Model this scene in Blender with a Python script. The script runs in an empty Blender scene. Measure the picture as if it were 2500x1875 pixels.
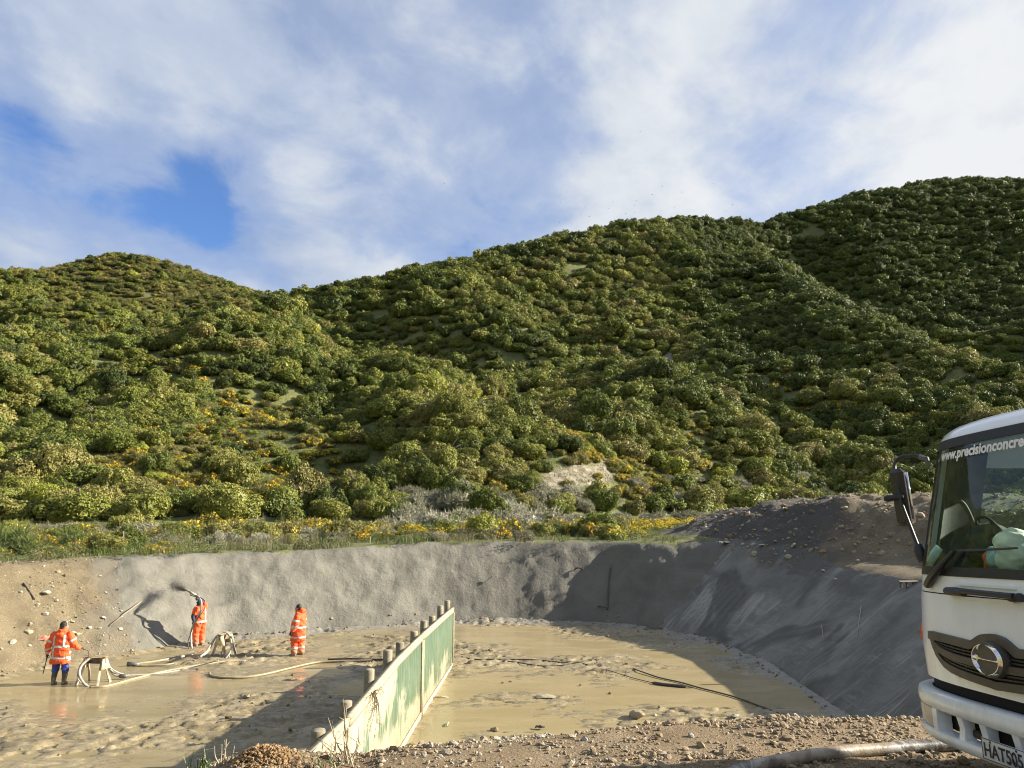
import bpy, bmesh, math, random
import numpy as np
from mathutils import Vector, Matrix, Euler

rnd = random.Random(7)
rng = np.random.default_rng(11)
scene = bpy.context.scene
COL = scene.collection
rad = math.radians

# ------------------------------------------------------------------ camera, sky, sun, exposure
FPX = 1878.0                                   # focal length for a picture 2500 px wide
PITCH = math.atan((1240 - 937.5) / FPX)
CAM = np.array([0.0, 0.0, 5.1])
cam_d = bpy.data.cameras.new('camera')
cam_d.sensor_width = 36.0
cam_d.lens = FPX / 2500 * 36.0
cam_d.clip_start = 0.1
cam_d.clip_end = 5000
cam = bpy.data.objects.new('camera', cam_d)
cam.location = CAM
cam.rotation_euler = (math.pi / 2 + PITCH, 0, 0)
COL.objects.link(cam)
scene.camera = cam

SUN_DIR = Vector((4.0, 0.34, 1.85)).normalized()      # towards the sun
SUN_EL = math.asin(SUN_DIR.z)
SUN_AZ = math.atan2(SUN_DIR.x, SUN_DIR.y)
sun_d = bpy.data.lights.new('sun', 'SUN')
sun_d.energy = 5.0
sun_d.angle = rad(0.55)
sun_d.color = (1.0, 0.90, 0.74)
sun = bpy.data.objects.new('sun', sun_d)
sun.rotation_euler = (-SUN_DIR).to_track_quat('-Z', 'Y').to_euler()
COL.objects.link(sun)

scene.view_settings.view_transform = 'Standard'
scene.view_settings.look = 'None'
scene.view_settings.exposure = 1.5
scene.view_settings.gamma = 1.0
scene.view_settings.use_curve_mapping = False
scene.render.engine = 'CYCLES'
scene.cycles.use_denoising = True
scene.cycles.max_bounces = 6
scene.cycles.diffuse_bounces = 3
scene.cycles.glossy_bounces = 4
scene.cycles.transmission_bounces = 6
scene.cycles.transparent_max_bounces = 8
scene.cycles.sample_clamp_indirect = 8
scene.cycles.pixel_filter_type = 'BLACKMAN_HARRIS'
scene.cycles.filter_width = 1.05

cP, sP = math.cos(PITCH), math.sin(PITCH)


def ray(u, v):
    a = (u - 1250) / FPX
    b = (937.5 - v) / FPX
    return np.array([a, cP - b * sP, sP + b * cP])


def at_y(u, v, y):
    d = ray(u, v)
    return CAM + d * (y / d[1])


def at_z(u, v, z=0.0):
    d = ray(u, v)
    return CAM + d * ((z - CAM[2]) / d[2])


def project(p):
    q = np.asarray(p, float) - CAM
    zc = q[..., 1] * cP + q[..., 2] * sP
    yc = -q[..., 1] * sP + q[..., 2] * cP
    return 1250 + FPX * q[..., 0] / zc, 937.5 - FPX * yc / zc, zc


# ------------------------------------------------------------------ node helpers
class NT:
    def __init__(self, tree):
        self.t = tree
        self.n = tree.nodes
        self.l = tree.links

    def new(self, typ, **kw):
        n = self.n.new(typ)
        for k, v in kw.items():
            setattr(n, k, v)
        return n

    def put(self, sock, v):
        if v is None:
            return
        if hasattr(v, 'is_output') or isinstance(v, bpy.types.NodeSocket):
            self.l.new(v, sock)
        else:
            if isinstance(v, (tuple, list)) and len(v) == 3 and sock.type == 'RGBA':
                v = (*v, 1.0)
            sock.default_value = v

    def pos(self):
        return self.new('ShaderNodeNewGeometry').outputs['Position']

    def obj(self):
        return self.new('ShaderNodeTexCoord').outputs['Object']

    def mapping(self, vec, scale=(1, 1, 1), rot=(0, 0, 0), loc=(0, 0, 0)):
        m = self.new('ShaderNodeMapping')
        self.put(m.inputs['Vector'], vec)
        m.inputs['Scale'].default_value = scale
        m.inputs['Rotation'].default_value = rot
        m.inputs['Location'].default_value = loc
        return m.outputs[0]

    def noise(self, vec, scale, detail=4, rough=0.55, dist=0.0):
        n = self.new('ShaderNodeTexNoise')
        self.put(n.inputs['Vector'], vec)
        n.inputs['Scale'].default_value = scale
        n.inputs['Detail'].default_value = detail
        n.inputs['Roughness'].default_value = rough
        n.inputs['Distortion'].default_value = dist
        return n.outputs['Fac']

    def voronoi(self, vec, scale, feature='F1', out='Distance'):
        n = self.new('ShaderNodeTexVoronoi', feature=feature)
        self.put(n.inputs['Vector'], vec)
        n.inputs['Scale'].default_value = scale
        return n.outputs[out]

    def ramp(self, fac, stops, interp='LINEAR'):
        n = self.new('ShaderNodeValToRGB')
        n.color_ramp.interpolation = interp
        e = n.color_ramp.elements
        while len(e) < len(stops):
            e.new(0.5)
        for i, (p, c) in enumerate(stops):
            e[i].position = p
            if not isinstance(c, (tuple, list)):
                c = (c, c, c)
            e[i].color = (*c, 1.0) if len(c) == 3 else c
        self.put(n.inputs['Fac'], fac)
        return n.outputs['Color']

    def mix(self, fac, a, b, mode='MIX'):
        n = self.new('ShaderNodeMix', data_type='RGBA', blend_type=mode)
        n.clamp_factor = True
        self.put(n.inputs[0], fac)
        self.put(n.inputs[6], a)
        self.put(n.inputs[7], b)
        return n.outputs[2]

    def math(self, op, a, b=None, c=None, clamp=False):
        n = self.new('ShaderNodeMath', operation=op, use_clamp=clamp)
        self.put(n.inputs[0], a)
        self.put(n.inputs[1], b)
        if c is not None:
            self.put(n.inputs[2], c)
        return n.outputs[0]

    def attr(self, name, typ='GEOMETRY', out='Fac'):
        n = self.new('ShaderNodeAttribute', attribute_name=name, attribute_type=typ)
        return n.outputs[out]

    def bump(self, h, strength=0.5, dist=0.02, normal=None):
        n = self.new('ShaderNodeBump')
        n.inputs['Strength'].default_value = strength
        n.inputs['Distance'].default_value = dist
        self.put(n.inputs['Height'], h)
        self.put(n.inputs['Normal'], normal)
        return n.outputs[0]

    def bsdf(self, color, rough=0.6, normal=None, **kw):
        b = self.new('ShaderNodeBsdfPrincipled')
        self.put(b.inputs['Base Color'], color)
        self.put(b.inputs['Roughness'], rough)
        self.put(b.inputs['Normal'], normal)
        for k, v in kw.items():
            self.put(b.inputs[k.replace('_', ' ')], v)
        o = self.new('ShaderNodeOutputMaterial')
        self.l.new(b.outputs[0], o.inputs[0])
        return b


def material(name):
    m = bpy.data.materials.new(name)
    m.use_nodes = True
    m.node_tree.nodes.clear()
    return m, NT(m.node_tree)


def simple(name, col, rough=0.6, var=0.15, scale=8.0, bump=0.0, bscale=40.0, **kw):
    m, n = material(name)
    p = n.obj()
    f = n.noise(p, scale, 5)
    lo = tuple(c * (1 - var) for c in col)
    hi = tuple(min(1, c * (1 + var)) for c in col)
    c = n.ramp(f, [(0.3, lo), (0.7, hi)])
    nm = n.bump(n.noise(p, bscale, 4), bump, 0.01) if bump else None
    n.bsdf(c, rough, nm, **kw)
    return m


# ------------------------------------------------------------------ world: clear sky with a broken cloud sheet
world = bpy.data.worlds.new('World')
scene.world = world
world.use_nodes = True
wt = NT(world.node_tree)
wt.n.clear()
sky = wt.new('ShaderNodeTexSky', sky_type='NISHITA')
sky.sun_disc = False
sky.sun_elevation = SUN_EL
sky.sun_rotation = SUN_AZ
sky.altitude = 50
sky.air_density = 1.0
sky.dust_density = 0.6
sky.ozone_density = 2.2
gen = wt.new('ShaderNodeTexCoord').outputs['Generated']
sep = wt.new('ShaderNodeSeparateXYZ')
wt.l.new(gen, sep.inputs[0])
zz = wt.math('ADD', wt.math('MAXIMUM', sep.outputs[2], 0.0), 0.22)
cx = wt.math('DIVIDE', sep.outputs[0], zz)
cy = wt.math('DIVIDE', sep.outputs[1], zz)
comb = wt.new('ShaderNodeCombineXYZ')
wt.l.new(cx, comb.inputs[0])
wt.l.new(cy, comb.inputs[1])
cv = comb.outputs[0]
streak = wt.mapping(cv, scale=(1.0, 0.80, 1.0), rot=(0, 0, rad(-38)), loc=(3.1, 1.7, 0))
big = wt.noise(streak, 1.5, 3, 0.5, 0.25)
fine = wt.noise(streak, 4.6, 7, 0.56, 0.25)
cov = wt.math('ADD', wt.math('MULTIPLY', big, 0.52), wt.math('MULTIPLY', fine, 0.48))


def lump(u, v, size, amount):
    """a cloud gap or a bank that stands in one direction of the sky"""
    d = ray(u, v)
    d = d / np.linalg.norm(d)
    vm = wt.new('ShaderNodeVectorMath', operation='DISTANCE')
    wt.l.new(gen, vm.inputs[0])
    vm.inputs[1].default_value = d
    mr = wt.new('ShaderNodeMapRange', interpolation_type='SMOOTHSTEP')
    wt.l.new(vm.outputs['Value'], mr.inputs[0])
    mr.inputs[1].default_value = 0.0
    mr.inputs[2].default_value = size
    mr.inputs[3].default_value = amount
    mr.inputs[4].default_value = 0.0
    return mr.outputs[0]


for args in ((470, 450, 0.15, -0.10), (250, 420, 0.15, -0.075), (90, 330, 0.14, -0.035), (560, 540, 0.12, -0.10), (30, 640, 0.12, 0.03),
             (830, 60, 0.16, -0.07), (1330, 320, 0.11, -0.13), (1000, 170, 0.16, 0.07), (40, 300, .08, -.04), (1960, 170, 0.22, -0.09), (2060, 60, 0.16, -0.06),
             (2500, 350, 0.08, -0.08), (1150, 600, 0.15, -0.10), (1650, 250, 0.26, 0.10), (2350, 260, 0.26, 0.12), (1250, 120, 0.2, 0.06),
             (500, 180, 0.25, 0.06), (180, 560, 0.16, 0.07), (900, 500, 0.22, 0.05), (1500, 470, 0.2, 0.06), (650, 620, .12, .07)):
    cov = wt.math('ADD', cov, lump(*args))
mask = wt.ramp(cov, [(0.30, 0.0), (0.43, 0.60), (0.58, 1.0)], 'EASE')
thick = wt.noise(wt.mapping(streak, loc=(9, 4, 2)), 3.4, 7, 0.58, 0.3)
bright = wt.math('ADD', wt.math('MULTIPLY', thick, 0.55), wt.math('MULTIPLY', cov, 0.6))
right = wt.new('ShaderNodeMapRange')
wt.l.new(sep.outputs[0], right.inputs[0])
right.inputs[1].default_value = -0.6
right.inputs[2].default_value = 0.7
right.inputs[3].default_value = -0.13
right.inputs[4].default_value = 0.13
bright = wt.math('ADD', bright, right.outputs[0])
ccol = wt.ramp(bright, [(0.34, (2.0, 2.45, 3.35)), (0.50, (2.75, 3.15, 3.9)), (0.62, (3.7, 3.95, 4.3)), (0.74, (4.5, 4.6, 4.75))])
skyc = wt.mix(1.0, sky.outputs[0], (0.60, 0.76, 1.04), 'MULTIPLY')
final = wt.mix(mask, skyc, ccol)
bg = wt.new('ShaderNodeBackground')
wt.l.new(final, bg.inputs[0])
bg.inputs[1].default_value = 0.068
wo = wt.new('ShaderNodeOutputWorld')
wt.l.new(bg.outputs[0], wo.inputs[0])


# ------------------------------------------------------------------ mesh helpers
def tag(o, label=None, cat=None, group=None, kind=None):
    if label: o['label'] = label
    if cat: o['category'] = cat
    if group: o['group'] = group
    if kind: o['kind'] = kind
    return o


def raw_mesh(name, V, F, mats=(), smooth=False, midx=None):
    """V (n,3); F an (m,3)/(m,4) array or a list of such arrays"""
    me = bpy.data.meshes.new(name)
    V = np.asarray(V, np.float32)
    Fs = [np.asarray(f, np.int32) for f in (F if isinstance(F, list) else [F]) if len(f)]
    me.vertices.add(len(V))
    me.vertices.foreach_set('co', V.ravel())
    nl = sum(f.size for f in Fs)
    npoly = sum(len(f) for f in Fs)
    me.loops.add(nl)
    me.polygons.add(npoly)
    me.loops.foreach_set('vertex_index', np.concatenate([f.ravel() for f in Fs]).astype(np.int32))
    sizes = np.concatenate([np.full(len(f), f.shape[1], np.int32) for f in Fs])
    me.polygons.foreach_set('loop_start', (np.cumsum(sizes) - sizes).astype(np.int32))
    if midx is not None:
        me.polygons.foreach_set('material_index', np.asarray(midx, np.int32))
    if smooth:
        me.polygons.foreach_set('use_smooth', np.ones(npoly, bool))
    for m in mats:
        me.materials.append(m)
    me.update(calc_edges=True)
    me.validate()
    return me


def link(name, me, parent=None, loc=None):
    o = bpy.data.objects.new(name, me)
    COL.objects.link(o)
    if parent is not None:
        o.parent = parent
    if loc is not None:
        o.location = loc
    return o


def empty(name, loc=(0, 0, 0), rz=0.0):
    o = bpy.data.objects.new(name, None)
    o.empty_display_size = 0.2
    o.location = loc
    o.rotation_euler = (0, 0, rz)
    COL.objects.link(o)
    return o


def fattr(me, name, data, domain='POINT', typ='FLOAT'):
    a = me.attributes.new(name, typ, domain)
    key = {'FLOAT': 'value', 'FLOAT_VECTOR': 'vector', 'INT': 'value', 'FLOAT2': 'vector'}[typ]
    a.data.foreach_set(key, np.asarray(data, np.int32 if typ == 'INT' else np.float32).ravel())


WORKSHOP = bpy.data.scenes.new('workshop')      # an empty scene to evaluate modifiers in


class MB:
    """collects shapes and links them as one mesh"""

    def __init__(self):
        self.V = []
        self.F3 = []
        self.F4 = []
        self.n = 0

    def add(self, V, F3=None, F4=None):
        V = np.asarray(V, float)
        self.V.append(V)
        if F3 is not None and len(F3): self.F3.append(np.asarray(F3) + self.n)
        if F4 is not None and len(F4): self.F4.append(np.asarray(F4) + self.n)
        self.n += len(V)
        return self

    def box(self, c, s, rot=None, M=None, bevel=0.0):
        c = np.asarray(c, float)
        hx, hy, hz = [q / 2 for q in s]
        b = min(bevel, hx * .9, hy * .9, hz * .9)
        if b <= 0:
            P = np.array([(x, y, z) for x in (-hx, hx) for y in (-hy, hy) for z in (-hz, hz)])
            F = [(0, 1, 3, 2), (4, 6, 7, 5), (0, 4, 5, 1), (2, 3, 7, 6), (0, 2, 6, 4), (1, 5, 7, 3)]
            F3 = None
        else:
            P = []
            F = []
            F3 = []
            idx = {}
            for sx in (-1, 1):
                for sy in (-1, 1):
                    for sz in (-1, 1):
                        for ax in range(3):
                            v = [sx * (hx - (0 if ax == 0 else b)), sy * (hy - (0 if ax == 1 else b)), sz * (hz - (0 if ax == 2 else b))]
                            idx[(sx, sy, sz, ax)] = len(P)
                            P.append(v)
            P = np.array(P)
            for ax in range(3):
                o1, o2 = [k for k in range(3) if k != ax]
                for s0 in (-1, 1):
                    q = []
                    for a, bb in ((-1, -1), (1, -1), (1, 1), (-1, 1)):
                        k = [0, 0, 0]
                        k[ax] = s0; k[o1] = a; k[o2] = bb
                        q.append(idx[(*k, ax)])
                    F.append(q)
                for a in (-1, 1):
                    for bb in (-1, 1):
                        k0 = [0, 0, 0]; k1 = [0, 0, 0]
                        k0[ax] = -1; k1[ax] = 1
                        for k in (k0, k1):
                            k[o1] = a; k[o2] = bb
                        F.append([idx[(*k0, o1)], idx[(*k1, o1)], idx[(*k1, o2)], idx[(*k0, o2)]])
            for sx in (-1, 1):
                for sy in (-1, 1):
                    for sz in (-1, 1):
                        F3.append([idx[(sx, sy, sz, 0)], idx[(sx, sy, sz, 1)], idx[(sx, sy, sz, 2)]])
        if rot is not None:
            R = np.array(Euler(rot).to_matrix())
            P = P @ R.T
        if M is not None:
            P = P @ np.asarray(M).T
        return self.add(P + c, F3, F)

    def tube(self, pts, r, seg=8, cap=True, squash=None):
        pts = np.asarray(pts, float)
        n = len(pts)
        r = np.broadcast_to(np.asarray(r, float), (n,))
        T = np.gradient(pts, axis=0) if n > 2 else np.repeat([pts[-1] - pts[0]], n, 0)
        T = T / (np.linalg.norm(T, axis=1, keepdims=True) + 1e-12)
        ref = np.array([0, 0, 1.0]) if abs(T[0][2]) < 0.9 else np.array([1.0, 0, 0])
        u = np.cross(T[0], ref); u /= np.linalg.norm(u)
        V = []
        ang = np.linspace(0, 2 * math.pi, seg, endpoint=False)
        for i in range(n):
            u = u - T[i] * np.dot(u, T[i]); u /= np.linalg.norm(u) + 1e-12
            w = np.cross(T[i], u)
            k = squash if squash is not None else 1.0
            ring = pts[i] + r[i] * (np.cos(ang)[:, None] * u + k * np.sin(ang)[:, None] * w)
            V.append(ring)
        V = np.concatenate(V)
        F = []
        for i in range(n - 1):
            for j in range(seg):
                a = i * seg + j; b = i * seg + (j + 1) % seg
                F.append((a, b, b + seg, a + seg))
        F3 = []
        if cap:
            V = np.concatenate([V, pts[:1], pts[-1:]])
            for j in range(seg):
                F3.append((n * seg, (j + 1) % seg, j))
                F3.append((n * seg + 1, (n - 1) * seg + j, (n - 1) * seg + (j + 1) % seg))
        return self.add(V, F3, F)

    def ell(self, c, r, rings=8, seg=12, rot=None):
        V = []
        th = np.linspace(0, math.pi, rings + 1)
        ph = np.linspace(0, 2 * math.pi, seg, endpoint=False)
        V = [np.array([[0, 0, 1.0]])]
        for t in th[1:-1]:
            V.append(np.stack([np.sin(t) * np.cos(ph), np.sin(t) * np.sin(ph), np.full(seg, np.cos(t))], 1))
        V.append(np.array([[0, 0, -1.0]]))
        V = np.concatenate(V) * np.asarray(r, float)
        if rot is not None:
            V = V @ np.array(Euler(rot).to_matrix()).T
        F = []; F3 = []
        for j in range(seg):
            F3.append((0, 1 + j, 1 + (j + 1) % seg))
        for i in range(rings - 2):
            for j in range(seg):
                a = 1 + i * seg + j; b = 1 + i * seg + (j + 1) % seg
                F.append((a, a + seg, b + seg, b))
        last = len(V) - 1
        base = 1 + (rings - 2) * seg
        for j in range(seg):
            F3.append((last, base + (j + 1) % seg, base + j))
        return self.add(V + np.asarray(c, float), F3, F)

    def cap(self, a, b, ra, rb, seg=12):
        a = np.asarray(a, float); b = np.asarray(b, float)
        d = b - a; L = np.linalg.norm(d); d = d / (L + 1e-9)
        pts = []; rr = []
        for t in (0.02, 0.3, 0.65, 1.0):
            pts.append(a - d * ra * math.cos(t * math.pi / 2)); rr.append(ra * math.sin(t * math.pi / 2))
        for t in (1.0, 0.65, 0.3, 0.02):
            pts.append(b + d * rb * math.cos(t * math.pi / 2)); rr.append(rb * math.sin(t * math.pi / 2))
        return self.tube(pts, rr, seg)

    def loft(self, rings, seg=20):
        """rings: (z, cx, cy, rx, ry) bottom to top, closed at both ends"""
        ang = np.linspace(0, 2 * math.pi, seg, endpoint=False)
        V = []
        for z, cx_, cy_, rx, ry in rings:
            V.append(np.stack([cx_ + rx * np.cos(ang), cy_ + ry * np.sin(ang), np.full(seg, z)], 1))
        n = len(rings)
        V = np.concatenate(V + [np.array([[rings[0][1], rings[0][2], rings[0][0]]]), np.array([[rings[-1][1], rings[-1][2], rings[-1][0]]])])
        F = [(i * seg + j, i * seg + (j + 1) % seg, (i + 1) * seg + (j + 1) % seg, (i + 1) * seg + j) for i in range(n - 1) for j in range(seg)]
        F3 = [(n * seg, (j + 1) % seg, j) for j in range(seg)] + [(n * seg + 1, (n - 1) * seg + j, (n - 1) * seg + (j + 1) % seg) for j in range(seg)]
        return self.add(V, F3, F)

    def mesh(self, name, mat, smooth=False):
        Fs = []
        if self.F3: Fs.append(np.concatenate(self.F3))
        if self.F4: Fs.append(np.concatenate(self.F4))
        return raw_mesh(name, np.concatenate(self.V), Fs, [mat] if mat else [], smooth)

    def build(self, name, mat, parent=None, smooth=False, loc=None):
        return link(name, self.mesh(name, mat, smooth), parent, loc)

    def remeshed(self, name, mat, voxel, parent=None, fold=0.0, fscale=9.0, smooth_it=4):
        me0 = self.mesh(name, mat)
        o = bpy.data.objects.new(name, me0)
        WORKSHOP.collection.objects.link(o)
        m = o.modifiers.new('r', 'REMESH')
        m.mode = 'VOXEL'
        m.voxel_size = voxel
        s = o.modifiers.new('s', 'SMOOTH')
        s.iterations = smooth_it
        s.factor = 0.5
        with bpy.context.temp_override(scene=WORKSHOP, view_layer=WORKSHOP.view_layers[0]):
            dg = bpy.context.evaluated_depsgraph_get()
            me = bpy.data.meshes.new_from_object(o.evaluated_get(dg))
        bpy.data.objects.remove(o)
        bpy.data.meshes.remove(me0)
        me.name = name
        nv = len(me.vertices)
        if fold:
            co = np.empty(nv * 3, np.float32); me.vertices.foreach_get('co', co); co = co.reshape(-1, 3)
            no = np.empty(nv * 3, np.float32); me.vertices.foreach_get('normal', no); no = no.reshape(-1, 3)
            h = fbm(co[:, 0] * fscale + co[:, 1] * fscale * .7, co[:, 2] * fscale * .8 + co[:, 1] * 3, 3, 5) - 0.5
            h2 = np.sin((co[:, 2] * 3.2 + co[:, 0] * 1.3 - co[:, 1]) * fscale + 6 * h) * 0.25
            co += no * ((h + h2 * 0.8) * fold * 2)[:, None]
            me.vertices.foreach_set('co', co.ravel())
        me.polygons.foreach_set('use_smooth', np.ones(len(me.polygons), bool))
        me.materials.clear()
        me.materials.append(mat)
        me.update()
        return link(name, me, parent)


def band_from(o, name, mat, pred, parent, off=0.006):
    """a strip of tape laid on a garment: the garment's faces that PRED picks, lifted off it, with thickness"""
    me = o.data
    nv = len(me.vertices)
    co = np.empty(nv * 3, np.float32); me.vertices.foreach_get('co', co); co = co.reshape(-1, 3)
    no = np.empty(nv * 3, np.float32); me.vertices.foreach_get('normal', no); no = no.reshape(-1, 3)
    F = [tuple(p.vertices) for p in me.polygons if len(p.vertices) == 4]
    F = np.array(F)
    c = co[F].mean(1)
    F = F[pred(c)]
    if not len(F):
        return None
    used, inv = np.unique(F, return_inverse=True)
    V = co[used] + no[used] * off
    return link(name, raw_mesh(name, V, inv.reshape(F.shape), [mat], True), parent)


def catmull(pts, k=8):
    p = np.asarray(pts, float)
    p = np.concatenate([[2 * p[0] - p[1]], p, [2 * p[-1] - p[-2]]])
    out = []
    for i in range(1, len(p) - 2):
        for t in np.linspace(0, 1, k, endpoint=False):
            a, b, c, d = p[i - 1], p[i], p[i + 1], p[i + 2]
            out.append(0.5 * ((2 * b) + (c - a) * t + (2 * a - 5 * b + 4 * c - d) * t * t + (-a + 3 * b - 3 * c + d) * t ** 3))
    out.append(p[-2])
    return np.array(out)


# ------------------------------------------------------------------ noise
def _hash(ix, iy, s):
    n = (ix.astype(np.int64) * 374761393 + iy.astype(np.int64) * 668265263 + s * 974711) & 0xffffffff
    n = ((n ^ (n >> 13)) * 1274126177) & 0xffffffff
    n = ((n ^ (n >> 15)) * 2246822519) & 0xffffffff
    return ((n ^ (n >> 16)) & 0xffffff) / float(0xffffff)


def vnoise(x, y, s=0):
    x = np.asarray(x, float); y = np.asarray(y, float)
    ix = np.floor(x); iy = np.floor(y)
    fx = x - ix; fy = y - iy
    fx = fx * fx * fx * (fx * (fx * 6 - 15) + 10); fy = fy * fy * fy * (fy * (fy * 6 - 15) + 10)
    a = _hash(ix, iy, s); b = _hash(ix + 1, iy, s); c = _hash(ix, iy + 1, s); d = _hash(ix + 1, iy + 1, s)
    return (a * (1 - fx) + b * fx) * (1 - fy) + (c * (1 - fx) + d * fx) * fy


def fbm(x, y, octs=4, s=0, gain=0.5):
    t = 0; a = 1; n = 0
    for i in range(octs):
        t = t + a * vnoise(np.asarray(x) * 2 ** i + 17.3 * i, np.asarray(y) * 2 ** i - 9.1 * i, s + i)
        n += a; a *= gain
    return t / n


def sstep(a, b, x):
    t = np.clip((x - a) / (b - a), 0, 1)
    return t * t * (3 - 2 * t)


#%%SITE
# ------------------------------------------------------------------ the lie of the land
# toe of the pit: (x, y, slope of the bank behind it, side)   sides: 0 left earth, 1 sprayed back wall, 2 right slope, 3 near bank
TOE = [(-40, 21.0, .85, 0), (-19, 21.6, .85, 0), (-15.9, 23.9, .85, 0), (-15.2, 25.9, .85, 0), (-13.6, 28.0, .85, 1), (-11.2, 31.4, 1.25, 1), (-7.5, 33.6, 1.45, 1),
       (-2.8, 35.6, 1.4, 1), (0.2, 36.1, 1.35, 1), (3.8, 35.6, 1.15, 1), (6.2, 33.6, .85, 2), (7.9, 29.9, .74, 2), (8.3, 25.9, .72, 2), (8.3, 22.3, .72, 2),
       (8.2, 19.0, .72, 2), (8.2, 13.0, .75, 3), (6.5, 12.0, .8, 3), (2.4, 11.65, .8, 3), (0, 11.25, .8, 3), (-2.2, 10.75, .8, 3), (-6, 10.1, .8, 3), (-40, 9.4, .8, 3)]
TX = np.array([t[0] for t in TOE]); TY = np.array([t[1] for t in TOE]); TK = np.array([t[2] for t in TOE]); TS = np.array([t[3] for t in TOE])


def toe_field(x, y):
    """signed distance to the toe (outside the pit positive), bank slope, side, run along the toe"""
    x = np.asarray(x, float); y = np.asarray(y, float)
    best = np.full(x.shape, 1e9); k = np.zeros(x.shape); side = np.zeros(x.shape, int); run = np.zeros(x.shape)
    inside = np.zeros(x.shape, bool)
    acc = 0
    n = len(TX)
    for i in range(n):
        j = (i + 1) % n
        ax, ay, bx, by = TX[i], TY[i], TX[j], TY[j]
        dx, dy = bx - ax, by - ay
        L2 = dx * dx + dy * dy
        t = np.clip(((x - ax) * dx + (y - ay) * dy) / L2, 0, 1)
        dist = np.hypot(x - ax - t * dx, y - ay - t * dy)
        m = dist < best
        best = np.where(m, dist, best)
        k = np.where(m, TK[i] * (1 - t) + TK[j] * t, k)
        side = np.where(m, TS[i], side)
        run = np.where(m, acc + t * math.sqrt(L2), run)
        acc += math.sqrt(L2)
        cross = ((ay > y) != (by > y)) & (x < (bx - ax) * (y - ay) / (by - ay + 1e-12) + ax)
        inside ^= cross
    return np.where(inside, -best, best), k, side, run


# hill control points: pixel in the photograph and distance along the view
HILL = '''-2500 -250 110 1;-2500 500 55 0;-1600 -50 170 1;-1600 600 80 0;-900 900 120 0;-600 900 120 0;-250 860 135 0;0 845 140 0;150 795 150 0
300 765 158 0;470 745 165 0;600 748 178 0;690 745 195 0;0 1110 80 0;350 900 122 0;450 1000 100 0;550 1100 84 0;700 1150 79 0
650 1000 105 0;230 1030 103 0;620 800 160 0;-300 1050 90 0;1000 1170 75 0;1050 1040 93 0;1000 930 125 0;950 840 165 0;1150 856 152 0
1300 872 145 0;1450 856 150 0;1600 880 145 0;1660 960 122 0;1690 1060 108 0;1720 1150 98 0;1200 1050 92 0;1400 1050 93 0;1300 950 117 0
1500 960 113 0;1150 950 118 0;1250 1150 76 0;1500 1150 90 0;1100 780 225 0;1300 770 228 0;1500 790 225 0;1700 860 200 0;1760 930 178 0
1700 800 225 0;1900 640 275 0;2000 700 250 0;2100 760 224 0;2200 830 200 0;2300 890 175 0;2400 960 152 0;2500 1030 132 0;2650 1100 112 0
1800 750 250 0;1900 850 205 0;2000 950 163 0;2100 1050 132 0;2200 1130 118 0;1900 1050 128 0;1800 1000 148 0;1850 1150 105 0;1600 650 280 0
1700 700 262 0;1400 650 275 0;1200 700 250 0;2600 1050 190 0;2700 438 470 1;3000 480 450 1;3500 600 420 1;2100 640 375 0;2300 650 365 0
2500 650 355 0;2300 800 285 0;2450 800 275 0;2500 900 235 0;2700 900 230 0;3000 800 260 0;3300 1050 160 0;100 720 245 0;300 700 255 0
500 712 250 0;0 760 215 0;300 770 208 0;560 735 235 0;-150 655 320 1;-350 560 300 1;-650 400 270 1;-1000 220 230 1;-650 800 160 0
-1000 720 130 0;0 707 320 1;55 763 313 1;110 723 306 1;160 695 302 1;230 632 301 1;300 615 300 1;370 618 300 1;440 637 300 1
510 664 300 1;580 711 300 1;640 716 300 1;690 764 290 1;740 726 261 1;800 715 260 1;860 705 258 1;920 708 256 1;1000 663 266 1
1080 645 277 1;1150 629 286 1;1230 610 295 1;1300 593 302 1;1380 577 310 1;1450 562 317 1;1530 549 325 1;1600 537 332 1;1660 546 340 1
1720 550 352 1;1770 551 370 1;1830 543 400 1;1900 530 425 1;1970 523 436 1;2040 491 444 1;2120 481 452 1;2200 470 460 1;2280 458 463 1
2350 446 465 1;2430 478 468 1;2500 480 470 1;905 1205 92 0;893 1120 115 0;850 1010 146 0;800 925 176 0;745 850 208 0;100 1050 118 0
860 1130 84 0;955 1130 80 0;800 1060 100 0;940 1010 105 0;1900 745 330 0;2000 815 312 0;2100 885 290 0;2200 950 262 0;2300 1000 236 0
2400 1050 208 0;1950 690 385 0;2100 745 350 0;2200 812 325 0;2320 870 292 0;2420 930 262 0;1050 915 192 0;1200 930 186 0;1350 950 184 0
1500 940 182 0;1620 950 172 0;1150 820 215 0;1350 835 218 0;1520 830 218 0;0 900 178 0;150 870 190 0;300 850 200 0;470 820 208 0
600 810 218 0;230 755 238 0;420 735 245 0;1500 700 265 0;1350 690 262 0;1430 760 240 0;1250 800 215 0'''
cp = []
for part in HILL.replace('\n', ';').split(';'):
    u, v, y, crest = [float(q) for q in part.split()]
    p = at_y(u, v, y)
    p[2] -= 2.6
    cp.append(p)
    if crest:
        q = at_y(u, v, y * 1.3)
        cp.append(np.array([q[0], q[1], p[2] - 0.10 * y]))
        q = at_y(u, v, y * 2.2)
        cp.append(np.array([q[0], q[1], p[2] - 0.35 * y]))
FOOT = [(-900, 58), (0, 60), (300, 61), (600, 64), (900, 68), (1200, 68), (1500, 84), (1800, 94), (2100, 98), (2400, 102), (3400, 104)]
FU = np.array([(f[0] - 1250) / FPX for f in FOOT]); FY = np.array([f[1] for f in FOOT])
for t in np.linspace(FU[0], FU[-1], 22):
    yf = np.interp(t, FU, FY)
    cp.append(np.array([t * yf, yf, 4.3]))
    cp.append(np.array([t * yf * .8, yf * .8, 3.3]))
cp = np.array(cp)
CS = 100.0


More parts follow.
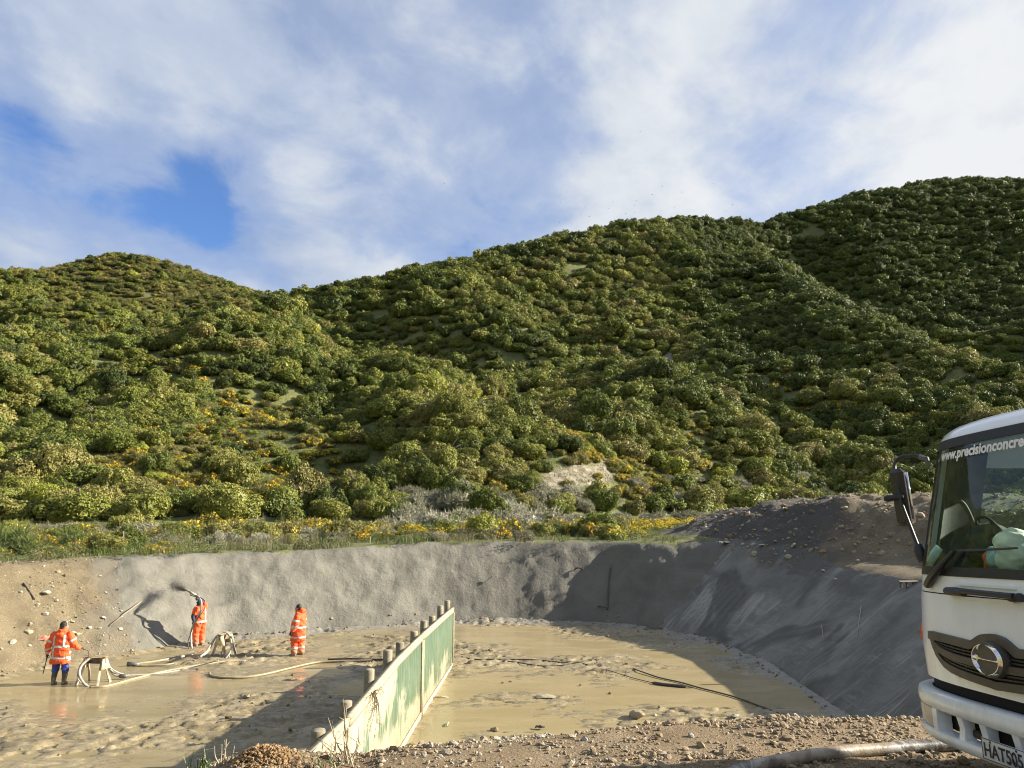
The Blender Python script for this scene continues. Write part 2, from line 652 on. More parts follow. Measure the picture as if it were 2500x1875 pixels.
def _tps(r2):
    return 0.5 * r2 * np.log(r2 + 1e-12)


_A = cp[:, :2] / CS
_n = len(_A)
_r2 = ((_A[:, None] - _A[None]) ** 2).sum(-1)
_K = _tps(_r2) + np.eye(_n) * 0.0006
_Q = np.c_[np.ones(_n), _A]
_M = np.block([[_K, _Q], [_Q.T, np.zeros((3, 3))]])
_W = np.linalg.solve(_M, np.r_[cp[:, 2], 0, 0, 0])


def hill_raw(x, y):
    q = np.stack([x, y], -1).reshape(-1, 2) / CS
    out = np.empty(len(q))
    for i in range(0, len(q), 20000):
        b = q[i:i + 20000]
        r2 = ((b[:, None] - _A[None]) ** 2).sum(-1)
        out[i:i + 20000] = _tps(r2) @ _W[:_n] + _W[_n] + b @ _W[_n + 1:]
    return out.reshape(np.shape(x))


RIDGE = [(18.8, 8, 1.1, 3.7, 2.2), (19.2, 16, 1.6, 3.7, 2.2), (19.4, 25, 1.75, 3.7, 2.2), (18.8, 30, 1.95, 3.9, 2.4), (16.2, 35.0, 2.1, 4.4, 3.0), (14.8, 38.4, 2.1, 4.4, 3.2), (12.7, 40.8, 1.5, 4.0, 2.8), (10.9, 42.2, .75, 3.4, 2.4), (9.2, 43.0, .05, 3.0, 2.2)]


def ground_level(x, y):
    """ground outside the pit"""
    x = np.asarray(x, float); y = np.asarray(y, float)
    yf = np.interp(x / np.maximum(y, 1), FU, FY)
    w = sstep(0.86, 1.12, y / yf)
    flat = 3.22 + 0.26 * sstep(-13, -1, x) + 0.22 * (fbm(x * .22, y * .22, 3, 4) - .5)
    z = flat.copy()
    far = w > 0
    if far.any():
        hr = hill_raw(x[far], y[far])
        xf_, yf_ = x[far], y[far]
        wv_ = 26 * (fbm(xf_ * .012, yf_ * .012, 3, 27) - .5)
        spur = 1 - np.abs(2 * vnoise((xf_ + .45 * yf_ + wv_) / 30., yf_ / 160. + 3, 29) - 1)      # ribs and gullies that run downhill
        rough = (6.0 * (fbm(xf_ * .04, yf_ * .04, 3, 21) - .5) + 11.0 * (spur - .6)) * sstep(72, 130, yf_) * (1 - .72 * sstep(190, 290, yf_))
        z[far] = flat[far] * (1 - w[far]) + np.maximum(hr + rough, 3.0) * w[far]
    # lower bench on the right, near ground, mound
    z -= 0.45 * np.exp(-(((x - 12.5) / 3.2) ** 2 + ((y - 26) / 8.5) ** 2))
    near = sstep(12, 7, y)
    zn = 3.17 + 0.07 * sstep(-1.0, 1.2, x) - 0.06 * sstep(2.2, 4, x) - 0.75 * sstep(-2.15, -3.6, x) + 0.07 * (fbm(x * .9, y * .9, 4, 9) - .5) + 0.05 * (fbm(x * 4, y * 4, 3, 19) - .5) \
        - 0.06 * np.exp(-((x + 1.3) / .25) ** 2) + 0.20 * np.exp(-(((x + 1.80) / .33) ** 2 + ((y - 5.95) / .45) ** 2))
    z = z * (1 - near) + zn * near
    m = np.zeros_like(z)
    for (ax, ay, ah, aw, ae), (bx, by, bh, bw, be) in zip(RIDGE[:-1], RIDGE[1:]):
        dx, dy = bx - ax, by - ay
        t = np.clip(((x - ax) * dx + (y - ay) * dy) / (dx * dx + dy * dy), 0, 1)
        dist = np.hypot(x - ax - t * dx, y - ay - t * dy)
        h = (ah + (bh - ah) * t) * np.exp(-(dist / (aw + (bw - aw) * t)) ** (ae + (be - ae) * t))
        m = np.maximum(m, h)
    return z + m * (1 + 0.35 * (fbm(x * .5, y * .5, 4, 31) - .5))


def smin(a, b, k):
    h = np.clip(0.5 + 0.5 * (b - a) / k, 0, 1)
    return b * (1 - h) + a * h - k * h * (1 - h)


def site(x, y):
    x = np.asarray(x, float); y = np.asarray(y, float)
    d, k, side, run = toe_field(x, y)
    g = ground_level(x, y)
    # every bank keeps its own lumps
    lump_ = np.where(side == 1, 0.30 * (fbm(run * .75, d * 1.3, 4, 41) - .5) + 0.30 * (fbm(run * 2.3 + d, d * 3.6, 3, 44) - .5),
            np.where(side == 0, 0.42 * (fbm(x * 1.1, y * 1.1, 5, 51, .6) - .5), np.where(side == 2, 0.20 * (fbm(x * .8, y * .8, 3, 61) - .5), 0.22 * (fbm(x * 1.6, y * 1.6, 4, 71) - .5))))
    bank = k * d + lump_ * sstep(0.0, 0.6, d)
    z = smin(bank, g, 0.35)
    mnd = sstep(3.4, 4.2, g)
    z = z + mnd * sstep(3, 4, d) * (0.42 * (fbm(x * 1.5, y * 1.5, 5, 81, .62) - .5))
    return np.where(d < 0, -0.25 + 0.0 * d, z), d, side, run, g, k


def ground_z(x, y):
    fi = min(max((x - SX0) / ST, 0), len(gx) - 1.001); fj = min(max((y - SY0) / ST, 0), len(gy) - 1.001)
    i, j = int(fi), int(fj)
    a, b = fi - i, fj - j
    return float((Z[j, i] * (1 - a) + Z[j, i + 1] * a) * (1 - b) + (Z[j + 1, i] * (1 - a) + Z[j + 1, i + 1] * a) * b)


def toe_d(x, y):
    i = min(max(int(round((x - SX0) / ST)), 0), len(gx) - 1); j = min(max(int(round((y - SY0) / ST)), 0), len(gy) - 1)
    return float(D[j, i])


# ------------------------------------------------------------------ setting materials
def earth_mat(name, stops, spray=None, stone=0.5, scale=1.0, bump=0.9):
    m, n = material(name)
    p = n.pos()
    a = n.noise(p, 1.3 * scale, 8, 0.62)
    c = n.ramp(a, stops)
    f = n.noise(p, 28 * scale, 6, 0.7)
    c = n.mix(n.ramp(f, [(.42, 0), (.62, .55)]), c, tuple(x * .62 for x in stops[0][1]))
    v = n.voronoi(n.mapping(p, scale=(1, 1, 1.4)), 17 * scale)
    sel = n.math('GREATER_THAN', n.noise(p, 15 * scale, 2), 0.60)
    st = n.math('MULTIPLY', n.math('LESS_THAN', v, 0.30), sel)
    c = n.mix(n.math('MULTIPLY', st, stone), c, (0.50, 0.46, 0.36))
    if spray is not None:
        c = n.mix(n.attr('spray'), c, spray)
    h = n.math('ADD', n.math('MULTIPLY', f, .6), n.math('MULTIPLY', st, .35))
    h = n.math('ADD', h, n.noise(p, 7 * scale, 6, .65))
    n.bsdf(c, 0.95, n.bump(h, bump, 0.06))
    return m


M_EARTH = earth_mat('brown_earth', [(.25, (.125, .098, .058)), (.5, (.20, .160, .094)), (.75, (.275, .225, .138))], (.15, .14, .115), 0.75)
M_MOUND = earth_mat('mound_earth', [(.25, (.11, .088, .055)), (.5, (.20, .162, .105)), (.75, (.28, .232, .155))], (.075, .070, .062), 0.8, 1.0, 1.2)
M_GRAVEL = earth_mat('gravel_ground', [(.25, (.19, .125, .068)), (.5, (.29, .215, .125)), (.72, (.37, .295, .185))], None, 0.4, 1.6, 1.0)


def concrete_mat(name, dark, mid, light, streaks):
    m, n = material(name)
    p = n.pos()
    uv = n.attr('bank', out='Vector')
    a = n.noise(p, .55, 5, .6, .4)
    c = n.ramp(a, [(.3, dark), (.5, mid), (.68, light)])
    b = n.noise(p, 3.0, 6, .6)
    c = n.mix(n.ramp(b, [(.45, 0), (.7, .35)]), c, light)
    if streaks:
        s1 = n.noise(n.mapping(uv, scale=(5.5, .34, 1), rot=(0, 0, rad(6))), 1.0, 4, .62, .3)
        s2 = n.noise(n.mapping(uv, scale=(.5, .35, 1), loc=(4, 1, 0)), 1.0, 3)
        f = n.math('MULTIPLY', n.ramp(s1, [(.52, 0), (.66, 1)]), n.ramp(s2, [(.44, 0), (.58, .75)]))
        c = n.mix(f, c, tuple(x * 1.55 for x in light))
        s3 = n.noise(n.mapping(uv, scale=(1.2, 5.0, 1), rot=(0, 0, rad(-24))), 1.0, 5, .62, .8)
        s4 = n.math('MULTIPLY', n.ramp(s3, [(.54, 0), (.66, .5)]), n.ramp(n.noise(n.mapping(uv, scale=(.22, .3, 1), loc=(1.5, 7, 0)), 1.0, 2), [(.45, 0), (.55, 1)]))
        c = n.mix(s4, c, tuple(x * 1.35 for x in light))
        c = n.mix(n.attr('scrape'), c, (.36, .36, .34))
        dk = n.noise(n.mapping(uv, scale=(.35, .22, 1), loc=(11, 3, 0)), 1.0, 3, .6, .6)
        c = n.mix(n.ramp(dk, [(.52, 0), (.60, .75)]), c, tuple(x * .62 for x in dark))
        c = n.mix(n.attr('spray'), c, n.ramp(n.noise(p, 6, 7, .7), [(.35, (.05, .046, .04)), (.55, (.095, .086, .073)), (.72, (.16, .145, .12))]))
    else:
        s1 = n.noise(n.mapping(uv, scale=(1.1, .55, 1), rot=(0, 0, rad(-32))), 1.0, 4, .6, .8)
        c = n.mix(n.ramp(s1, [(.45, 0), (.64, .62)]), c, tuple(x * 1.16 for x in light))
        s2 = n.noise(n.mapping(uv, scale=(.8, .4, 1), rot=(0, 0, rad(-25)), loc=(5, 2, 0)), 1.0, 4, .6, .5)
        c = n.mix(n.ramp(s2, [(.55, 0), (.72, .5)]), c, tuple(x * .8 for x in dark))
        c = n.mix(n.attr('spray'), c, (.13, .12, .10))
        c = n.mix(n.attr('fresh'), c, n.mix(.55, c, (.085, .080, .068)))  # darker tone towards the right end of the bank
    g = n.noise(p, 60, 4, .7)
    c = n.mix(n.ramp(g, [(.35, .28), (.6, 0)]), c, tuple(x * .7 for x in dark))
    h = n.math('ADD', n.math('MULTIPLY', g, .3), n.math('ADD', n.noise(p, 5, 5, .55), n.math('MULTIPLY', n.noise(p, 22, 4, .6), .4)))
    n.bsdf(c, 0.80, n.bump(h, .65, .08))
    return m


M_CONC = concrete_mat('sprayed_concrete', (.098, .095, .078), (.135, .130, .107), (.185, .178, .147), False)
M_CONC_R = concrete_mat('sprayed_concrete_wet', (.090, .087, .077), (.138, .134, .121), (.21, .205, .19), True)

m, n = material('grass_ground')
p = n.pos()
a = n.noise(p, .09, 6, .65)
c = n.ramp(a, [(.25, (.07, .085, .026)), (.45, (.115, .132, .040)), (.6, (.165, .175, .058)), (.8, (.20, .175, .08))])
c = n.mix(n.ramp(n.noise(p, .9, 6, .7), [(.4, 0), (.65, .6)]), c, (.08, .082, .028))
c = n.mix(n.attr('clay'), c, n.ramp(n.noise(n.mapping(p, scale=(1, 1, .3)), .9, 7, .7), [(.3, (.10, .085, .055)), (.5, (.24, .21, .15)), (.66, (.38, .35, .28))]))
n.bsdf(c, .95, n.bump(n.noise(p, 2.2, 6, .7), .9, .4))
M_GRASSG = m

m, n = material('wet_mud')
p = n.pos()
q = n.mapping(p, scale=(.5, 1.25, 1.0), rot=(0, 0, rad(14)))
a = n.noise(q, .55, 6, .6)
c = n.ramp(a, [(.3, (.16, .13, .075)), (.5, (.23, .19, .11)), (.7, (.31, .26, .16))])
b = n.noise(q, 6.0, 6, .65)
c = n.mix(n.ramp(b, [(.36, .65), (.52, 0)]), c, (.125, .10, .06))
c = n.mix(n.ramp(b, [(.55, 0), (.75, .5)]), c, (.44, .375, .245))
c = n.mix(n.attr('spray'), c, (.20, .19, .165))
w = n.ramp(n.noise(q, 1.6, 5, .6), [(.4, .12), (.62, .62)])
h = n.math('ADD', n.math('MULTIPLY', b, .5), n.noise(q, 16, 5, .65))
n.bsdf(c, w, n.bump(h, .55, .05), Specular_IOR_Level=.45)
M_MUD = m

m, n = material('muddy_water')
p = n.pos()
q = n.mapping(p, scale=(.45, 1.3, 1.0), rot=(0, 0, rad(10)))
a = n.noise(q, .5, 6, .62, .6)
c = n.ramp(a, [(.3, (.185, .15, .08)), (.5, (.24, .198, .11)), (.72, (.29, .245, .145))])
c = n.mix(n.ramp(n.noise(q, 3.0, 5, .65, .6), [(.5, 0), (.66, .45)]), c, (.20, .16, .075))
# the right half of the pit holds the yellower water
sx = n.new('ShaderNodeSeparateXYZ'); n.l.new(p, sx.inputs[0])
mr = n.new('ShaderNodeMapRange', interpolation_type='SMOOTHSTEP'); n.l.new(sx.outputs[0], mr.inputs[0])
mr.inputs[1].default_value = -2.3; mr.inputs[2].default_value = -1.7
c = n.mix(n.math('MULTIPLY', mr.outputs[0], .6), c, (.33, .268, .150))
ro = n.ramp(n.noise(q, 1.2, 5, .6), [(.38, .07), (.6, .30)])
h = n.noise(n.mapping(p, scale=(.7, 1.6, 1)), 5, 4, .55)
n.bsdf(c, ro, n.bump(h, .10, .03), Specular_IOR_Level=.5, IOR=1.33)
M_WATER = m


# ------------------------------------------------------------------ the pit and its banks
def grid_faces(nx, ny):
    i = np.arange(nx * ny).reshape(ny, nx)
    return np.stack([i[:-1, :-1], i[:-1, 1:], i[1:, 1:], i[1:, :-1]], -1).reshape(-1, 4)


def sub_mesh(name, V, F, sel, mat, attrs=None, smooth=True):
    f = F[sel]
    used, inv = np.unique(f, return_inverse=True)
    me = raw_mesh(name, V[used], inv.reshape(f.shape), [mat], smooth)
    for k, (a, typ) in (attrs or {}).items():
        fattr(me, k, a[used], 'POINT', typ)
    return link(name, me)


SX0, SX1, SY0, SY1, ST = -34.0, 27.0, -5.0, 50.0, 0.14
gx = np.arange(SX0, SX1 + ST, ST); gy = np.arange(SY0, SY1 + ST, ST)
GX, GY = np.meshgrid(gx, gy)
Z, D, SIDE, RUN, G, KK = site(GX, GY)
V = np.stack([GX, GY, Z], -1).reshape(-1, 3)
F = grid_faces(len(gx), len(gy))
d_, s_, g_, z_, r_ = D.ravel(), SIDE.ravel(), G.ravel(), Z.ravel(), RUN.ravel()
x_, y_ = GX.ravel(), GY.ravel()
# how much grey overspray lies on a point
edge = (x_ + 13.3) * 0.80 + (y_ - 28.2) * 0.60          # along the toe past the place where spraying began
nz = fbm(x_ * 1.3, y_ * 1.3, 5, 91, .6)
spray_left = sstep(-1.5, 0.35, edge + (nz - .5) * 2.4) * (y_ > 20)
mound_edge = (x_ - 15.6) * 0.45 + (36.5 - y_) * 0.32      # fresh grey spray over the north end of the mound
spray_mound = sstep(1.1, -.3, mound_edge + (nz - .5) * 1.6)
spray_crest = 1 - sstep(-.35, .5, d_ - (3.3 / 1.35 + .55) + (nz - .5) * 1.6)
bankv = np.stack([r_, d_ * 1.5, 0 * d_], -1)
# the excavator's scrape marks and splashes on the right-hand slope
scrape = np.zeros_like(d_)
for s0, lo, hi, wd in ((0.0, .45, 2.35, .055), (.22, .6, 2.4, .045), (.42, .3, 2.45, .05), (.66, .4, 2.5, .055), (.92, .3, 2.5, .06), (1.2, .3, 2.45, .05), (1.55, .2, 2.4, .055), (1.95, .3, 2.3, .06), (2.35, .2, 2.2, .05), (2.75, .9, 2.3, .045), (3.15, .5, 2.35, .05), (3.5, 1.0, 2.3, .04), (-2.1, .3, 2.5, .17)):
    u_ = (r_ - 53.7 - s0 + (nz - .5) * .16) / (wd + .045)
    scrape = np.maximum(scrape, np.exp(-u_ * u_) * sstep(lo - .3, lo + 1.1, d_) * sstep(hi, hi - .12, d_) * (s_ >= 1) * .75)
fc = F
fd = d_[F].mean(1); fs = s_[F].max(1); fx = x_[F].mean(1); fy = y_[F].mean(1); fg = g_[F].mean(1); fz = z_[F].mean(1)
fedge = edge[F].mean(1) + (nz[F].mean(1) - .5) * 2.0
fk = np.where(fs == 0, .9, np.where(fs == 1, 1.35, np.where(fs == 2, .74, .8)))
crest = (fg + .05) / np.maximum(KK.ravel()[F].mean(1), .6)
hug = (g_ - z_)[F].mean(1) > .16           # where the bank, not the ground above it, makes the surface
out = d_[F].max(1) > -0.05
near = (fy < 14.2) & ((fs == 3) | (fy < 9)) | (fy < 9.2)
mound_f = (~near) & (~hug) & (fd > 2.4) & ((fg > 3.75) | ((fx > 11) & (fy < 41))) & (fx > 6)
right_f = (~near) & ~mound_f & (fs == 2) & ((fd <= crest + 1.2) | hug)
left_part = (fs == 0) | (fedge < 0) & (fx < -9)
earth_f = (~near) & left_part & (fd <= crest + .4) & (fx < -8)
back_f = (~near) & ~mound_f & ~earth_f & ~right_f & (fs <= 1) & (fd <= crest + .12 + .7 * (nz[F].mean(1) - .5))
right_f |= (~near) & ~mound_f & ~earth_f & ~back_f & (fs >= 2) & (fd <= crest + .6)
flat_f = ~(near | mound_f | right_f | earth_f | back_f)
A = {'spray': (spray_left, 'FLOAT'), 'bank': (bankv, 'FLOAT_VECTOR'), 'scrape': (scrape, 'FLOAT')}
tag(sub_mesh('gravel_ground', V, F, out & near, M_GRAVEL), 'brown gravel and earth along the near edge of the pit', None, None, 'structure')
tag(sub_mesh('earth_bank', V, F, out & earth_f, M_EARTH, A), 'bare brown stony earth bank at the left of the pit', None, None, 'structure')
A2 = dict(A); A2['spray'] = ((1 - spray_crest) * .0, 'FLOAT'); A2['fresh'] = (sstep(-6, 2.5, x_ + (nz - .5) * 7) * .95, 'FLOAT')  # back bank colour grows darker towards the right
tag(sub_mesh('concrete_bank', V, F, out & back_f, M_CONC, A2), 'pale grey sprayed concrete back bank of the pit', None, None, 'structure')
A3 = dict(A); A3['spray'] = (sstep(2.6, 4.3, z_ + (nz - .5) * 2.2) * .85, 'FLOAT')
tag(sub_mesh('concrete_slope', V, F, out & right_f, M_CONC_R, A3), 'dark grey streaked concrete slope in the shade at the right of the pit', None, None, 'structure')
A4 = dict(A); A4['spray'] = (spray_mound, 'FLOAT')
tag(sub_mesh('earth_mound', V, F, out & mound_f, M_MOUND, A4), 'mound of stony brown spoil behind the right slope', None, None, 'structure')
A5 = {'clay': (0 * d_, 'FLOAT')}
tag(sub_mesh('grass_flat', V, F, out & flat_f, M_GRASSG, A5), 'grassy flat between the pit and the hills', None, None, 'structure')

# hills: a fan of ground that runs from the flat up and over the ridges
CLAY = [(1395, 1165, 70, 30), (1475, 1150, 24, 40), (630, 1256, 45, 10), (1640, 875, 20, 22), (450, 1222, 18, 10)]
AZ = np.tan(np.linspace(-1.22, math.atan(1.5), 520))
YY = np.concatenate([np.linspace(36, 110, 90), np.geomspace(111, 700, 190)])
AA, RR = np.meshgrid(AZ, YY)
HX, HY = AA * RR, RR
HZ = ground_level(HX, HY)
# a pale clay face where the photograph shows one
HV = np.stack([HX, HY, HZ], -1).reshape(-1, 3)
hu, hv, _ = project(HV)
clay = np.zeros(len(HV))
cn = fbm(HV[:, 0] * .35, HV[:, 1] * .35 + HV[:, 2] * .2, 4, 14, .6)
for u, v, a, b in CLAY:
    rr = np.hypot((hu - u) / a, (hv - v) / b)
    clay = np.maximum(clay, sstep(1.15, .75, rr + (cn - .5) * 1.2))
clay *= HV[:, 1] > 62
HF = grid_faces(len(AZ), len(YY))
hc = HV[HF]
inside = (hc[..., 0].min(1) > SX0 + .2) & (hc[..., 0].max(1) < SX1 - .2) & (hc[..., 1].max(1) < SY1 - .2)
HV2 = HV.copy()
ins_v = (HV[:, 0] > SX0) & (HV[:, 0] < SX1) & (HV[:, 1] < SY1)
HV2[ins_v, 2] -= 0.6
tag(sub_mesh('hillside', HV2, HF, ~inside, M_GRASSG, {'clay': (clay, 'FLOAT')}), 'steep hills under green bush and gorse', None, None, 'structure')
# unseen hills left of and behind the viewer, added to fill the windscreen's reflection
_a, _r = np.meshgrid(np.linspace(rad(-62), rad(-150), 70), np.geomspace(75, 420, 40))
_x, _y = _r * np.sin(_a), _r * np.cos(_a)
_z = 2.8 + np.minimum((_r - 75) * .48, 120) * (.75 + .6 * fbm(_x * .012, _y * .012, 4, 501)) * sstep(75, 150, _r)
tag(link('hillside', raw_mesh('hillside', np.stack([_x, _y, _z], -1).reshape(-1, 3), grid_faces(70, 40)[:, ::-1], [M_GRASSG], True)), 'unseen hills added left of and behind the viewer', None, None, 'structure')
# ground that carries on behind and beside the viewer
BX, BY = np.meshgrid(np.linspace(-900, 900, 60), np.linspace(-700, 36, 40))
BZ = 2.6 + 0.0 * BX
BV = np.stack([BX, BY, BZ], -1).reshape(-1, 3)
BF = grid_faces(60, 40)
bc = BV[BF].mean(1)
keep = ~((bc[:, 0] > SX0 - 10) & (bc[:, 0] < SX1 + 10) & (bc[:, 1] > SY0 - 5))
tag(sub_mesh('ground', BV, BF, keep, M_GRAVEL), 'bare ground around the site', None, None, 'structure')

# mud in the pit: trampled ridges that stand out of shallow muddy water
mx = np.arange(-34, 9.3, .075); my = np.arange(9.0, 37.2, .075)
MX, MY = np.meshgrid(mx, my)
md, mk, ms, mrun = toe_field(MX, MY)
ca, sa = math.cos(rad(16)), math.sin(rad(16))
rx, ry = MX * ca + MY * sa, -MX * sa + MY * ca
wx = rx + 0.6 * (fbm(rx * .8, ry * .8, 3, 101) - .5); wy = ry + 0.5 * (fbm(rx * .9, ry * .9, 3, 105) - .5)
ridg = 1 - np.abs(2 * fbm(wx * .8, wy * 2.9, 4, 111, .55) - 1)
ridg = ridg ** 3
low = fbm(MX * .30 + 2.0, MY * .30, 3, 131)
LOWS = [(-9.5, 16.2, 2.6, 2.3, -.12), (-4.5, 15.0, 2.2, 2.6, -.12), (-14, 20.5, 4, 1.2, -.16), (-9, 25.6, 4.5, 1.0, -.16), (-13, 23, 4, 1.6, -.10), (2.8, 29.5, 5.0, 4.5, -.18), (5.5, 23, 3.5, 4.0, -.16), (1.5, 16.5, 4.0, 3.6, -.13),
        (-1.2, 19, 1.2, 4, -.12), (-6.5, 20.5, 2.6, 2.2, .13), (-9.5, 19.2, 2.2, 1.4, .10), (-5, 29.5, 4.5, 3.2, .12), (-11, 17.8, 2.0, 1.3, .06), (-4.2, 20, 1.5, 3, .08), (0.2, 23.5, 2.0, 2.2, .13), (1.2, 18.3, 1.5, .8, .08), (-7.5, 14.2, 2.5, 1.0, .10), (-10.5, 13.5, 2, 1, .06)]
for a, b, ra, rb, h in LOWS:
    low = low + h * np.exp(-(((MX - a) / ra) ** 2 + ((MY - b) / rb) ** 2))
lo_ = np.clip(low - .30, 0, .3)
r2_ = (1 - np.abs(2 * fbm(wx * 1.9, wy * 7.0, 3, 145, .5) - 1)) ** 2.5
hm = -0.030 + .012 * sstep(-1.5, -4, MX) + 0.13 * (low - .40) + ridg * (.012 + .20 * lo_) + r2_ * (.010 + .17 * lo_) - .05 * lo_ + (.016 + .20 * lo_) * (fbm(wx * 3.4, wy * 10., 4, 141, .62) - .5)
hm = hm + 0.10 * sstep(-.55, .1, md + .5 * (fbm(MX * 1.4, MY * 1.4, 3, 151) - .5))
foot = fbm(MX * 3.3, MY * 4.2, 2, 161)
hm = hm - 0.13 * sstep(.66, .74, foot) * sstep(.40, .50, low)
foot2 = fbm(wx * 1.3, wy * 7.5, 2, 165)          # drag marks
hm = hm - 0.07 * sstep(.66, .74, foot2) * sstep(.38, .48, low)
MV = np.stack([MX, MY, np.minimum(hm, .34)], -1).reshape(-1, 3)
MF = grid_faces(len(mx), len(my))
mdm = md.ravel()[MF].max(1)
spr_m = sstep(-1.3, -.1, md.ravel() + (fbm(MX * .9, MY * .9, 4, 171).ravel() - .5) * 1.5) * ((MY.ravel() > 29.5) | (MX.ravel() > 5.5)) * .85
tag(sub_mesh('mud_floor', MV, MF, mdm < .5, M_MUD, {'spray': (spr_m, 'FLOAT')}), 'churned wet mud on the floor of the pit', None, None, 'structure')
wv = [(-34, 9.0), (8.6, 9.0), (8.6, 30), (6.6, 34), (4, 36.2), (-3, 36.2), (-8, 34.2), (-13.6, 28.6), (-16.5, 24.2), (-34, 21.5)]
wm = raw_mesh('puddle_water', [(a, b, 0.0) for a, b in wv], np.array([list(range(len(wv)))]), [M_WATER])
tag(link('puddle_water', wm), 'shallow muddy water lying over the pit floor', None, None, 'structure')


def mud_z(x, y):
    i = int(np.clip(round((x - mx[0]) / .075), 0, len(mx) - 1)); j = int(np.clip(round((y - my[0]) / .075), 0, len(my) - 1))
    return max(0.0, float(hm[j, i])) if md[j, i] < .3 else max(ground_z(x, y), float(hm[j, i]))
# ------------------------------------------------------------------ scatter: one object of kind stuff that draws copies of a few shapes
def hidden_coll(name, meshes):
    c = bpy.data.collections.new(name)
    for i, me in enumerate(meshes):
        o = bpy.data.objects.new('%s_%02d' % (name, i), me)
        c.objects.link(o)
    return c


def scatter(name, label, pts, rots, scls, idx, tint, coll):
    pts = np.asarray(pts, float)
    me = bpy.data.meshes.new(name)
    me.vertices.add(len(pts))
    me.vertices.foreach_set('co', pts.astype(np.float32).ravel())
    fattr(me, 'prot', rots, 'POINT', 'FLOAT_VECTOR')
    fattr(me, 'pscl', scls, 'POINT', 'FLOAT_VECTOR')
    fattr(me, 'pidx', idx, 'POINT', 'INT')
    fattr(me, 'tint', tint, 'POINT', 'FLOAT')
    o = link(name, me)
    tag(o, label, None, None, 'stuff')
    g = bpy.data.node_groups.new(name, 'GeometryNodeTree')
    g.interface.new_socket('Geometry', in_out='INPUT', socket_type='NodeSocketGeometry')
    g.interface.new_socket('Geometry', in_out='OUTPUT', socket_type='NodeSocketGeometry')
    N = g.nodes.new; L = g.links.new
    gi, go = N('NodeGroupInput'), N('NodeGroupOutput')
    ci = N('GeometryNodeCollectionInfo')
    ci.inputs['Collection'].default_value = coll
    ci.inputs['Separate Children'].default_value = True
    ci.inputs['Reset Children'].default_value = True
    ip = N('GeometryNodeInstanceOnPoints')
    ip.inputs['Pick Instance'].default_value = True

    def na(nm, typ):
        a = N('GeometryNodeInputNamedAttribute')
        a.data_type = typ
        a.inputs['Name'].default_value = nm
        return a.outputs[0]
    L(gi.outputs[0], ip.inputs['Points'])
    L(ci.outputs[0], ip.inputs['Instance'])
    L(na('pidx', 'INT'), ip.inputs['Instance Index'])
    L(na('prot', 'FLOAT_VECTOR'), ip.inputs['Rotation'])
    L(na('pscl', 'FLOAT_VECTOR'), ip.inputs['Scale'])
    L(ip.outputs[0], go.inputs[0])
    m = o.modifiers.new('scatter', 'NODES')
    m.node_group = g
    return o


# ------------------------------------------------------------------ foliage materials
def leaf_mat(name, stops, trans=0.26, rough=0.5, spec=.3):
    m, n = material(name)
    t = n.attr('tint', 'INSTANCER')
    lr = n.attr('lr')
    oi = n.new('ShaderNodeObjectInfo').outputs['Random']
    t2 = n.math('ADD', t, n.math('MULTIPLY', n.math('SUBTRACT', lr, .5), .22))
    c = n.ramp(t2, stops)
    hsv = n.new('ShaderNodeHueSaturation')
    n.put(hsv.inputs['Color'], c)
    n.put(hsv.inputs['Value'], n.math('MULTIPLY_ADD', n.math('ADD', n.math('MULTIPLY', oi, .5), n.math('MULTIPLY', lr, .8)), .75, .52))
    b = n.new('ShaderNodeBsdfPrincipled')
    n.put(b.inputs['Base Color'], hsv.outputs[0])
    b.inputs['Roughness'].default_value = rough
    b.inputs['Specular IOR Level'].default_value = spec
    tr = n.new('ShaderNodeBsdfTranslucent')
    n.put(tr.inputs['Color'], hsv.outputs[0])
    mx_ = n.new('ShaderNodeMixShader')
    mx_.inputs[0].default_value = trans
    n.l.new(b.outputs[0], mx_.inputs[1]); n.l.new(tr.outputs[0], mx_.inputs[2])
    o = n.new('ShaderNodeOutputMaterial')
    n.l.new(mx_.outputs[0], o.inputs[0])
    return m


M_LEAF = leaf_mat('bush_leaf', [(0.0, (.066, .090, .022)), (.3, (.132, .160, .032)), (.55, (.205, .218, .044)), (.75, (.225, .200, .070)), (1.0, (.29, .315, .048))], .18, .5, .22)
M_GORSE = leaf_mat('gorse_spines', [(0.0, (.080, .092, .026)), (.5, (.135, .132, .040)), (1.0, (.19, .165, .055))], .15)
M_BROOM = leaf_mat('broom_twigs', [(0.0, (.045, .085, .02)), (.5, (.085, .12, .03)), (1.0, (.14, .16, .05))], .25)
M_GREY = leaf_mat('grey_leaf', [(0.0, (.15, .155, .09)), (.5, (.225, .22, .145)), (1.0, (.34, .335, .265))], .15)
M_STRAW = leaf_mat('straw', [(0.0, (.07, .11, .025)), (.4, (.125, .155, .045)), (.62, (.17, .155, .085)), (1.0, (.25, .22, .145))], .3)
M_FLOWER = leaf_mat('yellow_flower', [(0.0, (.56, .37, .012)), (1.0, (.70, .56, .03))], .25)
M_BARK = simple('bark', (.10, .085, .065), .9, .3, 12)
M_TWIG = simple('dry_twig', (.30, .25, .17), .9, .25, 12)


def leaves(C, Nrm, size, aspect, r, droop=0.3):
    """rhombic leaf faces at C facing Nrm"""
    n = len(C)
    a = r.normal(size=(n, 3))
    T = np.cross(Nrm, a); T /= np.linalg.norm(T, axis=1, keepdims=True) + 1e-9
    B = np.cross(Nrm, T)
    s = (size * r.uniform(.6, 1.4, n))[:, None]
    V = np.stack([C - T * s, C + B * s * aspect, C + T * s + Nrm * s * droop * -1, C - B * s * aspect], 1).reshape(-1, 3)
    F = np.arange(4 * n).reshape(n, 4)
    return V, F


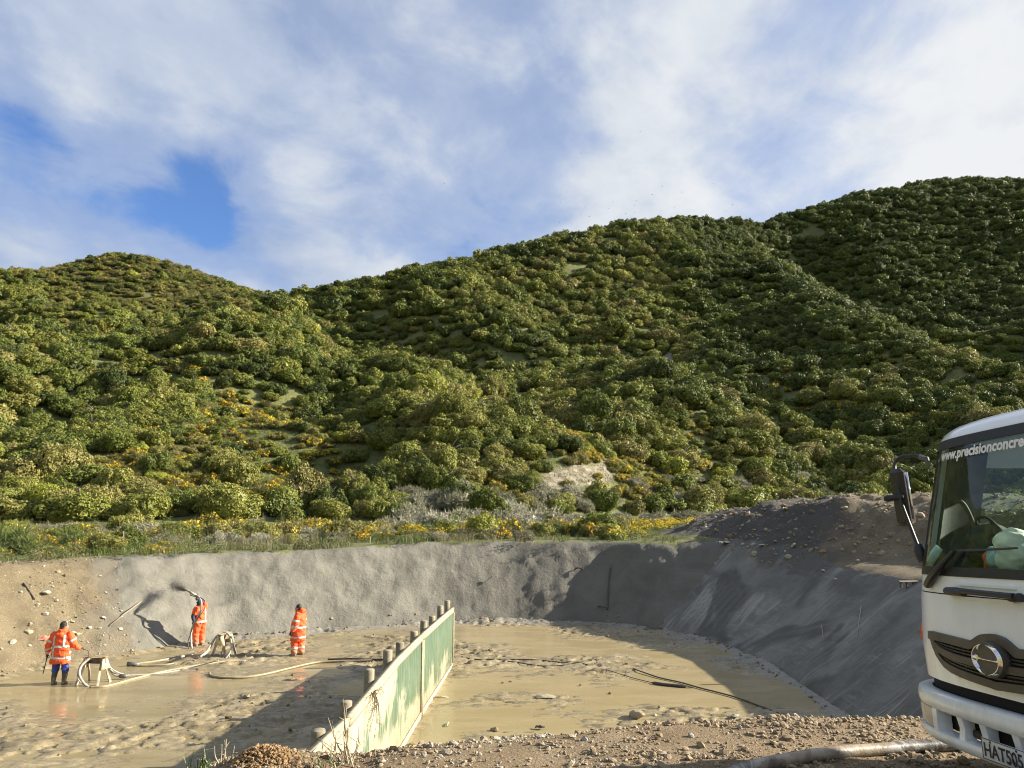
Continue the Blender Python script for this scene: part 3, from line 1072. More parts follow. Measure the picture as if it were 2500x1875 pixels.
def crown(seed, nl=16, n=1900, size=.062, aspect=.55, core=.74, flat=.85, rough=.5, base=.12, lean=0.0, rl=(.12, .26), nb=4, mats=(M_LEAF,), spiky=0.0, nflow=0, fsize=.03):
    """a bushy crown of radius about 1 standing on z = 0: leaf faces over many lobes, a dense body inside"""
    r = np.random.default_rng(seed)
    # a few broad domes, and many small tufts of leaf over them
    big = []
    for i in range(nb):
        t = 2 * math.pi * (i + r.uniform(-.3, .3)) / nb
        rr = r.uniform(.22, .50) if nb > 1 else 0
        q = r.uniform(.42, .62)
        big.append((rr * math.cos(t), rr * math.sin(t), r.uniform(.16, .55) * flat, q, q * r.uniform(.8, 1.05) * flat / .85))
    big = np.array(big)
    L = []
    while len(L) < nl:
        j = r.integers(0, nb)
        d_1 = r.normal(size=3); d_1[2] = abs(d_1[2]) * 1.0 - .25; d_1 /= np.linalg.norm(d_1)
        q = big[j]
        c = q[:3] + d_1 * (q[3], q[3], q[4]) * r.uniform(.78, 1.0)
        if c[2] < .03: c[2] = r.uniform(.03, .12)
        if any(((c[:3] - o[:3]) / (o[3], o[3], o[4]) @ ((c[:3] - o[:3]) / (o[3], o[3], o[4]))) < .55 for k_, o in enumerate(big) if k_ != j): continue
        L.append((*c, r.uniform(*rl)))
    L = np.array(L)
    w = L[:, 3] ** 2
    k = r.choice(nl, n * 2, p=w / w.sum())
    dirs = r.normal(size=(n * 2, 3)); dirs[:, 2] += .25
    dirs /= np.linalg.norm(dirs, axis=1, keepdims=True)
    C = L[k, :3] + dirs * (L[k, 3] * r.uniform(.82, 1.12, n * 2))[:, None]
    dist = np.linalg.norm(C[:, None] - L[None, :, :3], axis=2) / L[None, :, 3]
    ok = (dist.min(1) > .72) & (C[:, 2] > .02)
    C, dirs = C[ok], dirs[ok]
    m_ = int(n * .62)
    kk_l = k[ok][:m_]
    C, dirs = C[:m_], dirs[:m_]
    # leaves over the broad domes themselves, so that no gap shows between the tufts
    n_d = n - m_
    jb = r.integers(0, nb, n_d)
    db = r.normal(size=(n_d, 3)); db[:, 2] += .2; db /= np.linalg.norm(db, axis=1, keepdims=True)
    Cb = big[jb, :3] + db * np.stack([big[jb, 3], big[jb, 3], big[jb, 4]], 1) * r.uniform(.80, 1.03, n_d)[:, None]
    okb = Cb[:, 2] > .02
    C = np.concatenate([C, Cb[okb]]); dirs = np.concatenate([dirs, db[okb]])
    kk_l = np.concatenate([kk_l, r.integers(0, nl, okb.sum())])
    Nn = dirs + r.normal(size=dirs.shape) * rough
    Nn /= np.linalg.norm(Nn, axis=1, keepdims=True)
    V, F = leaves(C, Nn, size, aspect, r)
    lr = np.repeat(r.uniform(0, 1, len(C)) * .6 + .4 * r.uniform(0, 1, nl)[kk_l], 4)
    Vs, Fs, mi, lrs = [V], [F], [np.zeros(len(F), int)], [lr]
    if spiky:
        C2 = C[::3]; d2 = dirs[::3]
        d3 = d2 + np.array([0, 0, .5]); d3 /= np.linalg.norm(d3, axis=1, keepdims=True)
        side = np.cross(d3, r.normal(size=d3.shape)); side /= np.linalg.norm(side, axis=1, keepdims=True)
        ln = (spiky * r.uniform(.5, 1.3, len(C2)))[:, None]
        V2 = np.stack([C2 - side * .012, C2 + side * .012, C2 + d3 * ln + side * .003, C2 + d3 * ln - side * .003], 1).reshape(-1, 3)
        Fs.append(np.arange(len(V2)).reshape(-1, 4) + sum(len(q) for q in Vs)); Vs.append(V2); mi.append(np.zeros(len(C2), int)); lrs.append(np.repeat(r.uniform(.2, 1, len(C2)), 4))
    # dense body: large inner leaves round a small heart
    n_i = n // 5
    jb = r.integers(0, nb, n_i)
    db = r.normal(size=(n_i, 3)); db /= np.linalg.norm(db, axis=1, keepdims=True)
    Ci = big[jb, :3] + db * np.stack([big[jb, 3], big[jb, 3], big[jb, 4]], 1) * r.uniform(.62, .84, n_i)[:, None]
    Ci[:, 2] = np.maximum(Ci[:, 2], .02)
    Ni = db + r.normal(size=db.shape) * .35; Ni /= np.linalg.norm(Ni, axis=1, keepdims=True)
    Vi, Fi = leaves(Ci, Ni, .12, .8, r)
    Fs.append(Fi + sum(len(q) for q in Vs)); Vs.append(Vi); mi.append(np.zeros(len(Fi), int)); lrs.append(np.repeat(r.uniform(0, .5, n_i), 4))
    mb = MB()
    for q in big:
        mb.ell((q[0], q[1], q[2]), (q[3] * .62, q[3] * .62, q[4] * .62), 5, 8)
    Vb = np.concatenate(mb.V)
    Fb4 = np.concatenate(mb.F4); Fb3 = np.concatenate(mb.F3)
    off = sum(len(q) for q in Vs)
    Fs4 = [np.concatenate(Fs + [Fb4 + off])]
    mi4 = np.concatenate(mi + [np.zeros(len(Fb4), int)])
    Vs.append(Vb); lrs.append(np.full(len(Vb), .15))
    Fl = [Fs4[0], Fb3 + off]
    mil = np.concatenate([mi4, np.zeros(len(Fb3), int)])
    flower = None
    if nflow:
        # flowers sit in clusters near the shoot ends
        kk = r.choice(len(C), max(3, nflow // 9))
        ctr = np.repeat(C[kk] + dirs[kk] * .05, 9, 0)
        Cf = ctr + r.normal(size=ctr.shape) * .055
        Nf = np.repeat(dirs[kk], 9, 0) + r.normal(size=ctr.shape) * .5
        Nf /= np.linalg.norm(Nf, axis=1, keepdims=True)
        flower = leaves(Cf, Nf, fsize, .8, r) + (np.repeat(r.uniform(0, 1, len(Cf)), 4),)
    return (np.concatenate(Vs), Fl, mil, np.concatenate(lrs)), flower


def crown_mesh(name, data, mat):
    V, Fl, mi, lr = data
    me = raw_mesh(name, V, Fl, [mat])
    fattr(me, 'lr', lr)
    return me


def flower_mesh(name, fl):
    me = raw_mesh(name, fl[0], fl[1], [M_FLOWER])
    fattr(me, 'lr', fl[2])
    return me


def joined(name, data, fl, mat):
    V, Fl, mi, lr = data
    off = len(V)
    me = raw_mesh(name, np.concatenate([V, fl[0]]), [np.concatenate([Fl[0], fl[1] + off]), Fl[1]], [mat, M_FLOWER],
                  midx=np.concatenate([np.zeros(len(Fl[0]), int), np.ones(len(fl[1]), int), np.zeros(len(Fl[1]), int)]))
    fattr(me, 'lr', np.concatenate([lr, fl[2]]))
    return me


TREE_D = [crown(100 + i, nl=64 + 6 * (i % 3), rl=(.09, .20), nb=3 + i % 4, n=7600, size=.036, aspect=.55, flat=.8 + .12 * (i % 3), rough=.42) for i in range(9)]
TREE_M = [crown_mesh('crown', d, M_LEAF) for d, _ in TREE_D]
GORSE_D = [crown(200 + i, nl=26, n=2600, size=.045, aspect=.3, flat=.72, rough=.8, spiky=.16, nflow=[200, 520, 1100, 60][i], fsize=.044) for i in range(4)]
GORSE_M = [crown_mesh('foliage', d, M_GORSE) for d, _ in GORSE_D]
GORSE_F = [flower_mesh('blossom', f) for _, f in GORSE_D]
GORSE_J = [joined('gorse', d, f, M_GORSE) for d, f in GORSE_D]
GREY_D = [crown(300 + i, nl=30, n=2800, size=.045, aspect=.34, flat=.72, rough=.6, spiky=.16) for i in range(3)]
GREY_M = [crown_mesh('foliage', d, M_GREY) for d, _ in GREY_D]
BROOM_D = [crown(400 + i, nl=18, n=2400, size=.045, aspect=.25, flat=.9, rough=.7, spiky=.5, core=.7, nflow=[30, 120][i], fsize=.03) for i in range(2)]
BROOM_M = [crown_mesh('foliage', d, M_BROOM) for d, _ in BROOM_D]
BROOM_F = [flower_mesh('blossom', f) for _, f in BROOM_D]


def trunk_mesh(seed):
    r = np.random.default_rng(seed)
    mb = MB()
    p = [(0, 0, -.25)]
    for i in range(4):
        p.append((p[-1][0] + r.normal() * .04, p[-1][1] + r.normal() * .04, -.02 + .17 * (i + 1)))
    mb.tube(p, [.10, .085, .07, .055, .04], 7)
    for i in range(4):
        a = r.uniform(0, 6.28)
        b = np.array(p[2 + i % 3])
        e = b + np.array([math.cos(a) * .45, math.sin(a) * .45, .35])
        mb.tube([b, (b + e) / 2 + (0, 0, .05), e], [.04, .03, .015], 5)
    return mb.mesh('trunk', M_BARK, True)


TRUNKS = [trunk_mesh(i) for i in range(3)]

# ------------------------------------------------------------------ where the bush grows
def zone(u, v, L):
    t = np.zeros(np.shape(u))
    for cu, cv_, a, b, rot, s in L:
        ca_, sa_ = math.cos(rad(rot)), math.sin(rad(rot))
        du, dv = u - cu, v - cv_
        q = np.hypot((du * ca_ + dv * sa_) / a, (-du * sa_ + dv * ca_) / b)
        t = np.maximum(t, s * sstep(1.25, .7, q))
    return t


GZ = [(330, 690, 330, 75, 8, .9), (60, 770, 150, 50, 0, .7), (560, 750, 130, 25, 0, .6), (690, 1120, 190, 120, 20, .97), (560, 1010, 90, 70, 40, .85), (560, 1205, 300, 50, 0, .95), (450, 920, 90, 50, 30, .6), (470, 1080, 150, 80, 10, .8), (620, 1050, 150, 70, 30, .85),
      (330, 1150, 150, 60, 0, .8), (1450, 1170, 230, 60, 5, .8), (1390, 1075, 90, 25, 0, .7), (1280, 660, 110, 28, -20, .7), (1450, 790, 150, 22, 12, .55), (1620, 900, 90, 28, 50, .6), (1950, 960, 280, 45, 14, .55), (2200, 900, 90, 30, 20, .5),
      (1700, 1090, 60, 120, 0, .55), (1000, 830, 150, 18, 15, .5), (1900, 720, 120, 26, 38, .4), (1180, 1190, 130, 40, 0, .6), (1700, 600, 90, 25, 30, .5)]
GRASSZ = [(690, 1130, 110, 75, 25, .55), (100, 1040, 90, 40, 0, .8), (905, 1120, 38, 110, 8, .95), (490, 915, 34, 10, 0, .5), (2380, 930, 60, 30, 20, .6), (780, 1240, 120, 25, 0, .5), (1640, 880, 22, 26, 0, .9)]
GREYZ = [(1100, 1235, 150, 34, 0, .95), (1530, 1195, 120, 55, 0, .7), (1720, 1200, 110, 45, 0, .5), (1330, 1230, 120, 30, 0, .6), (250, 1200, 160, 30, 0, .2), (1960, 1200, 120, 40, 0, .3)]
LOWZ = [(300, 680, 380, 90, 6, 1.0)]                  # low growth on the far left peak


def visible_pts(step, y0, y1, seed, lim=(-1700, 3000)):
    r = np.random.default_rng(seed)
    ys = np.arange(y0, y1, step)
    P = []
    for yy in ys:
        w0 = (lim[0] - 1250) / FPX * yy; w1 = (lim[1] - 1250) / FPX * yy
        xs = np.arange(w0, w1, step)
        P.append(np.stack([xs + r.uniform(-.5, .5, len(xs)) * step, yy + r.uniform(-.5, .5, len(xs)) * step], 1))
    P = np.concatenate(P)
    z = ground_level(P[:, 0], P[:, 1])
    P = np.c_[P, z]
    el = (z + 4.0 - CAM[2]) / np.hypot(P[:, 0], P[:, 1])
    i = np.clip(np.searchsorted(AZ, P[:, 0] / P[:, 1]), 0, len(AZ) - 1)
    j = np.clip(np.searchsorted(YY, P[:, 1]) - 1, 0, len(YY) - 1)
    keep = el > _MAXEL[j, i] - .004
    return P[keep]


_EL = (HZ - CAM[2]) / np.hypot(HX, HY)
_MAXEL = np.maximum.accumulate(_EL, 0)

items = []          # kind, x, y, z, rx, rz, tint, u, v, depth
for step, y0, y1, sd in ((2.05, 58, 120, 1), (2.5, 120, 230, 2), (3.15, 230, 480, 3)):
    P = visible_pts(step, y0, y1, sd)
    u, v, zc = project(P)
    r = np.random.default_rng(50 + sd)
    yf = np.interp(P[:, 0] / P[:, 1], FU, FY)
    beyond = P[:, 1] > yf * 1.02
    jit = 26 * (fbm(P[:, 0] * .12, P[:, 1] * .12, 3, 201) - .5)
    gz = zone(u + jit * 2, v + jit, GZ); rz_ = zone(u + jit, v + jit, GRASSZ); sz = zone(u + jit, v, GREYZ); lz = zone(u, v, LOWZ)
    cl = np.zeros(len(P))
    for cu, cv_, a, b in CLAY:
        cl = np.maximum(cl, np.hypot((u - cu) / a, (v - 15 - cv_) / b) < 1.15)
    gap = fbm(P[:, 0] * .09, P[:, 1] * .09, 3, 77) < .22
    tone = fbm(P[:, 0] * .028, P[:, 1] * .028, 3, 88)
    for i in range(len(P)):
        if not beyond[i] or cl[i]:
            continue
        q = r.uniform()
        if q < rz_[i] or (gap[i] and q < .6):
            continue
        q = r.uniform()
        if q < max(gz[i], .06):
            continue
        if r.uniform() < sz[i]:
            items.append(('grey', *P[i], r.uniform(1.1, 2.0), r.uniform(.8, 1.15), np.clip(r.normal(.45, .25), 0, 1), u[i], v[i], zc[i]))
            continue
        big_ = (r.uniform() < .20) and lz[i] < .5
        R = step * r.uniform(.58, 1.05) * (1.42 if big_ else 1)
        if lz[i] > .5: R *= .8
        if u[i] > 1750 and v[i] < 800: R *= 1.1
        t = np.clip(.10 + .62 * tone[i] + r.normal(0, .20), 0, 1)
        if u[i] > 1700 and zc[i] > 180: t = t * (.55 if zc[i] < 300 else .32)  # shade of the right-hand hill put into a darker leaf tint
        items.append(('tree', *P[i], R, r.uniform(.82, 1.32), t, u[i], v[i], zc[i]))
for step, y0, y1, sd in ((1.25, 58, 125, 11), (1.8, 125, 240, 12), (2.2, 240, 340, 13)):
    P = visible_pts(step, y0, y1, sd)
    u, v, zc = project(P)
    r = np.random.default_rng(70 + sd)
    yf = np.interp(P[:, 0] / P[:, 1], FU, FY)
    beyond = P[:, 1] > yf * .97
    jit = 26 * (fbm(P[:, 0] * .12, P[:, 1] * .12, 3, 201) - .5)
    gz = zone(u + jit * 2, v + jit, GZ); rz_ = zone(u + jit, v + jit, GRASSZ); lz = zone(u, v, LOWZ)
    cl = np.zeros(len(P))
    for cu, cv_, a, b in CLAY:
        cl = np.maximum(cl, np.hypot((u - cu) / a, (v - 8 - cv_) / b) < 1.05)
    tone = fbm(P[:, 0] * .05, P[:, 1] * .05, 3, 98)
    for i in range(len(P)):
        if not beyond[i] or (cl[i] and r.uniform() < .85) or r.uniform() > gz[i] * .9 or r.uniform() < rz_[i] * .9:
            continue
        kind = 'gorse' if r.uniform() < (.75 if lz[i] > .5 else .72) else 'low'
        items.append((kind, *P[i], step * r.uniform(.5, 1.1), r.uniform(.7, 1.15), np.clip(tone[i] + r.normal(0, .2), 0, 1), u[i], v[i], zc[i]))

KIND = {'tree': (TREE_M, None), 'low': (TREE_M, None), 'gorse': (GORSE_M, GORSE_F), 'grey': (GREY_M, None)}


def where_words(u, v, zc):
    return ''


def plant_tree(it, label, group):
    _, x, y, z, R, sz, t = it[:7]
    i = rnd.randrange(len(TREE_M))
    e = empty('bush_tree', (x, y, z), rnd.uniform(0, 6.28))
    e.scale = (R * rnd.uniform(.85, 1.3), R * rnd.uniform(.8, 1.15), R * sz)
    e.rotation_euler = (rnd.uniform(-.15, .15), rnd.uniform(-.15, .15), rnd.uniform(0, 6.28))
    tag(e, label, 'tree', group)
    link('trunk', TRUNKS[i % 3], e)
    c = link('crown', TREE_M[i], e)
    c['tint'] = float(t)
    return e


def plant_bush(name, cat, it, label, group, fol, flo=None, fi=None):
    _, x, y, z, R, sz, t = it[:7]
    i = rnd.randrange(len(fol)) if fi is None else fi
    e = empty(name, (x, y, z - .05 * R), rnd.uniform(0, 6.28))
    e.scale = (R, R, R * sz)
    tag(e, label, cat, group)
    c = link('foliage', fol[i], e)
    c['tint'] = float(t)
    if flo is not None:
        b = link('blossom', flo[i], e)
        b['tint'] = rnd.random()
    return e


def tone_word(t):
    return 'dark green' if t < .25 else 'mid green' if t < .45 else 'olive green' if t < .66 else 'yellowish green'


def part_word(u, v):
    """where on the hills, by things one can find in the picture"""
    if u < 250:
        return 'in the hollow at the far left' if 900 < v < 1110 else 'at the far left foot of the hill' if v >= 1110 else 'at the far left, high on the slope'
    if u < 620:
        return 'below the left peak' if v < 830 else 'above the gorse slope on the left' if v < 1010 else 'inside the gorse slope on the left'
    if u < 860:
        return 'under the saddle' if v < 830 else 'between gorse slope and dark gully' if v < 1050 else 'low beside the dark gully'
    if u < 1180:
        return 'behind the middle spur' if v < 860 else 'right of the dark gully' if v < 1040 else 'just above the pale shrubs behind the pit'
    if u < 1560:
        return 'on the crest of the middle spur' if v < 930 else 'on the face of the middle spur' if v < 1050 else 'around the pale clay face'
    if u < 1760:
        return 'on the right shoulder of the middle spur' if v < 1000 else 'at the foot of the right shoulder'
    if u < 2060:
        return 'on the slope behind the mound' if v > 1080 else 'above the slope behind the mound'
    return 'behind the truck mirror' if v > 1080 else 'above the truck cab'


inview = [it for it in items if -10 < it[7] < 2510 and it[8] < 1330]
used = set()
for kind, lim_ in (('tree', 296), ('gorse', 225), ('grey', 110), ('low', 60)):
    c = [it for it in inview if it[0] == kind]
    c.sort(key=lambda it: -it[4] / it[9])
    for it in c[:lim_]:
        used.add(id(it))
        if kind == 'tree':
            w = '%s %s bush tree %s' % ('large' if it[4] > 2.1 else 'small' if it[4] < 1.65 else 'middling', tone_word(it[6]), part_word(it[7], it[8]))
            plant_tree(it, w, 'bush trees, ' + w)
        elif kind == 'gorse':
            i = rnd.choices([0, 1, 2, 3], [3, 3, 2, 2])[0]
            w = ['brownish gorse with few flowers', 'gorse dotted with yellow flowers', 'gorse thick with yellow flowers', 'dull gorse without flowers'][i] + ' ' + part_word(it[7], it[8])
            plant_bush('gorse_bush', 'bush', it, w, 'gorse, ' + w, GORSE_M, GORSE_F, i)
        elif kind == 'grey':
            w = '%s grey green twiggy shrub %s' % ('silvery' if it[6] > .6 else 'dull', part_word(it[7], it[8]))
            plant_bush('grey_shrub', 'shrub', it, w, 'shrubs, ' + w, GREY_M)
        else:
            w = 'small green shrub ' + part_word(it[7], it[8])
            plant_bush('small_shrub', 'shrub', it, w, 'shrubs, ' + w, TREE_M)


def scatter_items(name, label, kind, meshes):
    L = [it for it in items if it[0] == kind and id(it) not in used]
    if not L: return
    n_ = len(L)
    pick = rng.integers(0, len(meshes), n_)
    if kind == 'gorse':
        pick = np.where((np.array([it[9] for it in L]) > 190), np.where(rng.uniform(size=n_) < .75, 3, 0), pick)
    scatter(name, label, [(it[1], it[2], it[3] - .05 * it[4]) for it in L], np.c_[rng.normal(0, .08, n_), rng.normal(0, .08, n_), rng.uniform(0, 6.28, n_)],
            [(it[4] * rng.uniform(.85, 1.3), it[4] * rng.uniform(.8, 1.2), it[4] * it[5]) for it in L], pick, [it[6] for it in L], hidden_coll('shape_' + name, meshes))


TREE_FAR = [crown_mesh('crown', d, M_LEAF) for d, _ in [crown(500 + i, nl=44, rl=(.11, .22), nb=3 + i % 3, n=3000, size=.054, aspect=.6, flat=.9, rough=.42) for i in range(6)]]
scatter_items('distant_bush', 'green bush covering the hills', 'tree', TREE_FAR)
scatter_items('distant_gorse', 'gorse covering the hills', 'gorse', GORSE_J)
scatter_items('distant_shrubs', 'low green shrubs covering the hills', 'low', TREE_FAR)
scatter_items('distant_grey_scrub', 'grey scrub along the foot of the hills', 'grey', GREY_M)


# ------------------------------------------------------------------ grass, stalks and shrubs on the flat behind the pit
def tuft(seed, n=26, h=.7, spread=.22, wid=.012, bend=.35, mat=None):
    r = np.random.default_rng(seed)
    V = []; F = []
    for i in range(n):
        a = r.uniform(0, 6.28); b = r.uniform(0, 6.28)
        p = np.array([math.cos(a), math.sin(a), 0]) * spread * math.sqrt(r.uniform())
        d = np.array([math.cos(b), math.sin(b), 0])
        hh = h * r.uniform(.5, 1.15); bd = bend * hh * r.uniform(.2, 1.3)
        w = np.array([-d[1], d[0], 0]) * wid
        q = len(V)
        for t, ww in ((0, 1), (.4, .9), (.75, .6), (1, .15)):
            c = p + d * bd * t * t + np.array([0, 0, hh * (t - .18 * t * t * bend)])
            V += [c - w * ww, c + w * ww]
        F += [(q + 2 * k, q + 2 * k + 1, q + 2 * k + 3, q + 2 * k + 2) for k in range(3)]
    me = raw_mesh('tuft', V, np.array(F), [mat or M_STRAW])
    fattr(me, 'lr', np.repeat(r.uniform(0, 1, n), 8))
    return me


def weed(seed, h=.5):
    r = np.random.default_rng(seed)
    C = np.c_[r.normal(0, .17, 130), r.normal(0, .17, 130), h * r.uniform(.02, 1, 130) ** 1.2]
    N_ = r.normal(size=(130, 3)) * .8 + (0, 0, .7); N_ /= np.linalg.norm(N_, axis=1, keepdims=True)
    V_, F_ = leaves(C, N_, .055, .32, r)
    me = raw_mesh('weed', V_, F_, [M_STRAW])
    fattr(me, 'lr', r.uniform(0, 1, len(V_)))
    return me


TUFTS = [tuft(i, 26, .42 + .08 * i, .32, .010, .75) for i in range(3)] + [tuft(9, 22, .95, .22, .009, .15), tuft(10, 20, 1.15, .25, .008, .1), weed(1), weed(2, .7), weed(3, .35)]
r = np.random.default_rng(5)
P = np.c_[r.uniform(-48, 46, 18000), r.uniform(27, 100, 18000)]
yfoot = np.interp(P[:, 0] / P[:, 1], FU, FY)
zt, dt, st, _, gt, _ = site(P[:, 0], P[:, 1])
ok = (P[:, 1] < yfoot * 1.08) & (dt > 2.45) & (zt > gt - .35) & (gt < 3.75) & (np.abs(P[:, 0]) < .78 * P[:, 1]) & ~((P[:, 0] > 8.5) & (P[:, 1] < 46))
near_ok = ((P[:, 1] < 62) | (r.uniform(size=len(P)) < .5)) & (r.uniform(size=len(P)) < sstep(.36, .55, fbm(P[:, 0] * .45, P[:, 1] * .45, 3, 302)) + .12)
P = P[ok & near_ok]; dt = dt[ok & near_ok]
zt = ground_level(P[:, 0], P[:, 1])
uu, vv, _ = project(np.c_[P, zt])
bright_strip = sstep(1250, 1450, uu)
dryness = np.clip(.50 - .26 * bright_strip + .9 * (fbm(P[:, 0] * .25, P[:, 1] * .25, 3, 301) - .5) + r.normal(0, .12, len(P)), 0, 1)
tall = (uu > 380) & (uu < 780) & (fbm(P[:, 0] * .3, P[:, 1] * .3, 3, 305) > .48)
ix = np.where(tall & (r.uniform(size=len(P)) < .35), r.integers(3, 5, len(P)), np.where(r.uniform(size=len(P)) < .55, r.integers(5, 8, len(P)), r.integers(0, 3, len(P))))
sc = r.uniform(.45, 1.1, len(P)) * (1 - .40 * bright_strip)
scatter('long_grass', 'long grass and dry stalks on the flat behind the pit', np.c_[P, zt], np.c_[np.zeros((len(P), 2)), r.uniform(0, 6.28, len(P))], np.c_[sc, sc, sc], ix, dryness, hidden_coll('shape_grass', TUFTS))
# rough grass on the open gorse slope and in the hollows of the hill
P = visible_pts(.62, 57, 112, 41, (-60, 2300))
u, v, zc = project(P)
r = np.random.default_rng(44)
gz = np.maximum(zone(u, v, GRASSZ) * 1.2, zone(u, v, GZ) * .75)
ok = r.uniform(size=len(P)) < gz
P = P[ok]
sc = r.uniform(.6, 1.3, len(P))
scatter('hill_grass', 'rough yellow green grass on the open gorse slope', P, np.c_[np.zeros((len(P), 2)), r.uniform(0, 6.28, len(P))], np.c_[sc * 1.6, sc * 1.6, sc * .7], r.integers(0, 3, len(P)), np.clip(.30 + .5 * (fbm(P[:, 0] * .15, P[:, 1] * .15, 3, 306) - .5) + r.normal(0, .15, len(P)), 0, 1), hidden_coll('shape_hill_grass', TUFTS[:3]))
# little yellow flowered plants in the bright strip
def ragwort(seed):
    r = np.random.default_rng(seed)
    mb = MB()
    V = []; F = []
    C = np.c_[r.normal(0, .16, 60), r.normal(0, .16, 60), r.uniform(.25, .55, 60)]
    N_ = r.normal(size=(60, 3)) * .4 + (0, 0, 1); N_ /= np.linalg.norm(N_, axis=1, keepdims=True)
    V1, F1 = leaves(C, N_, .032, .9, r)
    C2 = np.c_[r.normal(0, .18, 90), r.normal(0, .18, 90), r.uniform(.02, .42, 90)]
    N2 = r.normal(size=(90, 3)); N2 /= np.linalg.norm(N2, axis=1, keepdims=True)
    V2, F2 = leaves(C2, N2, .05, .35, r)
    me = raw_mesh('ragwort', np.concatenate([V1, V2]), np.concatenate([F1, F2 + len(V1)]), [M_FLOWER, M_BROOM], midx=np.r_[np.zeros(60, int), np.ones(90, int)])
    fattr(me, 'lr', r.uniform(0, 1, len(V1) + len(V2)))
    return me
n_ = 5200
P = np.c_[r.uniform(-6, 40, n_), r.uniform(38, 98, n_)]
yfoot = np.interp(P[:, 0] / P[:, 1], FU, FY)
zt, dt, st, _, gt, _ = site(P[:, 0], P[:, 1])
clump = fbm(P[:, 0] * .22, P[:, 1] * .13, 3, 311)
uu, vv, _ = project(np.c_[P, gt])
ok = (r.uniform(size=n_) < .55) & (P[:, 1] < yfoot * 1.02) & (dt > 3.6) & (gt < 3.7) & (clump > .66 - .12 * sstep(1450, 1600, uu)) & (P[:, 0] < .8 * P[:, 1]) & ~((P[:, 0] > 8.5) & (P[:, 1] < 47))
P = P[ok]
zt = ground_level(P[:, 0], P[:, 1])
sc = r.uniform(.7, 1.4, len(P))
scatter('yellow_flowers', 'yellow flowering weeds in a strip behind the pit', np.c_[P, zt], np.c_[np.zeros((len(P), 2)), r.uniform(0, 6.28, len(P))], np.c_[sc, sc, sc], r.integers(0, 2, len(P)), r.uniform(0, 1, len(P)), hidden_coll('shape_ragwort', [ragwort(1), ragwort(2)]))

# single shrubs along the top of the back bank and on the flat: (pixel, base distance, radius, squash)
def on_flat(u, y):
    x = (u - 1250) / FPX * y / 1.0
    # the picture's u at a given distance: solve along the ray
    d = ray(u, 1300)
    x = d[0] / d[1] * y
    return x, y, float(ground_level(np.array([x]), np.array([y]))[0])


GREYS = [(95, 50, 1.3, .8), (170, 52, 1.5, .8), (330, 50, 1.9, .62), (395, 53, 1.6, .7), (250, 47, .9, .9), (455, 47, .8, 1.0), (600, 56, 1.2, .8), (535, 41.0, .45, 1.7), (515, 41.5, .42, 1.0), (625, 41.2, .42, 1.5), (640, 42.0, .4, 1.6), (700, 41.4, .6, .8), (560, 43, .6, 1.1), (715, 41.6, .5, 1.1),
         (770, 45, 1.0, .9), (830, 48, 1.1, .8), (960, 52, 1.3, .9), (1010, 54, 1.6, .9), (1050, 55, 1.5, .9), (1100, 53, 1.4, .85), (1150, 55, 1.6, .85), (1210, 56, 1.4, .85), (1270, 57, 1.4, .8), (1330, 58, 1.5, .85), (1390, 60, 1.2, .9), (1010, 47, .7, .6), (1070, 44.5, .5, .6), (1035, 44.5, .5, .6), (1000, 44, .45, .6), (1460, 64, 1.3, .9), (1520, 68, 1.6, .9), (1600, 74, 1.6, .9), (1680, 80, 1.8, .9), (1740, 84, 1.6, .9), (1850, 60, 1.0, .9), (1895, 60, 1.2, 1.0), (1960, 62, 1.2, 1.0), (2010, 60, 1.2, 1.3), (2060, 60, .9, 1.2)]
GORSES = [(10, 32.5, .5, .7, 2), (55, 50, 1.2, .9, 1), (112, 32.5, .4, .6, 2), (135, 33.5, .5, .7, 1), (150, 48, .9, .8, 1), (215, 50, 1.3, .8, 1), (350, 41.6, .62, .75, 2), (365, 42.0, .45, .8, 2), (235, 45, .8, .9, 1), (420, 50, 1.0, .8, 1), (870, 43, .8, .85, 2), (905, 44, .9, .9, 1), (940, 43.5, .7, .8, 1), (1000, 46, .8, .7, 2), (1180, 46, .8, .7, 2), (1230, 47, .7, .7, 1), (1265, 48, .7, .6, 2), (1310, 50, .8, .8, 2), (1120, 50, .9, .9, 1), (1370, 52, 1.2, .9, 1), (1430, 56, 1.3, .9, 2), (1475, 58, 1.2, .9, 1), (1250, 58, 1.3, .9, 1), (1560, 62, 1.2, .8, 2), (760, 52, 1.0, .8, 1), (680, 56, 1.1, .8, 1), (1500, 46.5, .5, .5, 2), (1540, 48, .5, .5, 2), (1620, 55, .7, .6, 2), (1690, 60, .8, .6, 2), (1750, 66, .8, .6, 1), (1800, 72, 1.0, .7, 2)]
BROOMS = [(35, 33.5, .95, 1.0, 0), (78, 33, .7, .9, 0), (-8, 35, .95, 1.1, 0), (185, 36, .85, .9, 0), (150, 40, .8, .8, 1), (800, 47, .9, .9, 1), (1030, 48, .8, .9, 1), (1090, 46.5, .9, .8, 0), (1370, 48.5, .8, .8, 0), (1420, 49, .9, .8, 1), (1460, 50, .8, .8, 0), (1340, 47, .6, .8, 0)]
_rg = random.Random(21)
for _ in range(46):
    _u = _rg.uniform(360, 1330); _y = _rg.uniform(39.8, 50)
    if _u < 560: _y = _rg.uniform(38, 48)
    GREYS.append((_u, _y, _rg.uniform(.35, .8), _rg.uniform(.65, 1.15)))
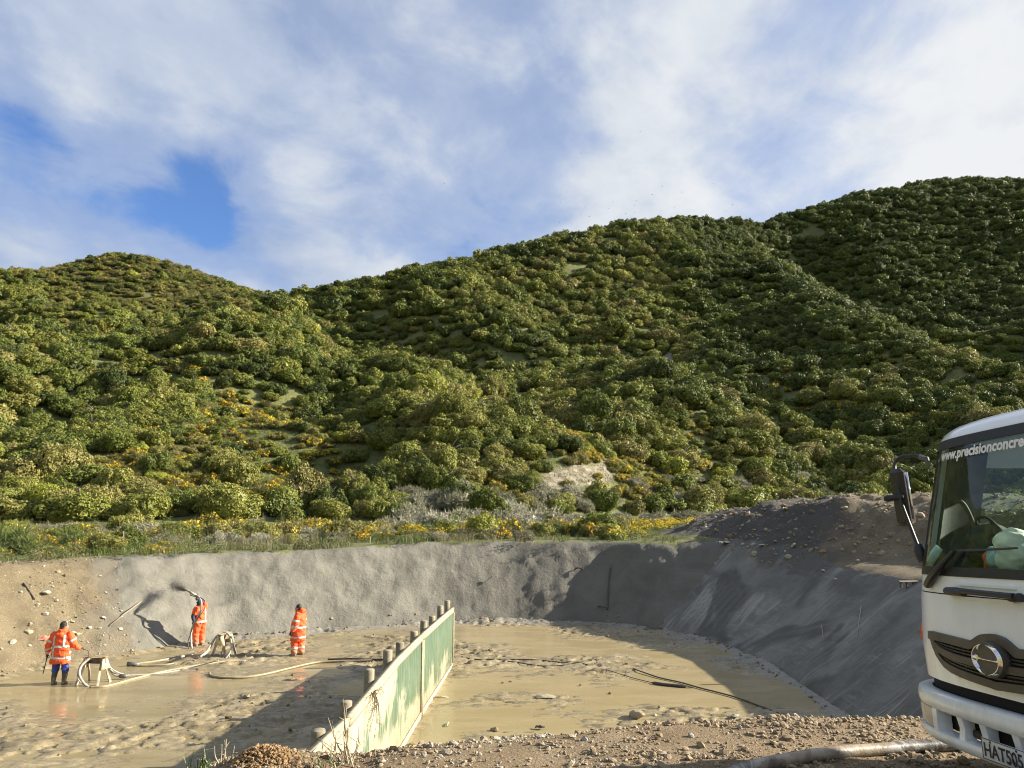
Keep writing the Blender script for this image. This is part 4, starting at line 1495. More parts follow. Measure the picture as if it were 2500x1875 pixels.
for u, y, R, s in GREYS:
    x, y, z = on_flat(u, y)
    _t = rnd.uniform(.25, .8)
    if 950 < u < 1420 and y > 50: R *= 1.4; _t = rnd.uniform(.55, .95)
    silver = u in (535, 515, 625, 640, 700, 715)
    w = 'small silver grey shrub with upright twigs on top of the pale concrete bank' if silver else ('wide flat topped grey green shrub above the left end of the concrete bank' if u in (330, 395) else ('%s grey %s shrub on the flat %s' % ('tiny' if R < .5 else 'small' if R < .85 else 'tall' if R > 1.35 else 'middling', 'olive' if _t < .45 else 'straw', 'above the man spraying' if u < 560 else 'above the man in side view' if u < 800 else 'above the far barrier end' if u < 1130 else 'under the pale clay face' if u < 1420 else 'beside the yellow flower strip')) if u < 1800 else 'pale grey green shrub peeping over the spoil mound')
    plant_bush('grey_shrub', 'shrub', ('grey', x, y, z, R, s, .95 if silver else _t), w, 'shrubs, ' + w, GREY_M)
for u, y, R, s, i in GORSES:
    x, y, z = on_flat(u, y)
    w = '%s gorse bush %s on the flat %s' % ('low' if R < .75 else 'big', 'in full yellow flower' if i == 2 else 'with scattered yellow flowers', 'above the earth bank' if u < 300 else 'above the back bank' if u < 1000 else 'under the pale clay face' if u < 1400 else 'in the yellow strip')
    if u == 350: w = 'bright yellow gorse bush on the bank edge, level with the first stake'
    plant_bush('gorse_bush', 'bush', ('gorse', x, y, z, R, s, rnd.uniform(.2, .8)), w, 'gorse, ' + w, GORSE_M, GORSE_F, i)
for _ in range(120):
    u = _rg.uniform(-20, 1500); y = _rg.uniform(39.5, 62) if u > 420 else _rg.uniform(32.5, 56); R = _rg.uniform(.35, .95) if y < 43 else _rg.uniform(.6, 1.45); t = _rg.uniform(.2, .95)
    x, y, z = on_flat(u, y)
    if toe_d(x, y) < 3.2 and y < 49: continue
    if _rg.random() < .42:
        i = _rg.choice([0, 1, 1, 2]); q = 'low' if R < .75 else 'big'
        w = '%s gorse bush %s on the flat %s' % (q, 'in full yellow flower' if i == 2 else 'with scattered yellow flowers', 'above the earth bank' if u < 300 else 'above the back bank' if u < 1000 else 'under the pale clay face')
        plant_bush('gorse_bush', 'bush', ('gorse', x, y, z, R, _rg.uniform(.7, 1.1), t), w, 'gorse, ' + w, GORSE_M, GORSE_F, i)
        continue
    w = '%s %s shrub on the flat %s' % ('low' if R < .6 else 'head high' if R > 1.1 else 'waist high', tone_word(t), 'above the earth bank' if u < 300 else 'above the man spraying' if u < 560 else 'above the man in side view' if u < 800 else 'above the far barrier end' if u < 1130 else 'under the pale clay face')
    plant_bush('small_shrub', 'shrub', ('low', x, y, z, R, _rg.uniform(.7, 1.2), t), w, 'shrubs, ' + w, TREE_M)
for u, y, R, s, i in BROOMS:
    x, y, z = on_flat(u, y)
    w = '%s green broom bush %s' % ('wide' if R > .87 else 'small', 'at the left edge above the earth bank' if u < 300 else 'above the far barrier end' if u < 1200 else 'under the pale clay face')
    plant_bush('broom_bush', 'bush', ('broom', x, y, z, R, s, rnd.uniform(.2, .8)), w, 'broom, ' + w, BROOM_M, BROOM_F, i)
#%%OBJ
# ------------------------------------------------------------------ stones
def stone_mesh(name, seed, mat, flat=.65, sub=1, jag=.28):
    bm = bmesh.new()
    bmesh.ops.create_icosphere(bm, subdivisions=sub, radius=1)
    r = np.random.default_rng(seed)
    ax = r.normal(size=(7, 3)); ax /= np.linalg.norm(ax, axis=1, keepdims=True)
    lim_ = r.uniform(.55, .95, 7)
    sc = np.array([1.0, r.uniform(.6, .95), flat * r.uniform(.7, 1.2)])
    for v in bm.verts:
        c = np.array(v.co)
        for a, l in zip(ax, lim_):
            dd = c @ a
            if dd > l: c = c - a * (dd - l)
        c = c * (1 + r.normal() * jag * .25) * sc
        v.co = c
    me = bpy.data.meshes.new(name)
    bm.to_mesh(me); bm.free()
    me.materials.append(mat)
    return me


def stone_mat(name, stops):
    m, n = material(name)
    t = n.attr('tint', 'INSTANCER')
    oi = n.new('ShaderNodeObjectInfo').outputs['Random']
    c = n.ramp(n.math('ADD', n.math('MULTIPLY', t, .75), n.math('MULTIPLY', oi, .25)), stops)
    f = n.noise(n.pos(), 45, 5, .65)
    c = n.mix(n.ramp(f, [(.4, .45), (.62, 0)]), c, tuple(x * .6 for x in stops[0][1]))
    n.bsdf(c, .92, n.bump(f, .6, .01))
    return m


M_STONE = stone_mat('gravel_stone', [(0, (.16, .115, .07)), (.35, (.28, .215, .135)), (.65, (.36, .30, .21)), (.85, (.33, .32, .29)), (1, (.50, .46, .38))])
M_PALE = stone_mat('pale_stone', [(0, (.30, .25, .16)), (.5, (.42, .37, .26)), (1, (.58, .54, .44))])
M_CLOD = stone_mat('mud_clod', [(0, (.13, .105, .06)), (.5, (.20, .165, .10)), (1, (.28, .235, .145))])
STONES = [stone_mesh('stone', i, M_STONE, .6) for i in range(6)]
STONES2 = [stone_mesh('stone', 40 + i, M_STONE, .6, 2, .2) for i in range(4)]
PALES = [stone_mesh('stone', 20 + i, M_PALE, .6) for i in range(5)]
CLODS = [stone_mesh('clod', 60 + i, M_CLOD, .55, 1, .4) for i in range(5)]


def heap(name, label, P, size, tint, meshes, sink=.3):
    n_ = len(P)
    Q = P.copy(); Q[:, 2] += size * (.45 - sink)
    scatter(name, label, Q, np.c_[rng.normal(0, .35, n_), rng.normal(0, .35, n_), rng.uniform(0, 6.28, n_)], np.c_[size, size, size], rng.integers(0, len(meshes), n_), tint, hidden_coll('shape_' + name, meshes))


r = np.random.default_rng(31)
# near ground
n_ = 46000
P = np.c_[r.uniform(-5.5, 6.2, n_), 3.6 + 4.4 * r.uniform(0, 1, n_) ** .85]
z, d, s, ru, g, kk_ = site(P[:, 0], P[:, 1])
dens = fbm(P[:, 0] * 1.3, P[:, 1] * 1.3, 4, 401)
ok = (d > 1.5) & (r.uniform(size=n_) < sstep(.25, .6, dens) * .9 + .1)
P = np.c_[P, z][ok]
sz = np.clip(r.lognormal(-4.55, .6, len(P)), .005, .06)
tone = np.clip(.42 + .5 * (fbm(P[:, 0] * .8, P[:, 1] * 1.5, 3, 411) - .5) + .25 * sstep(-1.2, -.2, P[:, 0]) * sstep(1.2, .2, P[:, 0]) + r.normal(0, .2, len(P)), 0, 1)
heap('gravel', 'loose stones and gravel on the near ground', P, sz, tone, STONES)
# earth bank stones
n_ = 9000
P = np.c_[r.uniform(-30, -11.5, n_), r.uniform(20, 31, n_)]
z, d, s, ru, g, kk_ = site(P[:, 0], P[:, 1])
e_ = (P[:, 0] + 13.3) * .8 + (P[:, 1] - 28.2) * .6
ok = (d > .1) & (d < 4.2) & ((s == 0) | (e_ < -.1)) & (fbm(P[:, 0] * .7, P[:, 1] * .7, 3, 421) > .40)
P = np.c_[P, z][ok]
heap('bank_stones', 'small pale stones in the brown earth bank', P, np.clip(r.lognormal(-3.6, .55, len(P)), .012, .11), r.uniform(0, 1, len(P)) ** 1.6, PALES + CLODS[:3])
n_ = 9000
P = np.c_[r.uniform(9, 25, n_), r.uniform(15, 46, n_)]
z, d, s, ru, g, kk_ = site(P[:, 0], P[:, 1])
ok = (d > 3.6) & (g > 3.35) & (r.uniform(size=n_) < .8)
P = np.c_[P, z][ok]
heap('mound_stones', 'stones and clods over the spoil mound', P, np.clip(r.lognormal(-3.1, .6, len(P)), .015, .2), np.clip(r.normal(.45, .25, len(P)), 0, 1), STONES)
# clods on the mud and along the toe
n_ = 9000
P = np.c_[r.uniform(-18, 8.3, n_), r.uniform(11, 36, n_)]
z, d, s, ru, g, kk_ = site(P[:, 0], P[:, 1])
zz_ = np.array([mud_z(a, b) for a, b in P])
rough_ = fbm(P[:, 0] * .5, P[:, 1] * .6, 3, 431)
ok = ((d < .35) & (zz_ > .03) & (rough_ > .52) & (r.uniform(size=n_) < .22)) | ((d > -.35) & (d < .35) & (zz_ > .0) & (r.uniform(size=n_) < .9))
P = np.c_[P, zz_][ok]
heap('mud_clods', 'broken clods of mud on the pit floor and along its edge', P, np.clip(r.lognormal(-3.1, .45, len(P)), .02, .13), r.uniform(0, 1, len(P)), CLODS)

# bigger single stones: (pixel u, v, size px, kind)
def lay_stone(u, v, px, label, group, meshes, tint, zfun, sinkf=.25, flat=None):
    """find the ground under a pixel by walking the view ray"""
    d = ray(u, v)
    t = 3.0
    prev = None
    p = CAM + d * t
    while t < 70:
        p = CAM + d * t
        if p[2] <= zfun(p[0], p[1]): break
        t += .04
    R = px * np.linalg.norm(p - CAM) / FPX / 2
    o = link('rock', rnd.choice(meshes), None, (p[0], p[1], zfun(p[0], p[1]) + R * .2))
    o.scale = (R, R, R)
    o.rotation_euler = (rnd.uniform(-.3, .3), rnd.uniform(-.3, .3), rnd.uniform(0, 6.28))
    o['tint'] = tint
    tag(o, label, 'rock', group)
    return o


_zc = {}
def gz_any(x, y):
    d = toe_d(x, y)
    return ground_z(x, y) if d > 0.1 else mud_z(x, y)


PALES2 = [stone_mesh('rock', 80 + i, M_PALE, .55, 2, .18) for i in range(4)]
for u, v, px, lab in ((112, 1451, 22, 'largest pale rock high on the brown earth bank'), (137, 1468, 11, 'small pale rock just below the largest pale rock on the earth bank'), (70, 1548, 17, 'grey rock on the earth bank left of the man with his back turned'), (30, 1570, 17, 'pale angular rock low on the earth bank near the left edge'),
                      (177, 1550, 19, 'pale rock beside the head of the man with his back turned'), (190, 1551, 12, 'small round rock right of the back turned man, at head height'), (293, 1537, 12, 'pale rock at the toe of the bank right of the man with his back turned'), (252, 1511, 13, 'pale flat rock on the bank under the leaning stick'),
                      (219, 1535, 12, 'pale rock on the bank midway from the back turned man to the leaning stick'), (243, 1408, 9, 'small pale rock near the top of the earth bank'), (71, 1579, 10, 'small pale rock below the grey rock on the earth bank'), (177, 1520, 11, 'pale chip above the rock beside the man with his back turned'), (110, 1502, 16, 'long thin pale rock in the middle of the earth bank'), (3, 1588, 10, 'pale rock low at the left edge of the earth bank'), (51, 1447, 8, 'small pale stone left of the largest pale rock')):
    lay_stone(u, v, px, lab, None, PALES2, rnd.uniform(.45, 1), gz_any)
for u, v, px, lab in ((1556, 1752, 46, 'large grey pointed rock on the lip of the gravel'), (1396, 1803, 24, 'bluish grey rock lying in the near gravel'), (1428, 1810, 20, 'pale yellow rock next to the bluish grey rock'), (1687, 1799, 20, 'grey rock in the near gravel below the white sheet'), (1805, 1778, 16, 'pale rock on the near gravel right of the white sheet'),
                      (1895, 1771, 18, 'grey rock on the gravel lip towards the truck'), (1213, 1782, 14, 'dark brown rock at the lip beside the barrier'), (1206, 1785, 22, 'brown stone half buried at the gravel lip'), (1600, 1748, 12, 'small grey stone right of the pointed rock'), (1990, 1768, 13, 'small pale stone on the gravel towards the truck'), (1950, 1795, 12, 'small brown stone on the gravel above the thick hose'), (935, 1862, 17, 'pale stone at the near foot of the barrier'), (1075, 1850, 13, 'grey stone in the gravel right of the barrier'), (1735, 1850, 12, 'small stone left of the end of the thick hose')):
    lay_stone(u, v, px, lab, None, STONES2, {'bluish': .86, 'yellow': .97, 'brown': .2}.get(next((k for k in ('bluish', 'yellow', 'brown') if k in lab), ''), .83), gz_any)
for u, v, px, lab in ((1228 + 0, 1668, 15, 'grey clod standing in the wet mud right of the barrier'), (1247, 1665, 14, 'mud clod right of the grey clod by the barrier'), (1418, 1675, 16, 'dark clod in the yellow mud in the middle of the pit'), (1490, 1695, 17, 'flat clod beside the loose black hose'), (1613, 1535, 18, 'pale clod in the shaded mud near the far corner'), (1697, 1549, 14, 'small clod in the shaded mud below the streaked slope'), (650 - 20, 1700, 0, '')):
    if px: lay_stone(u, v, px * .7, lab, None, CLODS, .35, gz_any)
for u, v, px, lab in ((2088, 1330, 11, 'flat pale stone on the face of the spoil mound'), (2095, 1371, 12, 'pale stone at the foot of the mound face'), (2120, 1330, 0, ''), (2105, 1282, 10, 'pale flat stone high on the mound face'), (2010, 1395, 12, 'pale stone on the edge above the shaded slope'), (2040, 1415, 10, 'small stone where the mound meets the shaded slope')):
    if px: lay_stone(u, v, px, lab, None, PALES2, .7, gz_any)


# ------------------------------------------------------------------ the ply barrier on posts
M_POST = simple('round_post_timber', (.235, .205, .145), .9, .35, 7, .5, 30)
M_BATTEN = simple('mud_splashed_batten', (.38, .33, .22), .85, .25, 9, .4, 40)
m, n = material('green_ply_splashed')
p = n.pos()
a = n.noise(n.mapping(p, scale=(1, .45, .55)), 1.15, 5, .6, .4)
drip = n.noise(n.mapping(p, scale=(1, 7, .7)), 2.2, 5, .65)
sx = n.new('ShaderNodeSeparateXYZ'); n.l.new(p, sx.inputs[0])
hz = n.new('ShaderNodeMapRange'); n.l.new(sx.outputs[2], hz.inputs[0]); hz.inputs[1].default_value = 0.0; hz.inputs[2].default_value = 1.0; hz.inputs[3].default_value = .24; hz.inputs[4].default_value = 0
ny_ = n.new('ShaderNodeMapRange'); n.l.new(sx.outputs[1], ny_.inputs[0]); ny_.inputs[1].default_value = 19; ny_.inputs[2].default_value = 12; ny_.inputs[3].default_value = -.05; ny_.inputs[4].default_value = .12
# splash grows towards the near top, where the panel has been hit
hi = n.new('ShaderNodeMapRange'); n.l.new(sx.outputs[2], hi.inputs[0]); hi.inputs[1].default_value = 1.1; hi.inputs[2].default_value = 2.0; hi.inputs[3].default_value = 0; hi.inputs[4].default_value = .14
hi2 = n.math('MULTIPLY', hi.outputs[0], n.math('GREATER_THAN', ny_.outputs[0], .0))
f = n.math('ADD', n.math('ADD', n.math('MULTIPLY', a, .7), n.math('MULTIPLY', drip, .3)), n.math('ADD', hz.outputs[0], n.math('ADD', ny_.outputs[0], hi2)))
msk = n.math('MULTIPLY_ADD', n.ramp(f, [(.53, 0.0), (.60, .75), (.72, 1.0)]), .82, n.math('MULTIPLY', n.ramp(drip, [(.42, 0), (.7, 1)]), .22))
green = n.ramp(n.noise(n.mapping(p, scale=(1, 14, .8)), 3, 5, .6), [(.3, (.046, .088, .052)), (.6, (.078, .128, .080)), (.8, (.14, .18, .12))])
cream = n.ramp(n.noise(p, 5, 5, .6), [(.3, (.33, .30, .20)), (.7, (.46, .42, .30))])
c = n.mix(msk, green, cream)
n.bsdf(c, n.math('MULTIPLY_ADD', msk, .45, .42), n.bump(n.math('ADD', msk, n.math('MULTIPLY', drip, .4)), .25, .02))
M_PLY = m
FLY = np.array([9.4, 12, 16.9, 20.1, 26.2]); FLX = np.array([-2.50, -2.44, -2.40, -2.27, -1.95])
fxl = lambda y: float(np.interp(y, FLY, FLX))
FTY = np.array([9.4, 12, 16, 20.1, 23, 26.2]); FTZ = np.array([2.12, 2.0, 1.96, 1.92, 1.88, 1.82])
ftz = lambda y: float(np.interp(y, FTY, FTZ))
bar = empty('barrier_wall', (-2.3, 18, 0))
tag(bar, 'green plywood barrier splashed with dried concrete and standing on round posts across the pit', 'barrier')
INV = Matrix.Translation((2.3, -18, 0))


def bpart(mb, name, mat, smooth=False, label=None):
    o = mb.build(name, mat, bar, smooth)
    o.matrix_parent_inverse = Matrix.Identity(4)
    o.location = (2.3, -18, 0)
    if label: o['label'] = label
    return o


def slab(mb, y0, y1, zlo, zhi, x0, x1, k=10):
    """a board that follows the line of the barrier; zlo, zhi functions of y"""
    ys = np.linspace(y0, y1, k + 1)
    V = []
    for yy in ys:
        for xx in (x0, x1):
            for zz2 in (zlo(yy), zhi(yy)):
                V.append((fxl(yy) + xx, yy, zz2))
    F = []
    for i in range(k):
        a = i * 4; b = a + 4
        F += [(a, b, b + 1, a + 1), (a + 2, a + 3, b + 3, b + 2), (a, a + 2, b + 2, b), (a + 1, b + 1, b + 3, a + 3)]
    F += [(0, 1, 3, 2), (k * 4, k * 4 + 2, k * 4 + 3, k * 4 + 1)]
    mb.add(V, None, F)


for (a, b, lab) in ((9.6, 11.96, 'nearest, mostly hidden panel'), (12.04, 20.06, 'long middle panel'), (20.14, 26.15, 'greenest panel at the far end')):
    mb = MB(); slab(mb, a, b, lambda y: -.25, lambda y: ftz(y) - .012, -.012, .012); bpart(mb, 'panel', M_PLY, label=lab)
    mb = MB(); slab(mb, a, b, lambda y: ftz(y) - .10, lambda y: ftz(y) - .004, .014, .05); bpart(mb, 'rail', M_BATTEN)
    mb = MB(); slab(mb, a, b, lambda y: ftz(y) + .002, lambda y: ftz(y) + .042, -.06, .055); bpart(mb, 'cap_board', M_BATTEN)
    mb = MB(); slab(mb, a, b, lambda y: -.05, lambda y: .13, .014, .045); bpart(mb, 'bottom_rail', M_BATTEN)
for yb in (12.0, 20.02, 20.18, 26.17):
    mb = MB(); slab(mb, yb - .035, yb + .035, lambda y: -.2, lambda y: ftz(y) - .11, .015, .055, 1); bpart(mb, 'batten', M_BATTEN)
for u, v, w_ in ((1097, 1466.5, 16.5), (1079.5, 1478.5, 17), (1060.5, 1504, 18), (1041.5, 1515.5, 20), (1019, 1541, 23), (986.8, 1568, 25), (957.6, 1587, 26), (918.7, 1633.6, 27), (864, 1711.7, 28), (802, 1781, 28)):
    q = (u - 1250) / FPX
    y = 20.0
    for _ in range(20):
        y = (fxl(y) - .19) / (q * (cP + 0 * sP)) if False else (fxl(y) - .19) * FPX / (u - 1250)
        y = min(max(y, 9.6), 27)
    x = fxl(y) - .19
    zt_ = at_y(u, v, y)[2]
    R = .096
    mb = MB()
    lean = rnd.uniform(-.02, .02)
    mb.tube([(x, y, -.4), (x + lean * .5, y, zt_ * .5), (x + lean, y, zt_ - .012), (x + lean, y, zt_)], [R * 1.03, R, R, R * .94], 14)
    bpart(mb, 'post', M_POST, True)

# ------------------------------------------------------------------ hoses
M_HOSE = simple('pale_concrete_hose', (.36, .335, .275), .7, .3, 10, .3, 30)
M_HOSEMUD = simple('hose_under_mud', (.29, .24, .145), .45, .2, 4, .4, 20)
M_BLACKHOSE = simple('black_hose', (.045, .040, .034), .5, .5, 6, .3, 30)
M_STEEL = simple('dirty_steel', (.20, .19, .17), .5, .4, 30, .2, Metallic=.6)


def hose(name, px, r_, mat, label, z=.03, cat='hose', k=7, zs=None, seg=10):
    P_ = []
    for i, (u, v) in enumerate(px):
        h = z if zs is None else zs[i]
        p = at_z(u, v, 0.0)
        base = mud_z(p[0], p[1]) * .6
        P_.append((p[0], p[1], base + h))
    C = catmull(P_, k)
    mb = MB(); mb.tube(C, r_, seg)
    o = mb.build(name, mat, None, True)
    tag(o, label, cat)
    return o


hose('mud_hose', [(322, 1622), (333, 1622), (392, 1614), (444, 1604), (470, 1600)], .034, M_HOSEMUD, 'short muddy hose nearest the bank, ending in a dark coupling', .02)
hose('mud_hose', [(330, 1627), (360, 1627), (416, 1624), (485, 1608), (500, 1600)], .032, M_HOSEMUD, 'muddy hose just in front of the short hose, leading to the far trestle', .02)
hose('mud_hose', [(218, 1680), (263, 1676), (333, 1657), (402, 1641), (485, 1628), (560, 1618), (600, 1615)], .036, M_HOSEMUD, 'long muddy hose running from the near trestle to the right', .015)
hose('mud_hose', [(511, 1646), (516, 1653), (540, 1657), (589, 1657), (641, 1650), (700, 1636), (760, 1622), (802, 1618), (885, 1618), (945, 1617)], .034, M_HOSEMUD, 'hose with a hooked end crossing the mud to the barrier', .035)
hose('black_hose', [(800, 1615), (850, 1614), (900, 1617), (945, 1619), (985, 1618)], .03, M_BLACKHOSE, 'black hose lying against the left side of the barrier', .07)
hose('black_hose', [(1118, 1609), (1160, 1612), (1201, 1615), (1302, 1617), (1383, 1621), (1464, 1629)], .022, M_BLACKHOSE, 'black hose running right from the far end of the barrier', .03)
hose('black_hose', [(1200, 1613), (1260, 1622), (1320, 1628), (1370, 1628), (1410, 1624), (1450, 1631)], .018, M_BLACKHOSE, 'second black hose looping below the first beyond the barrier', .03)
hose('black_hose', [(1546, 1637), (1607, 1656), (1660, 1668), (1709, 1682), (1790, 1703), (1851, 1725), (1900, 1744)], .02, M_BLACKHOSE, 'long black hose slanting from mid pit to the right gravel lip', .03)
hose('flat_hose', [(1470, 1639), (1481, 1641), (1546, 1658), (1607, 1672), (1650, 1677), (1696, 1682)], [.012] * 20 + [.05] * 12 + [.012] * 4, M_BLACKHOSE, 'dark flat hose in the mud left of the long black hose', .03)

# the thick hose on the near gravel
P_ = []
for u, v in ((1700, 1925), (1790, 1888), (1835, 1872), (1931, 1853), (2018, 1840), (2150, 1829), (2281, 1821), (2390, 1822), (2520, 1832), (2640, 1850)):
    d = ray(u, v); t = 3.0
    while t < 14:
        p = CAM + d * t
        if p[2] <= gz_any(p[0], p[1]) + .04: break
        t += .02
    P_.append(p)
m, n = material('taped_hose')
p = n.pos()
wv_ = n.noise(n.mapping(p, scale=(9, 2, 9)), 1.0, 5, .7, .5)
c = n.ramp(wv_, [(.36, (.035, .032, .03)), (.50, (.13, .125, .12)), (.56, (.30, .295, .29)), (.72, (.42, .40, .37))])
c = n.mix(n.ramp(n.noise(p, 1.2, 3), [(.5, 0), (.62, .7)]), c, (.30, .23, .14))
n.bsdf(c, .42, n.bump(wv_, .4, .02))
mb = MB(); mb.tube(catmull(P_, 8), .046, 14)
tag(mb.build('thick_hose', m, None, True), 'thick worn silver grey hose lying on the near gravel under the truck', 'hose')

# ------------------------------------------------------------------ trestles with hoses over them
M_TIMBER = simple('trestle_timber', (.20, .15, .09), .85, .35, 7, .4, 40)
M_TIMBERP = simple('trestle_leg', (.52, .47, .37), .8, .25, 9, .3, 40)
M_PLYP = simple('pale_ply', (.56, .47, .28), .8, .18, 5, .2, 40)


def fit(u, v, y):
    return at_y(u, v, y)


def trestle(name, c, rz_, length, h, label):
    e = empty(name, c, rz_)
    tag(e, label, 'trestle')
    MB().box((0, 0, h - .02), (length, .14, .04), bevel=.004).build('top_board', M_TIMBER, e)
    MB().box((0, 0, h - .13), (length - .06, .05, .17), bevel=.004).build('beam', M_TIMBER, e)
    for sx_ in (-1, 1):
        for sy_ in (-1, 1):
            mb = MB()
            a = np.array([sx_ * (length / 2 - .12), sy_ * .045, h - .05]); b = np.array([sx_ * (length / 2 - .02), sy_ * .30, -.06])
            d_2 = b - a
            M_ = np.array(Vector(d_2).to_track_quat('Z', 'Y').to_matrix())
            mb.box((a + b) / 2, (.05, .075, np.linalg.norm(d_2)), M=M_, bevel=.003)
            mb.build('leg', M_TIMBERP, e)
        V = [(sx_ * (length / 2 - .065), -.10, h - .06), (sx_ * (length / 2 - .065), .10, h - .06), (sx_ * (length / 2 - .03), .19, h - .36), (sx_ * (length / 2 - .03), -.19, h - .36)]
        V2 = [(x + sx_ * .018, y_, z_) for x, y_, z_ in V]
        mb = MB(); mb.add(V + V2, None, [(0, 1, 2, 3), (7, 6, 5, 4), (0, 4, 5, 1), (1, 5, 6, 2), (2, 6, 7, 3), (3, 7, 4, 0)])
        mb.build('gusset', M_PLYP, e)
    return e


t1 = at_z(228, 1668, 0)
trestle('trestle', (t1[0], t1[1], 0), rad(-9), .74, .77, 'wooden trestle beside the man with his back turned, a pale hose curled over it')
t2 = at_z(546, 1604, 0)
trestle('trestle', (t2[0], t2[1], 0), rad(78), .70, .80, 'wooden trestle seen end on, between the man spraying and the man in side view')


def arc_hose(name, pts, r_, mat, label, yoff=None):
    """pts: (u, v, distance)"""
    C = catmull([at_y(u, v, y) for u, v, y in pts], 7)
    mb = MB(); mb.tube(C, r_, 12)
    return tag(mb.build(name, mat, None, True), label, 'hose')


Y = t1[1]
fq = lambda a, b: (160 + a * 170 / 2212, 1580 + b * 120 / 1561)
arc_hose('curled_hose', [(*fq(980, 1290), Y - .5), (*fq(760, 1280), Y - .45), (*fq(560, 1120), Y - .4), (*fq(440, 860), Y - .32), (*fq(500, 600), Y - .22), (*fq(700, 410), Y - .1), (*fq(880, 345), Y), (*fq(1030, 372), Y + .05), (*fq(1200, 400), Y + .1), (*fq(1350, 560), Y + .25), (*fq(1480, 800), Y + .4), (*fq(1640, 900), Y + .5), (*fq(1850, 930), Y + .5)], .038, M_HOSE, 'thick pale hose curled over the near trestle')
arc_hose('thin_hose', [(*fq(960, 1275), Y - .42), (*fq(700, 1250), Y - .42), (*fq(440, 1080), Y - .42), (*fq(385, 860), Y - .32), (*fq(480, 560), Y - .2), (*fq(720, 360), Y - .05), (*fq(900, 318), Y + .05), (*fq(1050, 350), Y + .1), (*fq(1330, 420), Y + .1), (*fq(1400, 620), Y + .2), (*fq(1600, 770), Y + .4), (*fq(1850, 860), Y + .6), (*fq(2150, 890), Y + .8), (400, 1643, Y + 1.3), (465, 1630, Y + 2.0), (534, 1612, 25.6)], .018, M_HOSE, 'thin pale hose following the thick one over the near trestle')
mb = MB(); p = fit(*fq(1860, 920), Y + .5); mb.tube([p - (.12, 0, 0), p, p + (.1, 0, 0)], [.06, .07, .05], 10)
tag(mb.build('hose_coupling', M_STEEL, None, True), 'dark steel coupling at the end of the thick pale hose', 'coupling')
mb = MB(); p = at_z(325, 1622, .05); mb.tube([p - (.18, .02, -.02), p, p + (.2, 0, 0)], [.07, .075, .05], 10)
tag(mb.build('hose_coupling', M_STEEL, None, True), 'dark coupling lying in the mud at the left end of the short hose', 'coupling')
Y2 = t2[1]
gq = lambda a, b: (420 + a * 180 / 1493, 1420 + b * 200 / 1659)
arc_hose('curled_hose', [(*gq(560, 1530), Y2 - .7), (*gq(690, 1420), Y2 - .5), (*gq(800, 1250), Y2 - .3), (*gq(920, 1090), Y2 - .1), (*gq(1040, 1030), Y2), (*gq(1150, 1075), Y2 - .05), (*gq(1200, 1230), Y2 - .25), (*gq(1190, 1400), Y2 - .45), (*gq(1080, 1570), Y2 - .6)], .036, M_HOSE, 'thick hose arched over the far trestle')
arc_hose('thin_hose', [(*gq(640, 1500), Y2 - .6), (*gq(760, 1380), Y2 - .4), (*gq(860, 1180), Y2 - .2), (*gq(960, 1055), Y2), (*gq(1080, 1005), Y2 + .05), (*gq(1190, 1090), Y2 - .02), (*gq(1215, 1300), Y2 - .3), (*gq(1150, 1480), Y2 - .5), (*gq(1200, 1600), Y2 - .65)], .02, M_HOSE, 'thin hose arched over the far trestle')

# ------------------------------------------------------------------ sticks, stakes, litter, pipes in the bank
def stick(name, a, b, r_, mat, label, cat, bendz=.02):
    a = np.array(a); b = np.array(b)
    mb = MB(); mb.tube([a, (a + b) / 2 + (0, 0, bendz), b], [r_, r_ * .85, r_ * .7], 6)
    return tag(mb.build(name, mat, None, True), label, cat)


def hit(u, v, lift=0.0):
    d = ray(u, v); t = 3.0
    while t < 80:
        p = CAM + d * t
        if p[2] <= gz_any(p[0], p[1]): break
        t += .03
    p = CAM + d * (t - .03)
    return p + (0, 0, lift)


stick('branch', hit(267, 1530, .03), hit(345, 1478, .15), .022, M_TWIG, 'bare stick leaning on the bank where the earth meets the concrete', 'stick')
stick('branch', hit(57, 1425, .02), hit(85, 1466, .05), .035, M_BARK, 'dark root poking out of the earth bank', 'stick')
stick('timber_offcut', at_z(1057, 1703, .03), at_z(1095, 1703, .03), .025, M_BATTEN, 'pale timber offcut floating right of the barrier', 'offcut')
stick('timber_offcut', at_z(1091, 1772, .03), at_z(1096, 1763, .03), .02, M_BATTEN, 'tiny pale chip floating near the barrier', 'offcut')
stick('timber_offcut', hit(2103, 1480, .03), hit(2092, 1560, .03), .012, M_HOSE, 'pale wire hanging down the shaded slope', 'wire')
stick('timber_offcut', hit(2006, 1528, .03), hit(2010, 1560, .03), .010, M_HOSE, 'shorter pale wire low on the shaded slope', 'wire')
for u, v0, v1, lab in ((302, 1362, 1297, 'thin stake at the top of the bank where earth meets concrete'), (904, 1342, 1311, 'thin stake on the concrete bank top, left of a pair'), (947, 1340, 1311, 'thin stake on the concrete bank top, right one of a pair'), (992, 1336, 1312, 'thin stake on the bank top right of the pair'), (2002, 1229, 1217, 'short stake at the crest of the spoil mound')):
    y = 34.0 if u < 400 else 39.2 if u < 1200 else 40.0
    p0 = at_y(u, v0, y); p0[2] = ground_z(p0[0], y) - .05
    p1 = at_y(u, v1, y)
    stick('stake', p0, p1, .016, M_TIMBERP, lab, 'stake', 0)
# bent pipe and a split hanging in the back bank
def on_bank(u, v, off=.03):
    p = hit(u, v)
    d = ray(u, v)
    return p - d / np.linalg.norm(d) * off


